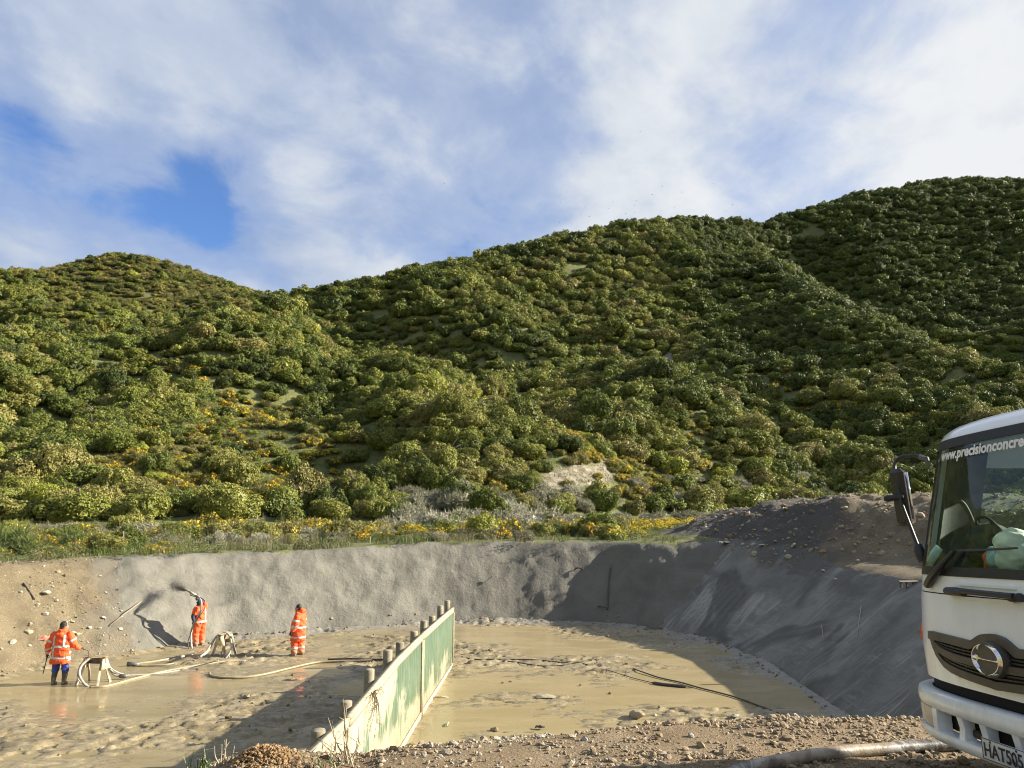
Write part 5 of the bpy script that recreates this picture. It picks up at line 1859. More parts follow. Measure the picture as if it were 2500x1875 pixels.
C = catmull([on_bank(1402, 1391, .02), on_bank(1408, 1387, .14), on_bank(1416, 1387, .20), on_bank(1424, 1390, .22)], 6)
mb = MB(); mb.tube(C, .03, 8)
tag(mb.build('drain_pipe', M_BLACKHOSE, None, True), 'short bent black pipe sticking out of the concrete bank', 'pipe')
C = catmull([on_bank(1491, 1384, .05), on_bank(1488, 1405, .06), on_bank(1485, 1440, .05), on_bank(1484, 1470, .06), on_bank(1483, 1488, .05)], 6)
mb = MB(); mb.tube(C, .028, 7)
tag(mb.build('hanging_strip', M_BLACKHOSE, None, True), 'dark strip hanging down the concrete bank', 'strip')
C = catmull([on_bank(1184, 1422, .05), on_bank(1192, 1414, .14), on_bank(1203, 1406, .24)], 6)
mb = MB(); mb.tube(C, .024, 7)
tag(mb.build('steel_pin', M_STEEL, None, True), 'single steel pin poking out of the middle of the concrete bank', 'pin')
C = catmull([on_bank(1203, 1400, .2), on_bank(1200, 1402, .2)], 3)
stick('rebar', on_bank(1460, 1480, .03), on_bank(1484, 1484, .12), .022, M_BLACKHOSE, 'dark bar sticking out near the foot of the hanging strip', 'bar', 0)

# white sheet and wrapper on the lip, ribbed plastic in the mud
def crumple(name, c, sx_, sy_, h, mat, label, cat, seed, rz_=0.0, tilt=(0, 0)):
    nx_, ny_2 = 12, 9
    X_, Y_ = np.meshgrid(np.linspace(-.5, .5, nx_), np.linspace(-.5, .5, ny_2))
    Zz = h * (fbm(X_ * 5 + seed, Y_ * 4, 3, seed) * 1.3 - .3) + h * .7 * (1 - (2 * X_) ** 2) * (1 - (2 * Y_) ** 2)
    V_ = np.stack([X_ * sx_ * (1 + .15 * vnoise(Y_ * 4, X_, seed)), Y_ * sy_ * (1 + .2 * vnoise(X_ * 4, Y_, seed + 1)), Zz], -1).reshape(-1, 3)
    F_ = grid_faces(nx_, ny_2)
    V2 = V_ - (0, 0, .006)
    me = raw_mesh(name, np.concatenate([V_, V2]), np.concatenate([F_, F_[:, ::-1] + len(V_)]), [mat], True)
    o = link(name, me, None, c)
    o.rotation_euler = (*tilt, rz_)
    return tag(o, label, cat)


M_SHEET = simple('dirty_white_sheet', (.36, .34, .29), .6, .15, 6)
M_WRAP = simple('dark_wrapper', (.05, .035, .04), .45, .5, 9)
crumple('plastic_sheet', hit(1797, 1750, .02), .20, .12, .04, M_SHEET, 'crumpled white sheet on the gravel lip above the water', 'sheet', 3, .2)
crumple('plastic_wrapper', hit(1318, 1780, .03), .20, .11, .05, M_WRAP, 'dark crumpled wrapper lying on the gravel lip', 'wrapper', 8, -.3)
crumple('plastic_sheet', at_z(1333, 1702, .02), .50, .24, .07, simple('muddy_plastic', (.30, .26, .18), .5, .2, 12), 'ribbed pale plastic piece half sunk in the yellow mud', 'sheet', 12, -.1)
crumple('plastic_sheet', hit(1772, 1328, .03), .75, .22, .10, M_SHEET, 'long pale board lying on the dark end of the spoil mound', 'board', 15, .6)
crumple('paper_scrap', hit(1860, 1333, .03), .3, .16, .05, M_SHEET, 'small white scrap on the dark end of the spoil mound', 'scrap', 18, .3)
crumple('plank_offcut', hit(2228, 1240, .03), .36, .1, .03, M_SHEET, 'pale offcut on the mound beside the truck mirror', 'offcut', 22, 1.0)
crumple('marker_cloth', hit(108, 1562, .05), .30, .18, .05, simple('faded_orange', (.62, .22, .14), .8), 'faded orange rag on the bank behind the man with his back turned', 'rag', 25, 0.2, (.6, 0))
# low bench on the edge above the shaded slope
q = hit(2218, 1432, 0)
e = empty('low_bench', q, .1); tag(e, 'small dark frame lying on the edge beside the truck cab', 'frame')
MB().box((0, 0, .16), (.62, .1, .03), bevel=.004).build('top_board', M_BARK, e)
for sx_ in (-.24, -.05, .16):
    MB().box((sx_, 0, .06), (.03, .08, .20), bevel=.003).build('leg', M_BARK, e)

# ------------------------------------------------------------------ plants close by: dry stalks, grass, the weed caught on the barrier
def stalk_plant(name, base, stems, mat, label, cat, leafy=0, seed=0):
    r = np.random.default_rng(seed)
    e = empty(name, base); tag(e, label, cat)
    for i, (dx, dy, h, bow) in enumerate(stems):
        a = np.array([r.normal() * .03, r.normal() * .03, -.05]); b = a + (dx, dy, h)
        mid = (a + b) / 2 + (bow, 0, 0)
        mb = MB(); mb.tube(catmull([a, mid, b], 5), np.linspace(.008, .003, 11), 5)
        for k in range(leafy):
            t = r.uniform(.3, 1); c = a + (b - a) * t + (bow * (1 - abs(2 * t - 1)), 0, 0)
            dd = r.normal(size=3) * .07 + (0, 0, .05)
            mb.tube([c, c + dd * .6, c + dd], [.0035, .003, .001], 4)
        mb.build('stem', mat, e, True)
    return e


b0 = hit(905, 1868, 0)
stalk_plant('dry_stalks', hit(852, 1862), [(-.12, .1, .42, -.02), (-.06, .1, .44, -.03), (-.20, .05, .36, -.02), (-.03, .05, .24, 0), (.03, .1, .20, .01), (-.1, 0, .26, -.04), (.1, .1, .3, .05), (-.24, 0, .22, 0), (-.16, .04, .15, .02)], M_TWIG, 'dead bare stalks standing in front of the near end of the barrier', 'dry plant', 2, 3)
stalk_plant('dry_stalks', hit(820, 1868), [(-.25, .05, .10, -.02), (.02, 0, .2, 0), (-.1, .02, .17, .02), (.08, .02, .12, .02)], M_TWIG, 'low broken stalks on the brown lump left of the barrier', 'dry plant', 3, 4)
stalk_plant('tall_grass', hit(540, 1868) if False else (at_y(545, 1862, 6.0)), [(.02, 0, .19, .01), (.04, 0, .22, .01), (-.06, 0, .15, -.02), (.10, 0, .17, .03), (-.02, 0, .2, 0), (-.11, 0, .11, -.03)], M_TWIG, 'thin dry grass stems on the near lip below the barrier shadow', 'grass plant', 1, 5)
M_GREEN = simple('fresh_grass', (.06, .11, .02), .6, .3, 20)
g1 = empty('green_grass', at_y(487, 1888, 5.9)); tag(g1, 'small fresh green grass tuft at the bottom edge', 'grass plant')
link('blades', tuft(77, 40, .16, .10, .004, .5, M_GREEN), g1)
g2 = empty('green_grass', hit(765, 1872, -.02)); tag(g2, 'low green grass patch at the foot of the dead stalks', 'grass plant')
link('blades', tuft(78, 60, .09, .20, .004, .6, M_GREEN), g2)
# weed hanging over the barrier
wy_ = 13.6
wx_ = fxl(wy_)
stems = [(rnd.uniform(-.12, .16), rnd.uniform(-.35, .2), rnd.uniform(-.55, .18), rnd.uniform(-.02, .06)) for _ in range(14)]
e = empty('caught_weed', (wx_ + .07, wy_, ftz(wy_) + .05)); tag(e, 'dried weed caught over the top of the barrier', 'dry plant')
for i in range(16):
    a = np.array([.02, rnd.uniform(-.1, .1), 0]); b = a + (rnd.uniform(.0, .12), rnd.uniform(-.45, .35), rnd.uniform(-.75, .22))
    mb = MB(); mb.tube(catmull([a, (a + b) / 2 + (.05, 0, .03), b], 4), np.linspace(.007, .003, 9), 4)
    for k in range(5):
        c = a + (b - a) * rnd.uniform(.3, 1); dd = np.array([rnd.uniform(0, .06), rnd.uniform(-.07, .07), rnd.uniform(-.06, .06)])
        mb.tube([c, c + dd], [.004, .002], 4)
    mb.build('stem', simple('weed_brown', (.15, .115, .06), .9) if i == 0 else bpy.data.materials['weed_brown'], e, True)
# vine runners on the barrier face
for (ya, za, yb, zb, lab) in ((12.05, 1.75, 11.0, .9, 'thin bare runner hanging on the near panel of the barrier'), (13.2, 1.2, 11.6, .55, 'second bare runner hanging on the near panel')):
    C = catmull([(fxl(ya) + .03, ya, za), (fxl(ya) + .03, (ya + yb) / 2 + .1, (za + zb) / 2), (fxl(yb) + .03, yb, zb), (fxl(yb) + .05, yb - .3, zb - .5)], 5)
    mb = MB(); mb.tube(C, .007, 5); tag(mb.build('bare_runner', bpy.data.materials['weed_brown'], None, True), lab, 'dry plant')
# dark low plant at the foot of the barrier
pl = hit(1000, 1822)
b_ = plant_bush('low_weed', 'plant', ('low', pl[0], pl[1], pl[2] - .04, .24, .35, .2), 'low dark weed at the foot of the barrier on the gravel', None, GORSE_M, None, 3)
b_['group'] = 'weeds by the barrier'
# brown lump of soil left of the barrier
r = np.random.default_rng(9)
n_ = 2600
P = np.c_[-1.80 + r.normal(0, .17, n_), 5.95 + r.normal(0, .16, n_)]
hgt = -.01 + .05 * np.exp(-(((P[:, 0] + 1.80) / .28) ** 2 + ((P[:, 1] - 5.95) / .3) ** 2))
zz_ = site(P[:, 0], P[:, 1])[0]
M_CLAY = stone_mat('orange_clay', [(0, (.14, .08, .035)), (.5, (.27, .17, .075)), (1, (.38, .27, .145))])
heap('clay_heap', 'crumbly orange brown soil left of the barrier', np.c_[P, zz_ + hgt * r.uniform(0, 1, n_)], np.clip(r.lognormal(-4.9, .5, n_), .004, .018), r.uniform(0, 1, n_), [stone_mesh('clod', 90 + i, M_CLAY, .7, 1, .4) for i in range(4)])

# ------------------------------------------------------------------ gulls over the ridge
M_BIRD = simple('gull_dark', (.05, .05, .055), .8)
def bird_mesh(seed):
    r = np.random.default_rng(seed)
    mb = MB()
    mb.ell((0, 0, 0), (.20, .07, .065), 6, 8)
    mb.ell((.2, 0, .02), (.06, .045, .045), 5, 6)
    up = r.uniform(.05, .35)
    for s in (-1, 1):
        V_ = [(.08, s * .05, .02), (-.07, s * .05, .02), (.12, s * .32, .06 + up * .5), (-.04, s * .32, .06 + up * .5), (-.06, s * .66, up * .55), (-.09, s * .66, up * .55)]
        V_ = V_ + [(a, b, c - .012) for a, b, c in V_]
        mb.add(V_, None, [(0, 1, 3, 2), (2, 3, 5, 4), (6, 8, 9, 7), (8, 10, 11, 9), (0, 2, 8, 6), (2, 4, 10, 8), (1, 7, 9, 3), (3, 9, 11, 5), (4, 5, 11, 10)])
    mb.add([(-.18, -.03, 0), (-.18, .03, 0), (-.33, .06, .01), (-.33, -.06, .01), (-.18, 0, -.02)], [(0, 1, 4), (1, 2, 4), (2, 3, 4), (3, 0, 4)], [(0, 3, 2, 1)])
    return mb.mesh('bird', M_BIRD, True)
BIRDS = [bird_mesh(i) for i in range(4)]
for a, b, big_ in ((970, 150, 1), (1632, 622, 0), (1168, 643, 0), (1078, 720, 1), (1345, 697, 0), (938, 773, 0), (918, 818, 0), (840, 888, 1), (918, 880, 0), (910, 945, 1), (730, 786, 0), (472, 832, 0), (512, 915, 1), (435, 900, 0), (253, 788, 0), (245, 972, 0), (353, 983, 0), (1276, 838, 0), (1800, 813, 1), (876, 752, 0), (685, 848, 0), (345, 222, 0), (440, 350, 0), (-780, 620, 1), (-2480, 1460, 0)):
    u, v = 1300 + a * .2712, 280 + b * .2712
    if a == -780: u, v = 1085, 447
    if a == -2480: u, v = 634, 677
    o = link('gull', rnd.choice(BIRDS), None, at_y(u, v, 300 if big_ else 420))
    o.rotation_euler = (rnd.uniform(-.7, .7), rnd.uniform(-.3, .3), rnd.uniform(0, 6.28))
    o.scale = (1, 1, 1) if big_ else (.9, .9, .9)
    if (a, b) == (970, 150): lab, gr = 'highest gull, alone in the bright cloud', None
    elif (a, b) == (1800, 813): lab, gr = 'gull farthest right, over the saddle between the middle and right hills', None
    elif u < 700: lab, gr = 'tiny gull over the saddle left of the middle hill', None
    elif u < 1150: lab, gr = 'tiny gull above the left shoulder of the middle hill', None
    else: lab, gr = 'tiny dark gull wheeling above the top of the middle hill', 'gulls above the middle hill'
    tag(o, lab, 'bird', gr)

# ------------------------------------------------------------------ people
def cloth(name, col, rough=.7, dirt=None, dz=(0.0, .35), var=.18):
    m, n = material(name)
    p = n.obj()
    f = n.noise(p, 14, 5, .6)
    c = n.ramp(f, [(.3, tuple(x * (1 - var) for x in col)), (.7, tuple(min(1, x * (1 + var * .5)) for x in col))])
    if dirt is not None:
        sx_ = n.new('ShaderNodeSeparateXYZ'); n.l.new(p, sx_.inputs[0])
        mr_ = n.new('ShaderNodeMapRange'); n.l.new(n.math('ADD', sx_.outputs[2], n.math('MULTIPLY', n.math('SUBTRACT', n.noise(p, 6, 4), .5), .45)), mr_.inputs[0])
        mr_.inputs[1].default_value = dz[1]; mr_.inputs[2].default_value = dz[0]
        c = n.mix(n.math('MULTIPLY', mr_.outputs[0], .85), c, dirt)
    c = n.mix(n.ramp(n.noise(p, 5, 6, .7), [(.56, 0), (.74, .42)]), c, (.24, .20, .13))
    n.bsdf(c, rough, n.bump(n.noise(p, 9, 5, .6), .8, .04))
    return m


M_ORANGE = cloth('hi_vis_orange', (.88, .105, .022), .75, None)
M_ORANGE_T = cloth('hi_vis_orange_trousers', (.84, .115, .028), .75, (.25, .21, .13), (.05, .40))
M_TAPE = simple('reflective_tape', (.58, .57, .52), .35, .12, 30)
M_BLUE = cloth('blue_waterproof', (.022, .045, .27), .35)
M_NAVY = cloth('navy_cloth', (.035, .04, .085), .8)
M_BOOT = cloth('rubber_boot', (.055, .052, .045), .35, (.22, .18, .11), (.02, .30))
M_GLOVE = simple('work_glove', (.022, .021, .024), .6, .3)
M_SKIN = simple('skin', (.33, .185, .12), .55, .1, 20, Subsurface_Weight=.05)
M_HAIR = simple('dark_hair', (.012, .010, .009), .55, .3, 40)
M_MASK = simple('face_mask', (.10, .11, .16), .6, .2)


def hand(mb, wrist, d, palm_n, curl=.8, size=1.0):
    """palm, four bent fingers and a thumb; d points to the fingertips, palm_n out of the palm"""
    d = np.array(d, float); d /= np.linalg.norm(d)
    nn = np.array(palm_n, float); nn -= d * (nn @ d); nn /= np.linalg.norm(nn)
    s = np.cross(d, nn)
    w = np.array(wrist, float)
    mb.cap(w - d * .02, w + d * .045 * size, .026 * size, .034 * size, 8)
    mb.cap(w + d * .04 * size + s * .018, w + d * .085 * size + s * .02, .022 * size, .02 * size, 8)
    mb.cap(w + d * .04 * size - s * .018, w + d * .085 * size - s * .02, .022 * size, .02 * size, 8)
    for i, ln in enumerate((.068, .078, .072, .056)):
        b = w + d * .092 * size + s * (.033 - .022 * i) * size
        a1 = curl * .8
        d1 = d * math.cos(a1) + nn * math.sin(a1)
        e1 = b + d1 * ln * .5 * size
        d2 = d * math.cos(a1 * 2.1) + nn * math.sin(a1 * 2.1)
        e2 = e1 + d2 * ln * .5 * size
        mb.cap(b, e1, .0105 * size, .0098 * size, 6); mb.cap(e1, e2, .0098 * size, .0085 * size, 6)
    t0 = w + d * .03 * size + s * .034 * size
    t1_ = t0 + (d * .6 + s * .55 + nn * .45) * .04 * size
    t2_ = t1_ + (d * .7 + nn * .7) * .032 * size
    mb.cap(t0, t1_, .0135 * size, .0115 * size, 6); mb.cap(t1_, t2_, .0115 * size, .0095 * size, 6)


def head(mb, c, yaw, pitch=0.0, s=1.0):
    """skull, jaw, brow, nose, lips, ears; the face looks along local +Y turned by yaw"""
    R = np.array(Euler((pitch, 0, yaw)).to_matrix())
    c = np.array(c, float)
    q = lambda x, y, z: c + R @ (np.array([x, y, z]) * s)
    mb.ell(q(0, -.01, .02), np.array([.078, .098, .105]) * s, 10, 14, (pitch, 0, yaw))
    mb.ell(q(0, .03, -.055), np.array([.058, .064, .066]) * s, 8, 12, (pitch, 0, yaw))
    mb.cap(q(0, .068, -.09), q(0, .072, -.095), .026 * s, .026 * s, 8)
    mb.cap(q(-.035, .083, .022), q(.035, .083, .022), .013 * s, .013 * s, 8)
    mb.cap(q(0, .09, .01), q(0, .117, -.028), .010 * s, .016 * s, 8)
    mb.cap(q(-.02, .088, -.062), q(.02, .088, -.062), .010 * s, .010 * s, 8)
    for k in (-1, 1):
        mb.ell(q(k * .08, -.01, -.01), np.array([.012, .022, .034]) * s, 6, 8, (pitch, 0, yaw))
        mb.ell(q(k * .045, .065, -.03), np.array([.024, .026, .026]) * s, 6, 8)
    return q


def eyes(q, parent, s=1.0):
    for k in (-1, 1):
        mb = MB(); mb.ell(q(k * .031, .083, .002), (.0095 * s,) * 3, 6, 8)
        mb.build('eye', M_HAIR, parent, True)


def limb(mb, pts, rr, seg=12):
    for (a, b, ra, rb) in zip(pts[:-1], pts[1:], rr[:-1], rr[1:]):
        mb.cap(a, b, ra, rb, seg)


# --- the man with his back turned, holding a rod and a cord
p = at_z(141.5, 1671, 0)
e = empty('person', (p[0], p[1], -.01))
tag(e, 'person seen from behind in orange jacket and blue trousers, beside the near trestle', 'person')
hipL, hipR = (-.11, 0, .86), (.12, 0, .86)
kneeL, kneeR = (-.13, .05, .47), (.15, .04, .48)
ankL, ankR = (-.135, -.02, .08), (.145, .03, .08)
shL, shR, elL, elR, wrL, wrR = (-.225, .0, 1.42), (.225, .0, 1.42), (-.40, .03, 1.10), (.335, .06, 1.12), (-.455, .10, .86), (.43, .20, 1.005)
mb = MB()
q = head(mb, (.03, .02, 1.645), rad(-48))
limb(mb, [(.0, -.01, 1.40), (.02, .01, 1.56)], [.075, .06])
mb.loft([(.84, 0, 0, .16, .11), (1.0, 0, 0, .165, .12), (1.2, 0, 0, .18, .125), (1.4, 0, 0, .19, .11), (1.47, 0, 0, .10, .08)])
for a in ((hipL, kneeL, ankL), (hipR, kneeR, ankR)): limb(mb, a, [.085, .06, .045])
for a in ((shL, elL, wrL), (shR, elR, wrR)): limb(mb, a, [.06, .048, .035])
body = mb.remeshed('body', M_SKIN, .013, e)
eyes(q, e)
mb = MB()
mb.ell(q(0, -.028, .04), (.098, .105, .108), 10, 14, (0, 0, rad(-48)))
mb.ell(q(0, -.07, -.03), (.088, .06, .10), 8, 12, (0, 0, rad(-48)))
mb.ell(q(-.02, -.02, .10), (.07, .08, .05), 8, 10)
mb.remeshed('hair', M_HAIR, .012, e, .008, 30)
mb = MB()
mb.loft([(.60, 0, .01, .300, .185), (.64, 0, .01, .300, .188), (.80, 0, .01, .285, .18), (1.0, 0, .005, .27, .175), (1.2, 0, 0, .262, .17), (1.36, 0, 0, .245, .155), (1.45, 0, 0, .19, .135), (1.50, .01, 0, .12, .11), (1.56, .015, 0, .10, .10)], 28)
limb(mb, [shL, elL, (-.445, .09, .90)], [.105, .095, .078]); limb(mb, [shR, elR, (.415, .18, 1.02)], [.105, .098, .078])
mb.loft([(1.47, .01, -.06, .13, .10), (1.53, .01, -.07, .135, .09), (1.565, .015, -.04, .125, .10), (1.58, .015, -.01, .115, .105)], 20)
mb.ell((0, -.155, 1.44), (.12, .05, .06), 8, 12)
jk = mb.remeshed('jacket', M_ORANGE, .016, e, .016, 11)
band_from(jk, 'reflective_band', M_TAPE, lambda c: (np.abs(c[:, 2] - .775) < .028) & (np.abs(c[:, 0]) < .315), e)
band_from(jk, 'reflective_band', M_TAPE, lambda c: (np.abs(c[:, 2] - 1.10) < .028) & (np.abs(c[:, 0]) < .262), e)
band_from(jk, 'reflective_band', M_TAPE, lambda c: (np.abs(c[:, 0] - .15) < .026) & (c[:, 2] > 1.12) & (c[:, 2] < 1.42) & (c[:, 1] < .2), e)
band_from(jk, 'reflective_band', M_TAPE, lambda c: (np.abs(c[:, 0] + .15) < .026) & (c[:, 2] > .79) & (c[:, 2] < 1.40) & (c[:, 1] < .2), e)
for a, b, lo in ((np.array(shL), np.array(elL), .55), (np.array(shR), np.array(elR), .55), (np.array(elL), np.array(wrL), .75)):
    ax = (b - a) / np.linalg.norm(b - a); c0 = a + (b - a) * lo
    band_from(jk, 'reflective_band', M_TAPE, lambda c, ax=ax, c0=c0: (np.abs((c - c0) @ ax) < .028) & (np.abs(c[:, 0]) > .262), e)
mb = MB()
mb.loft([(.95, 0, 0, .19, .13), (.80, 0, 0, .20, .14), (.74, 0, 0, .2, .14)][::-1], 20)
for h, k_, in ((hipL, kneeL), (hipR, kneeR)):
    limb(mb, [h, k_, (k_[0], k_[1] - .01, .40)], [.115, .105, .10])
mb.remeshed('trousers', M_BLUE, .018, e, .014, 13)
for k_, a_ in ((kneeL, ankL), (kneeR, ankR)):
    mb = MB()
    limb(mb, [(k_[0], k_[1], .43), (a_[0], a_[1] + .02, .24), (a_[0], a_[1], .07)], [.088, .078, .058])
    mb.cap((a_[0], a_[1] - .03, .045), (a_[0], a_[1] + .14, .035), .052, .042)
    mb.remeshed('boot', M_BOOT, .014, e, .005, 14)
mb = MB(); hand(mb, (-.455, .105, .85), (-.10, .1, -1), (.3, 1, .1), 1.0); mb.cap((-.447, .095, .89), (-.455, .105, .85), .038, .034)
mb.remeshed('glove', M_GLOVE, .0075, e, smooth_it=2)
mb = MB(); hand(mb, (.44, .21, 1.0), (.8, .6, -.25), (0, .3, -1), 1.0); mb.cap((.42, .185, 1.015), (.44, .21, 1.0), .038, .034)
mb.remeshed('glove', M_GLOVE, .0075, e, smooth_it=2)
o1 = np.array([p[0], p[1], -.01])
mb = MB(); mb.tube([o1 + (-.455, .13, .82), o1 + (-.50, .14, .56), o1 + (-.555, .15, .28)], .013, 8)
tag(mb.build('handheld_rod', M_GLOVE, None, True), 'dark rod in the left hand of the man with his back turned', 'rod')
mb = MB(); mb.tube(catmull([o1 + (.50, .25, .97), o1 + (.66, .26, .90), at_y(160 + 740 * .0769, 1580 + 300 * .0769, p[1] + .1)], 6), .007, 6)
tag(mb.build('pull_cord', M_GLOVE, None, True), 'thin cord running from the hand of the man with his back turned', 'cord')

# --- the man in side view, facing left
p = at_z(727, 1603, 0)
e = empty('person', (p[0], p[1], .03), rad(80))
tag(e, 'person in side view, dark haired, in orange jacket and trousers, standing alone', 'person')
# local +Y is the way he faces
hipL, hipR = (-.10, 0, .86), (.10, 0, .86)
kneeL, kneeR = (-.13, .10, .46), (.12, -.02, .47)
ankL, ankR = (-.13, .085, .07), (.13, -.07, .07)
shL, shR, elL, elR, wrL, wrR = (-.22, -.03, 1.39), (.22, -.03, 1.39), (-.31, -.03, 1.08), (.30, -.03, 1.08), (-.29, .14, .86), (.28, .14, .88)
mb = MB()
q = head(mb, (0, .06, 1.60), rad(4))
limb(mb, [(0, -.02, 1.38), (0, .03, 1.51)], [.075, .062])
mb.loft([(.84, 0, 0, .16, .12), (1.0, 0, .03, .17, .15), (1.2, 0, .02, .18, .14), (1.38, 0, -.01, .19, .11), (1.45, 0, 0, .10, .08)])
for a in ((hipL, kneeL, ankL), (hipR, kneeR, ankR)): limb(mb, a, [.085, .06, .045])
for a in ((shL, elL, wrL), (shR, elR, wrR)): limb(mb, a, [.06, .048, .035])
mb.remeshed('body', M_SKIN, .013, e)
eyes(q, e)
mb = MB()
mb.ell(q(0, -.022, .045), (.086, .10, .092), 10, 14)
mb.ell(q(0, -.06, -.02), (.078, .055, .07), 8, 12)
mb.remeshed('hair', M_HAIR, .011, e, .006, 40)
mb = MB()
mb.ell(q(0, .052, -.095), (.050, .050, .034), 8, 12); mb.ell(q(0, .03, -.10), (.060, .05, .030), 8, 12)
mb.remeshed('beard', M_HAIR, .009, e, .005, 50)
mb = MB()
mb.loft([(.50, 0, .02, .245, .25), (.56, 0, .02, .25, .255), (.72, 0, .02, .25, .262), (.90, 0, .025, .25, .262), (1.05, 0, .02, .25, .25), (1.2, 0, .0, .245, .22), (1.33, 0, -.02, .235, .185), (1.43, 0, -.02, .17, .15), (1.49, 0, 0, .12, .12), (1.53, 0, 0, .115, .115)], 28)
limb(mb, [shL, elL, (-.295, .10, .90)], [.105, .095, .078]); limb(mb, [shR, elR, (.285, .10, .92)], [.105, .095, .078])
mb.ell((0, -.13, 1.50), (.13, .085, .075), 8, 12)
mb.ell((0, -.09, 1.56), (.12, .06, .05), 8, 12)
jk = mb.remeshed('jacket', M_ORANGE, .016, e, .018, 10)
band_from(jk, 'reflective_band', M_TAPE, lambda c: (np.abs(c[:, 2] - .635) < .027) & (np.abs(c[:, 0]) < .262), e)
band_from(jk, 'reflective_band', M_TAPE, lambda c: (np.abs(c[:, 2] - .97) < .027) & (np.abs(c[:, 0]) < .245), e)
for a, b, lo in ((np.array(shL), np.array(elL), .62), (np.array(shR), np.array(elR), .62), (np.array(elL), np.array(wrL), .5)):
    ax = (b - a) / np.linalg.norm(b - a); c0 = a + (b - a) * lo
    band_from(jk, 'reflective_band', M_TAPE, lambda c, ax=ax, c0=c0: (np.abs((c - c0) @ ax) < .028) & (np.abs(c[:, 0]) > .25), e)
mb = MB()
mb.loft([(.60, 0, .01, .20, .16), (.75, 0, .01, .2, .16), (.9, 0, 0, .19, .15)], 20)
for h, k_, a_ in ((hipL, kneeL, ankL), (hipR, kneeR, ankR)):
    limb(mb, [h, k_, (a_[0], a_[1], .14)], [.13, .12, .108])
tr = mb.remeshed('trousers', M_ORANGE_T, .016, e, .020, 12)
band_from(tr, 'reflective_band', M_TAPE, lambda c: (np.abs(c[:, 2] - .28) < .025), e)
for a_ in (ankL, ankR):
    mb = MB(); limb(mb, [(a_[0], a_[1], .2), (a_[0], a_[1], .06)], [.06, .055]); mb.cap((a_[0], a_[1] - .03, .04), (a_[0], a_[1] + .15, .035), .05, .042)
    mb.remeshed('boot', M_BOOT, .014, e, .004, 14)
mb = MB(); hand(mb, (-.29, .145, .85), (0, .25, -1), (1, .2, 0), .7, 1.1); mb.cap((-.293, .125, .885), (-.29, .145, .85), .04, .036)
mb.remeshed('glove', M_GLOVE, .0075, e, smooth_it=2)
mb = MB(); hand(mb, (.28, .145, .87), (0, .25, -1), (-1, .2, 0), .7, 1.1); mb.cap((.283, .125, .905), (.28, .145, .87), .04, .036)
mb.remeshed('glove', M_GLOVE, .0075, e, smooth_it=2)

# --- the man spraying concrete
p = at_z(484, 1579, 0)
e = empty('person', (p[0], p[1], 0.0), rad(60))
tag(e, 'person in orange overalls and a blue hood spraying the bank with a nozzle raised overhead', 'person')
Rz = np.array(Euler((0, 0, rad(60))).to_matrix())
o2 = np.array([p[0], p[1], 0.0])
def loc2(u, v, dy=0.0):
    w = at_y(u, v, p[1] + dy)
    return Rz.T @ (w - o2)
gq = lambda a, b: (420 + a * 180 / 1493, 1420 + b * 200 / 1659)
hR = loc2(*gq(505, 300), .0)          # raised hand
hL = loc2(*gq(432, 835), -.22)        # low hand
hipL, hipR = (-.10, -.04, .90), (.10, -.04, .90)
kneeL, kneeR = (-.12, .04, .48), (.12, .0, .48)
ankL, ankR = (-.13, -.03, .07), (.13, -.02, .07)
shL, shR = np.array((-.21, -.03, 1.40)), np.array((.20, -.02, 1.42))
elR = np.array((.20, .14, 1.60)); elL = np.array((-.28, .05, 1.12))
mb = MB()
q = head(mb, (0, .09, 1.545), rad(5), rad(-6), .95)
limb(mb, [(0, 0, 1.38), (0, .05, 1.48)], [.075, .06])
mb.loft([(.84, 0, -.03, .16, .11), (1.0, 0, -.02, .165, .12), (1.2, 0, -.01, .18, .125), (1.38, 0, 0, .19, .11), (1.45, 0, 0, .10, .08)])
for a in ((hipL, kneeL, ankL), (hipR, kneeR, ankR)): limb(mb, a, [.085, .06, .045])
for a in ((shL, elL, hL + (0, 0, .07)), (shR, elR, hR - (0, 0, .06))): limb(mb, a, [.06, .048, .035])
mb.remeshed('body', M_SKIN, .013, e)
eyes(q, e, .95)
mb = MB()
mb.ell(q(0, -.022, .03), (.105, .118, .118), 10, 14); mb.ell(q(0, -.03, -.10), (.11, .11, .09), 8, 12); mb.ell(q(0, .085, .065), (.075, .05, .018), 6, 10)
mb.remeshed('hood', M_NAVY, .012, e, .007, 20)
mb = MB(); mb.ell(q(0, .085, -.06), (.055, .05, .05), 8, 12)
mb.remeshed('face_mask', M_MASK, .010, e)
mb = MB()
mb.loft([(.86, 0, -.03, .205, .165), (1.0, 0, -.02, .205, .17), (1.2, 0, -.01, .215, .17), (1.34, 0, 0, .215, .15), (1.43, 0, 0, .16, .13), (1.47, 0, .01, .11, .11)], 26)
limb(mb, [shL, elL * .55 + shL * .45], [.10, .092]); limb(mb, [shR, elR * .6 + shR * .4], [.10, .09])
for h, k_, a_ in ((hipL, kneeL, ankL), (hipR, kneeR, ankR)):
    limb(mb, [h, k_, (a_[0], a_[1], .16)], [.135, .118, .10])
ov = mb.remeshed('overalls', M_ORANGE_T, .016, e, .018, 11)
band_from(ov, 'reflective_band', M_TAPE, lambda c: (np.abs(c[:, 2] - .92) < .027), e)
band_from(ov, 'reflective_band', M_TAPE, lambda c: (np.abs(c[:, 0] - .11) < .024) & (c[:, 2] > .95) & (c[:, 2] < 1.38), e)
mb = MB(); limb(mb, [elL * .55 + shL * .45, elL, hL + (0, 0, .09)], [.078, .07, .055])
mb.remeshed('sleeve', M_NAVY, .015, e, .008, 16)
mb = MB(); limb(mb, [elR * .6 + shR * .4, elR, hR - (0, 0, .07)], [.078, .07, .055])
mb.remeshed('sleeve', M_NAVY, .015, e, .008, 16)
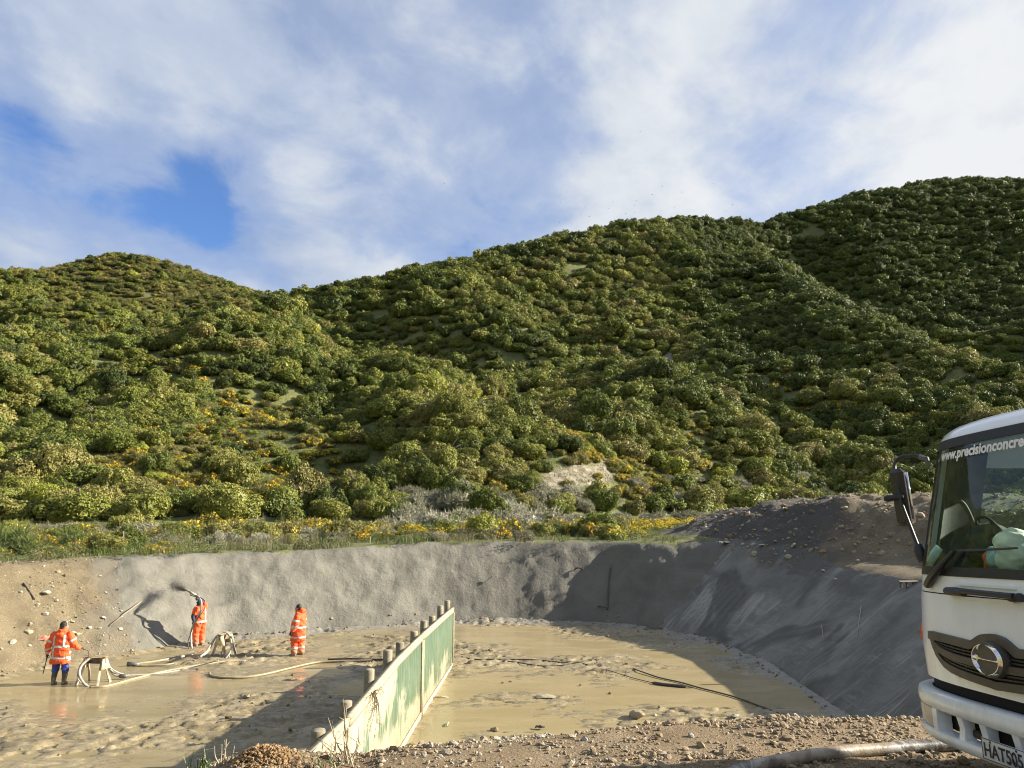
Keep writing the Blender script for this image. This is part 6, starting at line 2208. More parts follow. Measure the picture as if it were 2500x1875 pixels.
for a_ in (ankL, ankR):
    mb = MB(); limb(mb, [(a_[0], a_[1], .28), (a_[0], a_[1], .06)], [.078, .06]); mb.cap((a_[0], a_[1] - .03, .04), (a_[0], a_[1] + .15, .035), .05, .042)
    mb.remeshed('boot', M_BOOT, .014, e, .004, 14)
mb = MB(); hand(mb, hL + (0, 0, .05), (0, .2, -1), (1, .2, 0), 1.0, 1.1); mb.cap(hL + (0, 0, .1), hL + (0, 0, .05), .042, .036)
mb.remeshed('glove', M_GLOVE, .0075, e, smooth_it=2)
mb = MB(); hand(mb, hR - (0, 0, .05), (0, .1, 1), (0, 1, 0), 1.0, 1.1); mb.cap(hR - (0, 0, .11), hR - (0, 0, .05), .042, .036)
mb.remeshed('glove', M_GLOVE, .0075, e, smooth_it=2)
# nozzle, its hoses and the spray
yy = p[1]
e = empty('spray_nozzle', at_y(*gq(400, 240), yy)); tag(e, 'grey spray nozzle held overhead by the man in the blue hood', 'nozzle')
inv = -np.array(e.location)
mb = MB(); mb.tube([at_y(*gq(490, 280), yy) + inv, at_y(*gq(420, 240), yy) + inv, at_y(*gq(340, 195), yy + .02) + inv], [.04, .046, .038], 10); mb.build('barrel', M_HOSE, e, True)
mb = MB(); mb.tube([at_y(*gq(340, 195), yy + .02) + inv, at_y(*gq(285, 175), yy + .03) + inv], [.034, .024], 10); mb.build('tip', M_STEEL, e, True)
mb = MB(); mb.tube([at_y(*gq(360, 215), yy) + inv, at_y(*gq(378, 275), yy - .02) + inv], [.016, .016], 7); mb.build('valve', M_STEEL, e, True)
arc_hose('spray_hose', [(*gq(470, 275), yy), (*gq(540, 310), yy - .1), (*gq(590, 400), yy - .22), (*gq(597, 520), yy - .28), (*gq(575, 620), yy - .30), (*gq(510, 740), yy - .32), (*gq(440, 870), yy - .3), (*gq(398, 980), yy - .3), (*gq(380, 1120), yy - .3), (*gq(392, 1290), yy - .35), (*gq(415, 1430), yy - .5), (*gq(330, 1490), yy - .9), (*gq(190, 1520), 26.6)], .036, M_HOSE, 'thick hose from the raised nozzle down the back of the man spraying')
arc_hose('air_hose', [(*gq(378, 275), yy - .02), (*gq(440, 295), yy - .1), (*gq(570, 325), yy - .15), (*gq(650, 380), yy - .2), (*gq(672, 450), yy - .25), (*gq(650, 560), yy - .3), (*gq(580, 670), yy - .34), (*gq(500, 780), yy - .36), (*gq(425, 930), yy - .36), (*gq(365, 1090), yy - .36), (*gq(326, 1220), yy - .38), (*gq(335, 1350), yy - .45), (*gq(400, 1425), yy - .55)], .016, M_BLACKHOSE, 'thin air hose looping from the nozzle down past the man spraying')
r = np.random.default_rng(12)
n_ = 1500
t = r.uniform(0, 1, n_) ** .8
a0 = at_y(*gq(285, 172), yy + .03); a1 = at_y(*gq(20, 60), yy + 1.1)
C = a0 + (a1 - a0) * t[:, None] + r.normal(size=(n_, 3)) * (.012 + .13 * t)[:, None]
sz = r.uniform(.006, .013, n_)
tet = np.array([(1, 1, 1), (1, -1, -1), (-1, 1, -1), (-1, -1, 1)], float)
V_ = (C[:, None] + tet[None] * sz[:, None, None]).reshape(-1, 3)
F_ = (np.array([(0, 1, 2), (0, 3, 1), (0, 2, 3), (1, 3, 2)])[None] + 4 * np.arange(n_)[:, None, None]).reshape(-1, 3)
tag(link('concrete_spray', raw_mesh('concrete_spray', V_, F_, [simple('wet_concrete_drops', (.12, .115, .10), .8)])), 'spray of wet concrete leaving the raised nozzle', None, None, 'stuff')

# ------------------------------------------------------------------ the truck at the right
tL = ray(1047, 1337); tL /= np.linalg.norm(tL)              # towards the truck's own right
tF = np.cross((0, 0, 1.0), tL); tF /= np.linalg.norm(tF)    # the way it faces
tU = np.cross(tL, tF)
tO = at_y(2432, 1610, 5.0) - tU
TR = np.stack([tL, tF, tU], 1)
truck = empty('truck', (0, 0, 0))
truck.matrix_world = Matrix([[*TR[0], tO[0]], [*TR[1], tO[1]], [*TR[2], tO[2]], [0, 0, 0, 1]])
tag(truck, 'white cab-over truck standing on the gravel at the right edge, its front seen side on', 'truck')
CAML = TR.T @ (CAM - tO)
dl = lambda u, v: TR.T @ ray(u, v)
HW, BC, NE = 1.1, .5, 3.0
RZ = [.3, .78, 1.0, 1.36, 1.5, 2.47, 2.53, 2.575, 2.61, 2.63]
RF = [.02, .012, .0, .03, .05, .282, .325, .39, .50, .70]
rake = lambda z: np.interp(z, RZ, RF)
TZ = [1.3, 2.42, 2.54, 2.59, 2.63]
TT = [0, .055, .075, .12, .20]
th_ = np.linspace(0, math.pi / 2, 40)
arc = np.stack([HW * np.sin(th_) ** (2 / NE), -BC * (1 - np.cos(th_) ** (2 / NE))], 1)
side = np.stack([np.full(16, HW), np.linspace(-BC, -1.85, 17)[1:]], 1)
half = np.concatenate([arc, side])                          # centre line to the rear on the far side
OUT = np.concatenate([half[::-1], half[1:] * (-1, 1)])      # far rear -> front -> near rear
OUTN = np.gradient(OUT, axis=0)
OUTN = np.stack([-OUTN[:, 1], OUTN[:, 0]], 1); OUTN /= np.linalg.norm(OUTN, axis=1, keepdims=True) + 1e-9
if OUTN[len(OUT) // 2][1] < 0: OUTN = -OUTN
MID = len(half) - 1


def oidx(w, f=None):
    """position along the outline: of a w on the front arc, or of an f on the side (w sign tells the side)"""
    s_ = 1 if w >= 0 else -1
    if f is None:
        k = np.interp(abs(w), arc[:, 0], np.arange(len(arc)))
    else:
        k = len(arc) - 1 + np.interp(-f, -np.r_[-BC, side[:, 1]], np.arange(len(side) + 1))
    return MID - s_ * k


def cabpt(i, z, off=0.0):
    i = np.asarray(i, float)
    w = np.interp(i, np.arange(len(OUT)), OUT[:, 0]); f = np.interp(i, np.arange(len(OUT)), OUT[:, 1])
    nw = np.interp(i, np.arange(len(OUT)), OUTN[:, 0]); nf = np.interp(i, np.arange(len(OUT)), OUTN[:, 1])
    z = np.asarray(z, float)
    bl = np.clip((f + 1.5) / .9, 0, 1)
    return np.stack([w * (1 - np.interp(z, TZ, TT)) + nw * off, f - rake(z) * bl + nf * off, z + 0 * w], -1)


def frontpt(w, z, off=0.0):
    return cabpt(oidx_v(w), z, off)


def oidx_v(w):
    w = np.asarray(w, float)
    return MID - np.sign(w) * np.interp(np.abs(w), arc[:, 0], np.arange(len(arc)))


def spx(u, v, off=0.0):
    """(w, z) where the view ray meets the cab front set forward by off"""
    d = dl(u, v)
    best = None
    for t in np.linspace(4.0, 6.6, 1400):
        p_ = CAML + d * t
        w, z = p_[0], p_[2]
        wu = w / (1 - np.interp(z, TZ, TT))
        if abs(wu) > 1.085: continue
        fs = frontpt(wu, z, off)[1]
        if p_[1] <= fs:
            return float(wu), float(z)
    return None


def grid_solid(mb, G0, G1):
    """two point grids (n, m, 3): outer and inner skins closed along their border"""
    n_, m_ = G0.shape[:2]
    F = grid_faces(m_, n_)
    V = np.concatenate([G0.reshape(-1, 3), G1.reshape(-1, 3)])
    k = n_ * m_
    ring = list(range(m_)) + [i * m_ + m_ - 1 for i in range(1, n_)] + [(n_ - 1) * m_ + j for j in range(m_ - 2, -1, -1)] + [i * m_ for i in range(n_ - 2, 0, -1)]
    S = [(ring[j], ring[(j + 1) % len(ring)], ring[(j + 1) % len(ring)] + k, ring[j] + k) for j in range(len(ring))]
    mb.add(V, None, np.concatenate([F[:, ::-1], F + k, np.array(S)]))


def patch(mb, i0, i1, z0, z1, off0=0.0, off1=-.02, ni=40, nz_=6):
    I, ZZ = np.meshgrid(np.linspace(i0, i1, ni), np.linspace(z0, z1, nz_))
    grid_solid(mb, cabpt(I, ZZ, off0), cabpt(I, ZZ, off1))
    return mb


def strip(mb, A, B, off0, off1, nb=3):
    """a piece on the cab front between two (w, z) lines, standing from off1 to off0"""
    A = np.asarray(A, float); B = np.asarray(B, float)
    t = np.linspace(0, 1, nb)[:, None, None]
    G = A[None] * (1 - t) + B[None] * t
    grid_solid(mb, frontpt(G[..., 0], G[..., 1], off0), frontpt(G[..., 0], G[..., 1], off1))
    return mb


def tpart(mb, name, mat, smooth=True, parent=None, label=None):
    o = mb.build(name, mat, parent or truck, smooth)
    if smooth:
        try:
            o.data.set_sharp_from_angle(angle=rad(38))
        except Exception:
            pass
    if label: o['label'] = label
    return o


m, n = material('white_paint')
p = n.obj()
c = n.ramp(n.noise(p, 3, 5), [(.3, (.82, .855, .90)), (.7, (.86, .89, .93))])
dirt = n.noise(n.mapping(p, scale=(1, 1, .5)), 7, 7, .68)
sx_ = n.new('ShaderNodeSeparateXYZ'); n.l.new(p, sx_.inputs[0])
mr_ = n.new('ShaderNodeMapRange'); n.l.new(sx_.outputs[2], mr_.inputs[0]); mr_.inputs[1].default_value = 1.5; mr_.inputs[2].default_value = .3; mr_.inputs[3].default_value = .03; mr_.inputs[4].default_value = .34
c = n.mix(n.math('MULTIPLY', mr_.outputs[0], n.ramp(dirt, [(.42, 0), (.68, 1)])), c, (.36, .31, .23))
c = n.mix(n.ramp(n.noise(p, 60, 3), [(.72, 0), (.76, .6)]), c, (.16, .13, .10))
n.bsdf(c, n.math('MULTIPLY_ADD', dirt, .25, .10), None, Coat_Weight=.5, Coat_Roughness=.06)
M_WHITE = m
M_BLK = simple('black_plastic', (.018, .018, .019), .45, .3, 20, .15, 90)
M_GREYP = simple('grey_brown_grille', (.085, .075, .06), .5, .25, 8, .1, 60)
M_VOID = simple('deep_black', (.008, .008, .009), .9)
M_CHROME = simple('chrome', (.80, .80, .80), .10, .05, 20, Metallic=1.0)
M_AMBER = simple('amber_lens', (.75, .13, .012), .18, .2, 30, Transmission_Weight=.15)
M_LENS = simple('headlamp_lens', (.50, .47, .40), .12, .25, 12)
M_INT = simple('cab_trim', (.045, .05, .05), .7, .25, 10)
M_INTG = simple('cab_pillar_trim', (.10, .105, .10), .7, .2, 10)


def glass(name, tint, refl=1.0):
    m, n = material(name)
    tr_ = n.new('ShaderNodeBsdfTransparent'); tr_.inputs[0].default_value = (*tint, 1)
    gl = n.new('ShaderNodeBsdfGlossy'); gl.inputs['Roughness'].default_value = .02
    ge = n.new('ShaderNodeNewGeometry')
    dt_ = n.new('ShaderNodeVectorMath', operation='DOT_PRODUCT')
    n.l.new(ge.outputs['Normal'], dt_.inputs[0]); n.l.new(ge.outputs['Incoming'], dt_.inputs[1])
    sch = n.math('POWER', n.math('SUBTRACT', 1.0, n.math('ABSOLUTE', dt_.outputs['Value'])), 5.0)      # Schlick's law, both sides alike
    fr = n.math('MULTIPLY_ADD', sch, .96, .04)
    mx_ = n.new('ShaderNodeMixShader')
    n.l.new(n.math('MULTIPLY', fr, refl), mx_.inputs[0])
    n.l.new(tr_.outputs[0], mx_.inputs[1]); n.l.new(gl.outputs[0], mx_.inputs[2])
    o = n.new('ShaderNodeOutputMaterial'); n.l.new(mx_.outputs[0], o.inputs[0])
    return m


M_GLASS = glass('windscreen_glass', (.80, .885, .845), .8)
M_GLASS2 = glass('side_glass', (.86, .92, .88), .8)

iR, iL = oidx(1), oidx(-1)
far_c, near_c = oidx(HW, -.62), oidx(-HW, -.62)
# skin of the cab
tpart(patch(MB(), far_c, near_c, .775, 1.362, 0, -.03, 90, 12), 'front_panel', M_WHITE)
tpart(patch(MB(), far_c, near_c, 1.370, 1.492, -.002, -.03, 90, 4), 'cowl_panel', M_WHITE)
tpart(patch(MB(), far_c, near_c, 1.33, 1.40, -.012, -.03, 90, 2), 'panel_seam', M_VOID)
iw = oidx(.985)
jw = oidx(-.985)
tpart(patch(MB(), iw, jw, 1.512, 2.455, -.006, -.011, 70, 16), 'windscreen', M_GLASS)
ws = bpy.data.objects['windscreen'] if 'windscreen' in bpy.data.objects else None
mb = MB()
patch(mb, oidx(1.02), oidx(-1.02), 1.488, 1.548, .004, -.014, 80, 3)
patch(mb, oidx(1.02), oidx(-1.02), 2.402, 2.470, .004, -.014, 80, 3)
patch(mb, oidx(1.035), oidx(.955), 1.548, 2.402, .004, -.014, 6, 14)
patch(mb, oidx(-.955), oidx(-1.035), 1.548, 2.402, .004, -.014, 6, 14)
tpart(mb, 'windscreen_seal', M_BLK)
for a, b in ((far_c, oidx(1.04)), (oidx(-1.04), near_c)):
    tpart(patch(MB(), a, b, 1.494, 2.472, -.002, -.05, 12, 14), 'door_pillar', M_WHITE)
    tpart(patch(MB(), a, b, 1.494, 2.472, -.051, -.075, 12, 14), 'pillar_trim', M_INTG)
# roof: front brow and the top
I, ZZ = np.meshgrid(np.linspace(oidx(HW, -1.8), oidx(-HW, -1.8), 110), np.array([2.474, 2.50, 2.525, 2.55, 2.572, 2.59, 2.604, 2.616, 2.624, 2.63]))
G0 = cabpt(I, ZZ)
top = G0[-1].copy()
cap_rows = []
for t in (.25, .5, .75, .97):
    r_ = top.copy(); r_[:, 0] *= (1 - t); r_[:, 1] = r_[:, 1] * (1 - t) + (-1.3) * t; r_[:, 2] += .02 * math.sin(t * 1.57)
    cap_rows.append(r_)
G0 = np.concatenate([G0, np.array(cap_rows)])
mb = MB(); grid_solid(mb, G0, G0 - (0, 0, .035))
tpart(mb, 'roof', M_WHITE)
# doors, rear wall, floor
for s_ in (1, -1):
    e0, e1 = (oidx(HW * s_, -1.42), oidx(HW * s_, -.625))
    d_o = tpart(patch(MB(), e0, e1, .62, 1.60, 0, -.06, 14, 8), 'door', M_WHITE)
    tpart(patch(MB(), e0, e1, 2.30, 2.472, 0, -.05, 14, 3), 'window_frame', M_WHITE, True, d_o)
    tpart(patch(MB(), e0, e1, 1.60, 2.30, -.022, -.027, 14, 5), 'window', M_GLASS2, True, d_o)
    tpart(patch(MB(), e0, e1, 1.06, 1.62, -.062, -.10, 14, 4), 'door_trim', M_INT, True, d_o)
    tpart(patch(MB(), oidx(HW * s_, -1.85), oidx(HW * s_, -1.43), .62, 2.472, 0, -.05, 6, 8), 'rear_pillar', M_WHITE)
    mb = MB(); mb.box((s_ * 1.12, -1.25, 1.38), (.03, .16, .035), bevel=.01); tpart(mb, 'handle', M_BLK, True, d_o)
tpart(MB().box((0, -1.84, 1.5), (2.02, .04, 1.8)), 'rear_wall', M_INT, False)
tpart(MB().box((0, -1.15, .72), (2.05, 1.35, .06)), 'floor', M_INT, False)
# grab handle inside the far pillar
mb = MB(); mb.tube(catmull([(.985, -.52, 2.02), (.93, -.56, 2.03), (.91, -.60, 1.97), (.91, -.66, 1.78), (.91, -.69, 1.68), (.97, -.68, 1.62)], 6), .017, 10); tpart(mb, 'grab_handle', M_INTG)
# dashboard
I, ZZ = np.meshgrid(np.linspace(oidx(1.0), oidx(-1.0), 40), np.array([0, 1.0]))
A0 = cabpt(I[0], np.full(40, 1.50), -.04)
rows = []
for t, z in ((0, 1.48), (.25, 1.49), (.6, 1.49), (.9, 1.48), (1.0, 1.45), (1.0, 1.05)):
    r_ = A0.copy(); r_[:, 1] = r_[:, 1] * (1 - t) + (np.minimum(-.85, r_[:, 1] - .1)) * t; r_[:, 2] = z; rows.append(r_)
G0 = np.array(rows)
mb = MB(); grid_solid(mb, G0, G0 - (0, 0, .05)); tpart(mb, 'dashboard', M_INT)
mb = MB(); mb.tube([(.2, -.50, 1.56), (.36, -.52, 1.60), (.60, -.53, 1.60), (.76, -.50, 1.56)], [.05, .08, .08, .05], 10); tpart(mb, 'instrument_hood', M_BLK)
# steering wheel
mb = MB()
a_ = np.linspace(0, 2 * math.pi, 41)
R3 = np.array(Euler((rad(38), 0, 0)).to_matrix())
ringp = np.stack([.235 * np.cos(a_), .235 * np.sin(a_), 0 * a_], 1) @ R3.T + (.45, -.74, 1.60)
mb.tube(ringp, .017, 8, cap=False)
for k in (0.3, 2.84, 4.71): mb.tube([np.array((.45, -.74, 1.57)), np.array((.23 * math.cos(k), .23 * math.sin(k), 0)) @ R3.T + (.45, -.74, 1.60)], .015, 6)
mb.tube([(.45, -.74, 1.59), (.45, -.60, 1.2)], [.055, .04], 8)
tpart(mb, 'steering_wheel', M_BLK)
for w in (.48, -.5):
    mb = MB(); mb.box((w, -1.28, 1.12), (.5, .5, .16), bevel=.05).box((w, -1.56, 1.5), (.48, .14, .75), (rad(-8), 0, 0), bevel=.06).box((w, -1.60, 1.98), (.28, .10, .2), (rad(-8), 0, 0), bevel=.04)
    tpart(mb, 'seat', M_INT)

# grille
gl_top = [spx(u, v, .01) for u, v in ((2273, 1540), (2298, 1546), (2322, 1552), (2348, 1558.5), (2373, 1565), (2382, 1560), (2388, 1555), (2399, 1549), (2413, 1547))]
gl_bot = [spx(u, v, .01) for u, v in ((2292, 1598), (2300, 1611), (2313, 1629), (2330, 1642), (2350, 1652), (2380, 1664), (2408, 1673.5), (2425, 1679))]
gt = np.array([q for q in gl_top if q]); gb = np.array([q for q in gl_bot if q])
ztop0 = gt[-1][1] + .003
gt = np.concatenate([gt, [(0.0, ztop0)]])
gb = np.concatenate([gb, [(0.0, gb[-1][1] - .006)]])
wl = max(gt[0][0], gb[0][0])
ws_ = np.concatenate([np.linspace(gb[0][0], 0, 40)])
ftop = lambda w: np.interp(-np.abs(w), -gt[:, 0], gt[:, 1])
fbot = lambda w: np.interp(-np.abs(w), -gb[:, 0], gb[:, 1])
wg = np.linspace(gb[0][0], -gb[0][0], 81)
tpart(strip(MB(), np.stack([wg, ftop(wg) - .01], 1), np.stack([wg, fbot(wg) + .01], 1), .008, -.01, 8), 'grille_backing', M_VOID)
gr = None
mb = MB()
wt_ = np.linspace(gt[0][0], -gt[0][0], 121)
strip(mb, np.stack([wt_, ftop(wt_)], 1), np.stack([wt_, ftop(wt_) - .052], 1), .032, -.01, 4)
tpart(mb, 'grille_top_rail', M_GREYP)
mb = MB(); strip(mb, np.stack([wg, fbot(wg) + .050], 1), np.stack([wg, fbot(wg)], 1), .034, -.01, 4); tpart(mb, 'grille_bottom_rail', M_GREYP)
for s_ in (1, -1):
    a = np.array([(gt[0][0] * s_, gt[0][1]), (gb[0][0] * s_, gb[0][1])]); t = np.linspace(0, 1, 8)[:, None]
    A_ = a[0] * (1 - t) + a[1] * t
    mb = MB(); strip(mb, A_, A_ - (s_ * .055, 0), .033, -.01, 4); tpart(mb, 'grille_side_rail', M_GREYP)
zt_, zb_ = lambda w: ftop(np.maximum(np.abs(w), .30)) - .052, lambda w: fbot(w) + .05
for fr_, hh, of in ((.26, .010, .024), (.52, .046, .040), (.76, .010, .024), (.90, .010, .024), (.13, .010, .022)):
    wv2 = np.linspace(gb[0][0] - .02, -gb[0][0] + .02, 61)
    zc_ = zt_(wv2) * (1 - fr_) + zb_(wv2) * fr_
    mb = MB(); strip(mb, np.stack([wv2, zc_ + hh / 2], 1), np.stack([wv2, zc_ - hh / 2], 1), of, -.005, 3); tpart(mb, 'slat', M_GREYP if hh > .02 else M_BLK)
for w in (-.52, -.4, -.28, .28, .4, .52):
    z0_, z1_ = float(zt_(w)), float(zb_(w))
    mb = MB(); strip(mb, [(w - .006, z0_), (w + .006, z0_)], [(w - .006, z1_), (w + .006, z1_)], .016, -.005, 4); tpart(mb, 'upright', M_BLK)

# badge
em = spx(2432, 1610, .05)
ez = 1.0
ea, eb = .134, .102
mb = MB()
tt = np.linspace(0, 2 * math.pi, 48, endpoint=False)
V_ = [(ea * 1.03 * math.cos(t), .062 - .02 * 0, ez + eb * 1.05 * math.sin(t)) for t in tt] + [(ea * 1.05 * math.cos(t), .01, ez + eb * 1.07 * math.sin(t)) for t in tt] + [(0, .062, ez)]
mb.add(V_, [(96, (j + 1) % 48, j) for j in range(48)], [(j, (j + 1) % 48, 48 + (j + 1) % 48, 48 + j) for j in range(48)])
badge = tpart(mb, 'badge', M_GREYP)


def ribbon(mb, ctr, wid, y0=.062, h=.016):
    """a raised bar with a ridge along a centre line in the badge plane"""
    C_ = np.array(ctr, float); T_ = np.gradient(C_, axis=0); T_ /= np.linalg.norm(T_, axis=1, keepdims=True)
    Nn = np.stack([-T_[:, 1], T_[:, 0]], 1); wd = np.broadcast_to(np.asarray(wid, float), (len(C_),))[:, None]
    G = np.stack([np.c_[C_ + Nn * wd, np.zeros(len(C_))], np.c_[C_ + Nn * wd * .15, np.full(len(C_), h)], np.c_[C_ - Nn * wd * .15, np.full(len(C_), h)], np.c_[C_ - Nn * wd, np.zeros(len(C_))]])
    G0 = np.stack([G[..., 0], y0 + G[..., 2], ez + G[..., 1]], -1)
    G1 = np.stack([G[..., 0], np.full(G.shape[:2], y0 - .006), ez + G[..., 1]], -1)
    grid_solid(mb, G0, G1)


for s_ in (1, -1):
    t = np.linspace(rad(78), rad(-84), 40)
    C_ = np.stack([s_ * (ea - .017 - .006 * np.sin(np.abs(t)) ** 2) * np.cos(t), (eb - .013) * np.sin(t)], 1)
    mb = MB(); ribbon(mb, C_, .0165 * np.clip(np.cos(t * .97), .16, 1) ** .7 + .002)
    tpart(mb, 'chrome_arc', M_CHROME, True, badge)
w_ = np.linspace(-ea * .84, ea * .84, 24)
mb = MB(); ribbon(mb, np.stack([w_, 0 * w_], 1), .0125 + .013 * (np.abs(w_) / (ea * .84)) ** 4); tpart(mb, 'chrome_bar', M_CHROME, True, badge)

# corner indicators
for s_ in (1, -1):
    i0, i1 = oidx(.96 * s_), oidx(HW * s_, -.66)
    I, ZZ = np.meshgrid(np.linspace(i0, i1, 12), np.linspace(0, 1, 6))
    fr_ = (I - i0) / (i1 - i0)
    zlo = 1.165 - .19 * (1 - np.abs(fr_ - .3)) + 0 * fr_; zhi = 1.05 + .205 * np.clip(fr_ * 1.7 + .1, 0, 1)
    zz2 = zlo * (1 - ZZ) + zhi * ZZ
    bulge = .012 + .022 * np.sin(np.pi * ZZ) * np.sin(np.pi * np.clip(fr_, 0.05, 1))
    G0 = np.stack([cabpt(I[a], zz2[a], 0) + 0 for a in range(6)])
    w0_ = np.interp(I, np.arange(len(OUT)), OUTN[:, 0]); f0_ = np.interp(I, np.arange(len(OUT)), OUTN[:, 1])
    G1 = G0.copy()
    G0[..., 0] += w0_ * bulge; G0[..., 1] += f0_ * bulge
    mb = MB(); grid_solid(mb, G0, G1); tpart(mb, 'indicator', M_AMBER)

# bumper
BO = .075
iBf, iBn = oidx(HW, -.66), oidx(-HW, -.66)


def bump_patch(mb, i0, i1, prof, ni=80):
    I = np.linspace(i0, i1, ni)
    G0 = np.stack([cabpt(I, np.full(ni, z), o_) for z, o_ in prof])
    G1 = np.stack([cabpt(I, np.full(ni, z * .98 + .012), -.02) for z, o_ in prof])
    grid_solid(mb, G0, G1)
    return mb


bumper = tpart(bump_patch(MB(), iBf, iBn, [(.590, .066), (.600, .074), (.63, .080), (.670, .078), (.694, .068), (.705, .045), (.705, .0)], 100), 'bumper', M_WHITE)
tpart(bump_patch(MB(), iBf, iBn, [(.375, .03), (.38, .062), (.40, .078), (.43, .082), (.452, .074), (.455, .05)], 100), 'bumper_lip', M_WHITE, True, bumper)
tpart(patch(MB(), iBf, iBn, .46, .80, -.035, -.06, 80, 3), 'bumper_void', M_VOID, True, bumper)
for s_ in (1, -1):
    a, b = oidx(.62 * s_), oidx(.965 * s_)
    I = sorted((a, b))
    tpart(bump_patch(MB(), oidx(.60 * s_), oidx(.66 * s_), [(.445, .075), (.5, .08), (.592, .078)], 6), 'bumper_corner', M_WHITE, True, bumper)
    tpart(bump_patch(MB(), oidx(1.0 * s_), oidx(HW * s_, -.66), [(.445, .075), (.5, .08), (.592, .078)], 14), 'bumper_corner', M_WHITE, True, bumper)
    tpart(bump_patch(MB(), oidx(.662 * s_), oidx(.998 * s_), [(.458, .062), (.50, .071), (.56, .074), (.588, .070)], 16), 'headlight', M_LENS, True, bumper)
    for wa in (.36, .14):
        tpart(bump_patch(MB(), oidx((wa - .028) * s_), oidx((wa + .028) * s_), [(.45, .062), (.52, .05), (.595, .066)], 5), 'bumper_strut', M_WHITE, True, bumper)
    tpart(MB().box((.25 * s_, -.02, .50), (.14, .03, .05), bevel=.01), 'tow_bracket', M_BLK, True, bumper)

# number plate
lt = None
d = dl(2395, 1798); t = (.105 - CAML[1]) / d[1]; lt = CAML + d * t
pw, ph = .36, .125
pc = np.array([lt[0] - pw / 2, .105, lt[2] - ph / 2])
M_PLATE = simple('plate_white', (.62, .62, .60), .35, .08, 20)
mb = MB().box(pc, (pw, .006, ph), bevel=.002)
plate = tpart(mb, 'number_plate', M_PLATE, False)
mb = MB()
for a, b, c_, d_2 in ((0, ph / 2 - .004, pw, .004), (0, -ph / 2 + .004, pw, .004)):
    mb.box(pc + (a, .0035, b), (c_ - .006, .0015, d_2))
for a in (-pw / 2 + .004, pw / 2 - .004): mb.box(pc + (a, .0035, 0), (.004, .0015, ph - .014))
tpart(mb, 'plate_border', M_BLK, False, plate)
for a in (-.115, .1):
    tpart(MB().ell(pc + (a, .004, ph / 2 - .016), (.007, .005, .007), 5, 8), 'bolt', M_BLK, True, plate)


def text_mesh(body, size, offset=0.0, extrude=.0008):
    cu = bpy.data.curves.new('t', 'FONT')
    cu.body = body; cu.size = size; cu.offset = offset; cu.extrude = extrude; cu.resolution_u = 3
    o = bpy.data.objects.new('t', cu)
    WORKSHOP.collection.objects.link(o)
    with bpy.context.temp_override(scene=WORKSHOP, view_layer=WORKSHOP.view_layers[0]):
        dg = bpy.context.evaluated_depsgraph_get()
        me = bpy.data.meshes.new_from_object(o.evaluated_get(dg))
    bpy.data.objects.remove(o)
    bpy.data.curves.remove(cu)
    co = np.empty(len(me.vertices) * 3, np.float32); me.vertices.foreach_get('co', co)
    return me, co.reshape(-1, 3)


me, co = text_mesh('HAT505', .122, .0016)
w_t = co[:, 0].max() - co[:, 0].min()
sx_t = .315 / w_t
x0_t = co[:, 0].min()
h_t = co[:, 1].max()
V_ = np.stack([pc[0] + .1575 - (co[:, 0] - x0_t) * sx_t, pc[1] + .0042 + co[:, 2], pc[2] - .040 + co[:, 1] * (.078 / h_t)], 1)
me.vertices.foreach_set('co', V_.astype(np.float32).ravel()); me.materials.clear(); me.materials.append(M_BLK); me.update()
link('plate_lettering', me, plate)
zw = pc[0] + .1575 - .315 * 4.52 / 6
mb = MB().box((zw, pc[1] + .0046, pc[2]), (.008, .0018, .062), (0, rad(28), 0)); tpart(mb, 'zero_slash', M_BLK, False, plate)

# windscreen lettering, laid along the curve of the glass
me, co = text_mesh('www.precisionconcrete',   .135, .0045, .0006)
st = spx(2297, 1126, .004); en = spx(2498, 1088, .004)
zz_l = st[1]
ii = np.linspace(oidx(.99), oidx(-.99), 400)
P3 = cabpt(ii, np.full(400, zz_l), .004)
sl = np.r_[0, np.cumsum(np.linalg.norm(np.diff(P3, axis=0), axis=1))]
s0 = np.interp(-st[0], -np.interp(ii, np.arange(len(OUT)), OUT[:, 0]), sl)
s1 = np.interp(-en[0], -np.interp(ii, np.arange(len(OUT)), OUT[:, 0]), sl)
# the frame cuts the address after 'concre'
me2, co2 = text_mesh('www.precisionconcre', .135, .0022, .0006)
kx = (s1 - s0) / (co2[:, 0].max() - co2[:, 0].min())
bpy.data.meshes.remove(me2)
gi_ = np.interp(s0 + (co[:, 0] - co[:, 0].min()) * kx, sl, ii)
V_ = cabpt(gi_, zz_l + co[:, 1] * kx * 1.02, 0.001)
n2 = cabpt(gi_, zz_l + co[:, 1] * kx * 1.02, 1.001) - V_
V_ = V_ + n2 * (co[:, 2:3] + .0022)
me.vertices.foreach_set('co', V_.astype(np.float32).ravel()); me.materials.clear(); me.materials.append(simple('white_vinyl', (.78, .78, .78), .5)); me.update()
link('lettering', me, bpy.data.objects['windscreen'])
# permit labels inside the glass
M_LABEL = simple('pale_label', (.42, .55, .58), .6, .15, 25)
for px_, nm in ((((2259, 1368), (2284, 1330), (2301, 1342), (2277, 1380)), 'permit_label'), (((2273, 1122), (2274, 1105), (2294, 1101), (2293, 1120)), 'permit_label')):
    q = [spx(u, v, -.012) for u, v in px_]
    if all(q):
        mb = MB(); strip(mb, [q[0], q[3]], [q[1], q[2]], -.0135, -.0150, 3); tpart(mb, nm, M_LABEL, False, bpy.data.objects['windscreen'])

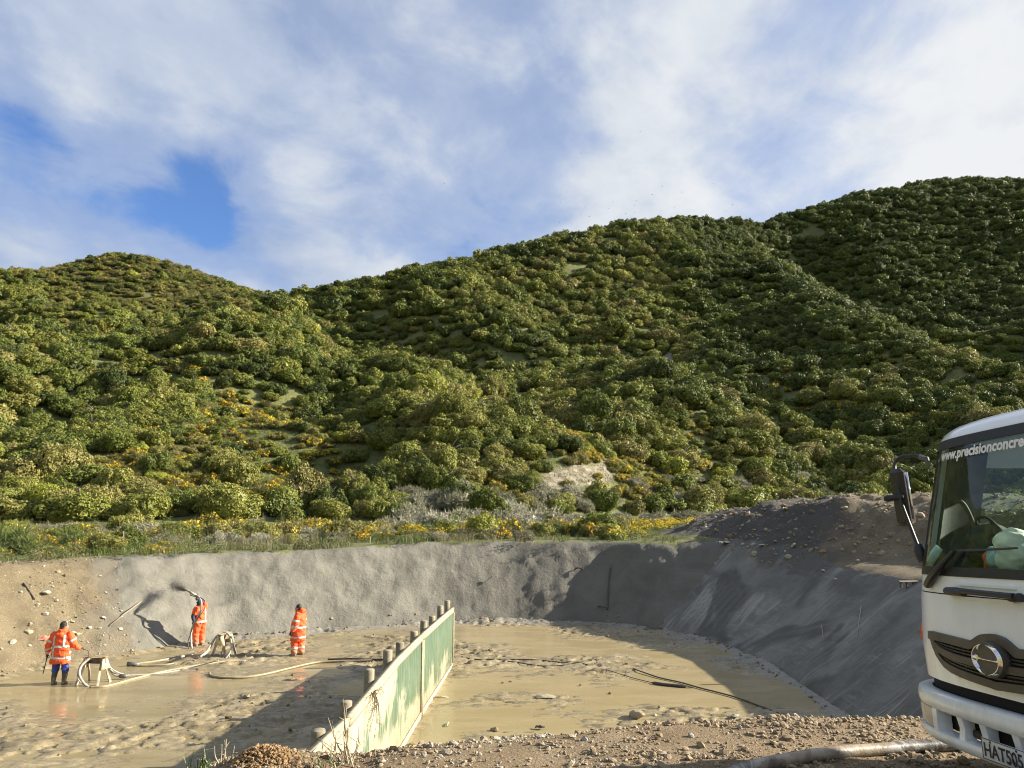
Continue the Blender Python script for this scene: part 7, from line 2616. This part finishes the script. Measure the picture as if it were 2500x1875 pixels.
# wiper
pv = [spx(u, v, .03) for u, v in ((2262, 1428), (2280, 1408), (2306, 1376), (2330, 1345))]
pv = [q for q in pv if q]
mb = MB(); mb.tube([frontpt(a, b, o_) for (a, b), o_ in zip(pv, (.02, .04, .04, .03))], [.028, .030, .022, .014], 8); wip = tpart(mb, 'wiper', M_BLK)
pb = [spx(u, v, .02) for u, v in ((2335, 1344), (2380, 1343), (2430, 1341), (2484, 1338))]
mb = MB(); mb.tube([frontpt(a, b, .02) for a, b in pb if True], .008, 6); tpart(mb, 'wiper_blade', M_BLK, True, wip)
# front step handle under the glass
hA = [spx(u, v, .02) for u, v in ((2319, 1443), (2338, 1444), (2358, 1447))]
hB = [spx(u, v, .02) for u, v in ((2472, 1460), (2484, 1460), (2497, 1459))]
mb = MB(); mb.tube([frontpt(a, b, .035) for a, b in hA], [.034, .037, .030], 10, squash=.8); hd = tpart(mb, 'front_handle', M_BLK)
mb = MB(); mb.tube([frontpt(a, b, .035) for a, b in hB], [.028, .034, .034], 10, squash=.8); tpart(mb, 'handle_mount', M_BLK, True, hd)
mb = MB(); mb.tube([frontpt(*q, .06) for q in (spx(2352, 1443, .05), spx(2410, 1449, .05), spx(2478, 1456, .05))], .019, 10); tpart(mb, 'handle_bar', M_BLK, True, hd)
q0, q1, q2, q3 = [spx(u, v, .01) for u, v in ((2340, 1422), (2478, 1432), (2476, 1474), (2340, 1462))]
mb = MB(); strip(mb, [q0, q1], [(q0[0], q0[1] - .018), (q1[0], q1[1] - .018)], .012, -.005, 3); tpart(mb, 'handle_recess', M_WHITE, True, hd)
mb = MB(); strip(mb, [(q3[0], q3[1] + .018), (q2[0], q2[1] + .018)], [q3, q2], .016, -.005, 3); tpart(mb, 'handle_recess', M_WHITE, True, hd)


# mirror on the far side
def onw(u, v, w):
    d = dl(u, v)
    return CAML + d * ((w - CAML[0]) / d[0])


mc = onw(2199, 1214, 1.30)
mb = MB(); mb.box((0, 0, 0), (.155, .085, .47), bevel=.035)
Vm = np.concatenate(mb.V)
Vm[:, 1] *= 1 - .25 * (Vm[:, 2] / .235) ** 2
mb2 = MB(); mb2.add(Vm @ np.array(Euler((rad(-4), 0, rad(10))).to_matrix()).T + mc, np.concatenate(mb.F3), np.concatenate(mb.F4))
mir = tpart(mb2, 'mirror', M_BLK)
tpart(MB().box(mc + (0, -.045, 0), (.12, .004, .40), (rad(-4), 0, rad(10))), 'mirror_glass', M_CHROME, False, mir)
arm = [onw(2264, 1121, 1.08), onw(2244, 1113, 1.16), onw(2209, 1114, 1.27), onw(2191, 1122, 1.33), onw(2184, 1138, 1.34), onw(2187, 1163, 1.30), onw(2195, 1200, 1.26), onw(2202, 1232, 1.24), onw(2217, 1272, 1.20), onw(2238, 1326, 1.12), onw(2246, 1345, 1.08)]
mb = MB(); mb.tube(catmull(arm, 6), .015, 10); tpart(mb, 'mirror_arm', M_BLK, True, mir)
mb = MB(); mb.tube([onw(2158, 1217, 1.32), onw(2166, 1217, 1.31), onw(2186, 1215, 1.28), onw(2204, 1213, 1.25), onw(2208, 1214, 1.25)], [.018, .030, .024, .034, .016], 10); tpart(mb, 'mirror_clamp', M_BLK, True, mir)
mb = MB(); mb.tube([onw(2243, 1330, 1.08), onw(2247, 1350, 1.06), onw(2252, 1372, 1.04)], [.03, .045, .03], 10); tpart(mb, 'mirror_foot', M_BLK, True, mir)
mb = MB(); mb.tube([onw(2246, 1117, 1.14), onw(2262, 1120, 1.06), onw(2268, 1140, 1.03)], [.02, .022, .012], 8); tpart(mb, 'mirror_bracket', M_INTG, True, mir)

# wheels, chassis and a plain deck behind the cab, out of the frame but where the truck has them
M_TYRE = simple('tyre', (.03, .03, .03), .8, .3, 20)
for s_ in (1, -1):
    for fy_ in (-1.15, -4.6):
        mb = MB(); mb.tube([(s_ * .82, fy_, .46), (s_ * .86, fy_, .46), (s_ * 1.04, fy_, .46), (s_ * 1.07, fy_, .46)], [.42, .46, .46, .42], 28)
        wh = tpart(mb, 'wheel', M_TYRE)
        mb = MB(); mb.tube([(s_ * 1.0, fy_, .46), (s_ * 1.075, fy_, .46)], [.26, .24], 20); tpart(mb, 'rim', M_STEEL, True, wh)
for s_ in (1, -1): tpart(MB().box((s_ * .42, -3.2, .80), (.08, 5.6, .22), bevel=.01), 'chassis_rail', M_BLK, False)
tpart(MB().box((0, -4.2, 1.35), (2.2, 4.2, .9), bevel=.05), 'deck_box', M_WHITE, False)
tpart(MB().box((0, -.6, .60), (1.5, .5, .3), bevel=.03), 'engine_sump', M_VOID, False)


# things lying on the dashboard
def on_dash(u, v, back=.24):
    """a place on the dashboard, BACK behind the glass"""
    d = dl(u, v)
    for t in np.linspace(4.2, 6.6, 1200):
        p_ = CAML + d * t
        if abs(p_[0]) < 1.05 and p_[1] <= frontpt(p_[0], min(max(p_[2], 1.5), 2.4), 0)[1] - back:
            return p_


def wl_(p_):
    return tO + TR @ np.asarray(p_)


def dash_thing(name, mb, mat, voxel, label, cat, **kw):
    mb.V = [(v_ @ TR.T) + tO for v_ in mb.V]
    o = mb.remeshed(name, mat, voxel, None, **kw)
    return tag(o, label, cat)


h0 = on_dash(2482, 1392)
mb = MB(); mb.ell(h0 + (0, 0, .17), (.10, .12, .105), 10, 14); mb.ell(h0 + (.02, .02, .07), (.075, .09, .085), 8, 12); mb.ell(h0 + (-.05, 0, .10), (.07, .09, .09), 8, 12); mb.ell(h0 + (0, 0, .03), (.08, .08, .045), 8, 12)
dash_thing('white_bag', mb, simple('white_plastic_bag', (.68, .70, .66), .6, .12, 20, .3, 20), .011, 'lumpy white plastic bag on the dashboard of the truck', 'bag', fold=.012, fscale=16)
h0 = on_dash(2432, 1398)
mb = MB(); mb.ell(h0 + (0, 0, .05), (.09, .07, .06), 8, 12); mb.ell(h0 + (-.02, -.03, .13), (.06, .06, .055), 8, 12); mb.ell(h0 + (-.08, -.02, .17), (.07, .05, .04), 8, 12); mb.ell(h0 + (.04, 0, .09), (.035, .05, .07), 8, 12)
dash_thing('orange_cloth', mb, simple('orange_cloth', (.55, .10, .03), .85, .25, 14), .011, 'bundled orange red cloth beside the white bag on the dashboard', 'cloth', fold=.014, fscale=18)
h0 = on_dash(2448, 1392)
mb = MB(); mb.ell(h0 + (0, .06, .08), (.05, .035, .08), 8, 12); mb.ell(h0 + (-.04, .08, .06), (.04, .03, .06), 8, 12)
dash_thing('blue_glove', mb, simple('pale_blue_rubber', (.30, .45, .48), .6, .2, 14), .010, 'pale blue rubber glove in front of the orange cloth on the dashboard', 'glove', fold=.008, fscale=18)
h0 = on_dash(2398, 1368)
mb = MB(); mb.box(h0 + (0, -.08, .10), (.34, .20, .22), (rad(8), rad(6), rad(12)), bevel=.05); mb.ell(h0 + (.02, -.08, .19), (.17, .10, .07), 8, 12)
mb.tube(catmull([h0 + (.13, -.06, .2), h0 + (.06, -.04, .29), h0 + (-.06, -.04, .29), h0 + (-.13, -.06, .21)], 6), .016, 8)
dash_thing('black_bag', mb, simple('black_bag_cloth', (.02, .028, .028), .8, .3, 14), .013, 'black bag with a carry handle on the dashboard behind the wiper', 'bag', fold=.012, fscale=12)

bpy.data.scenes.remove(WORKSHOP)
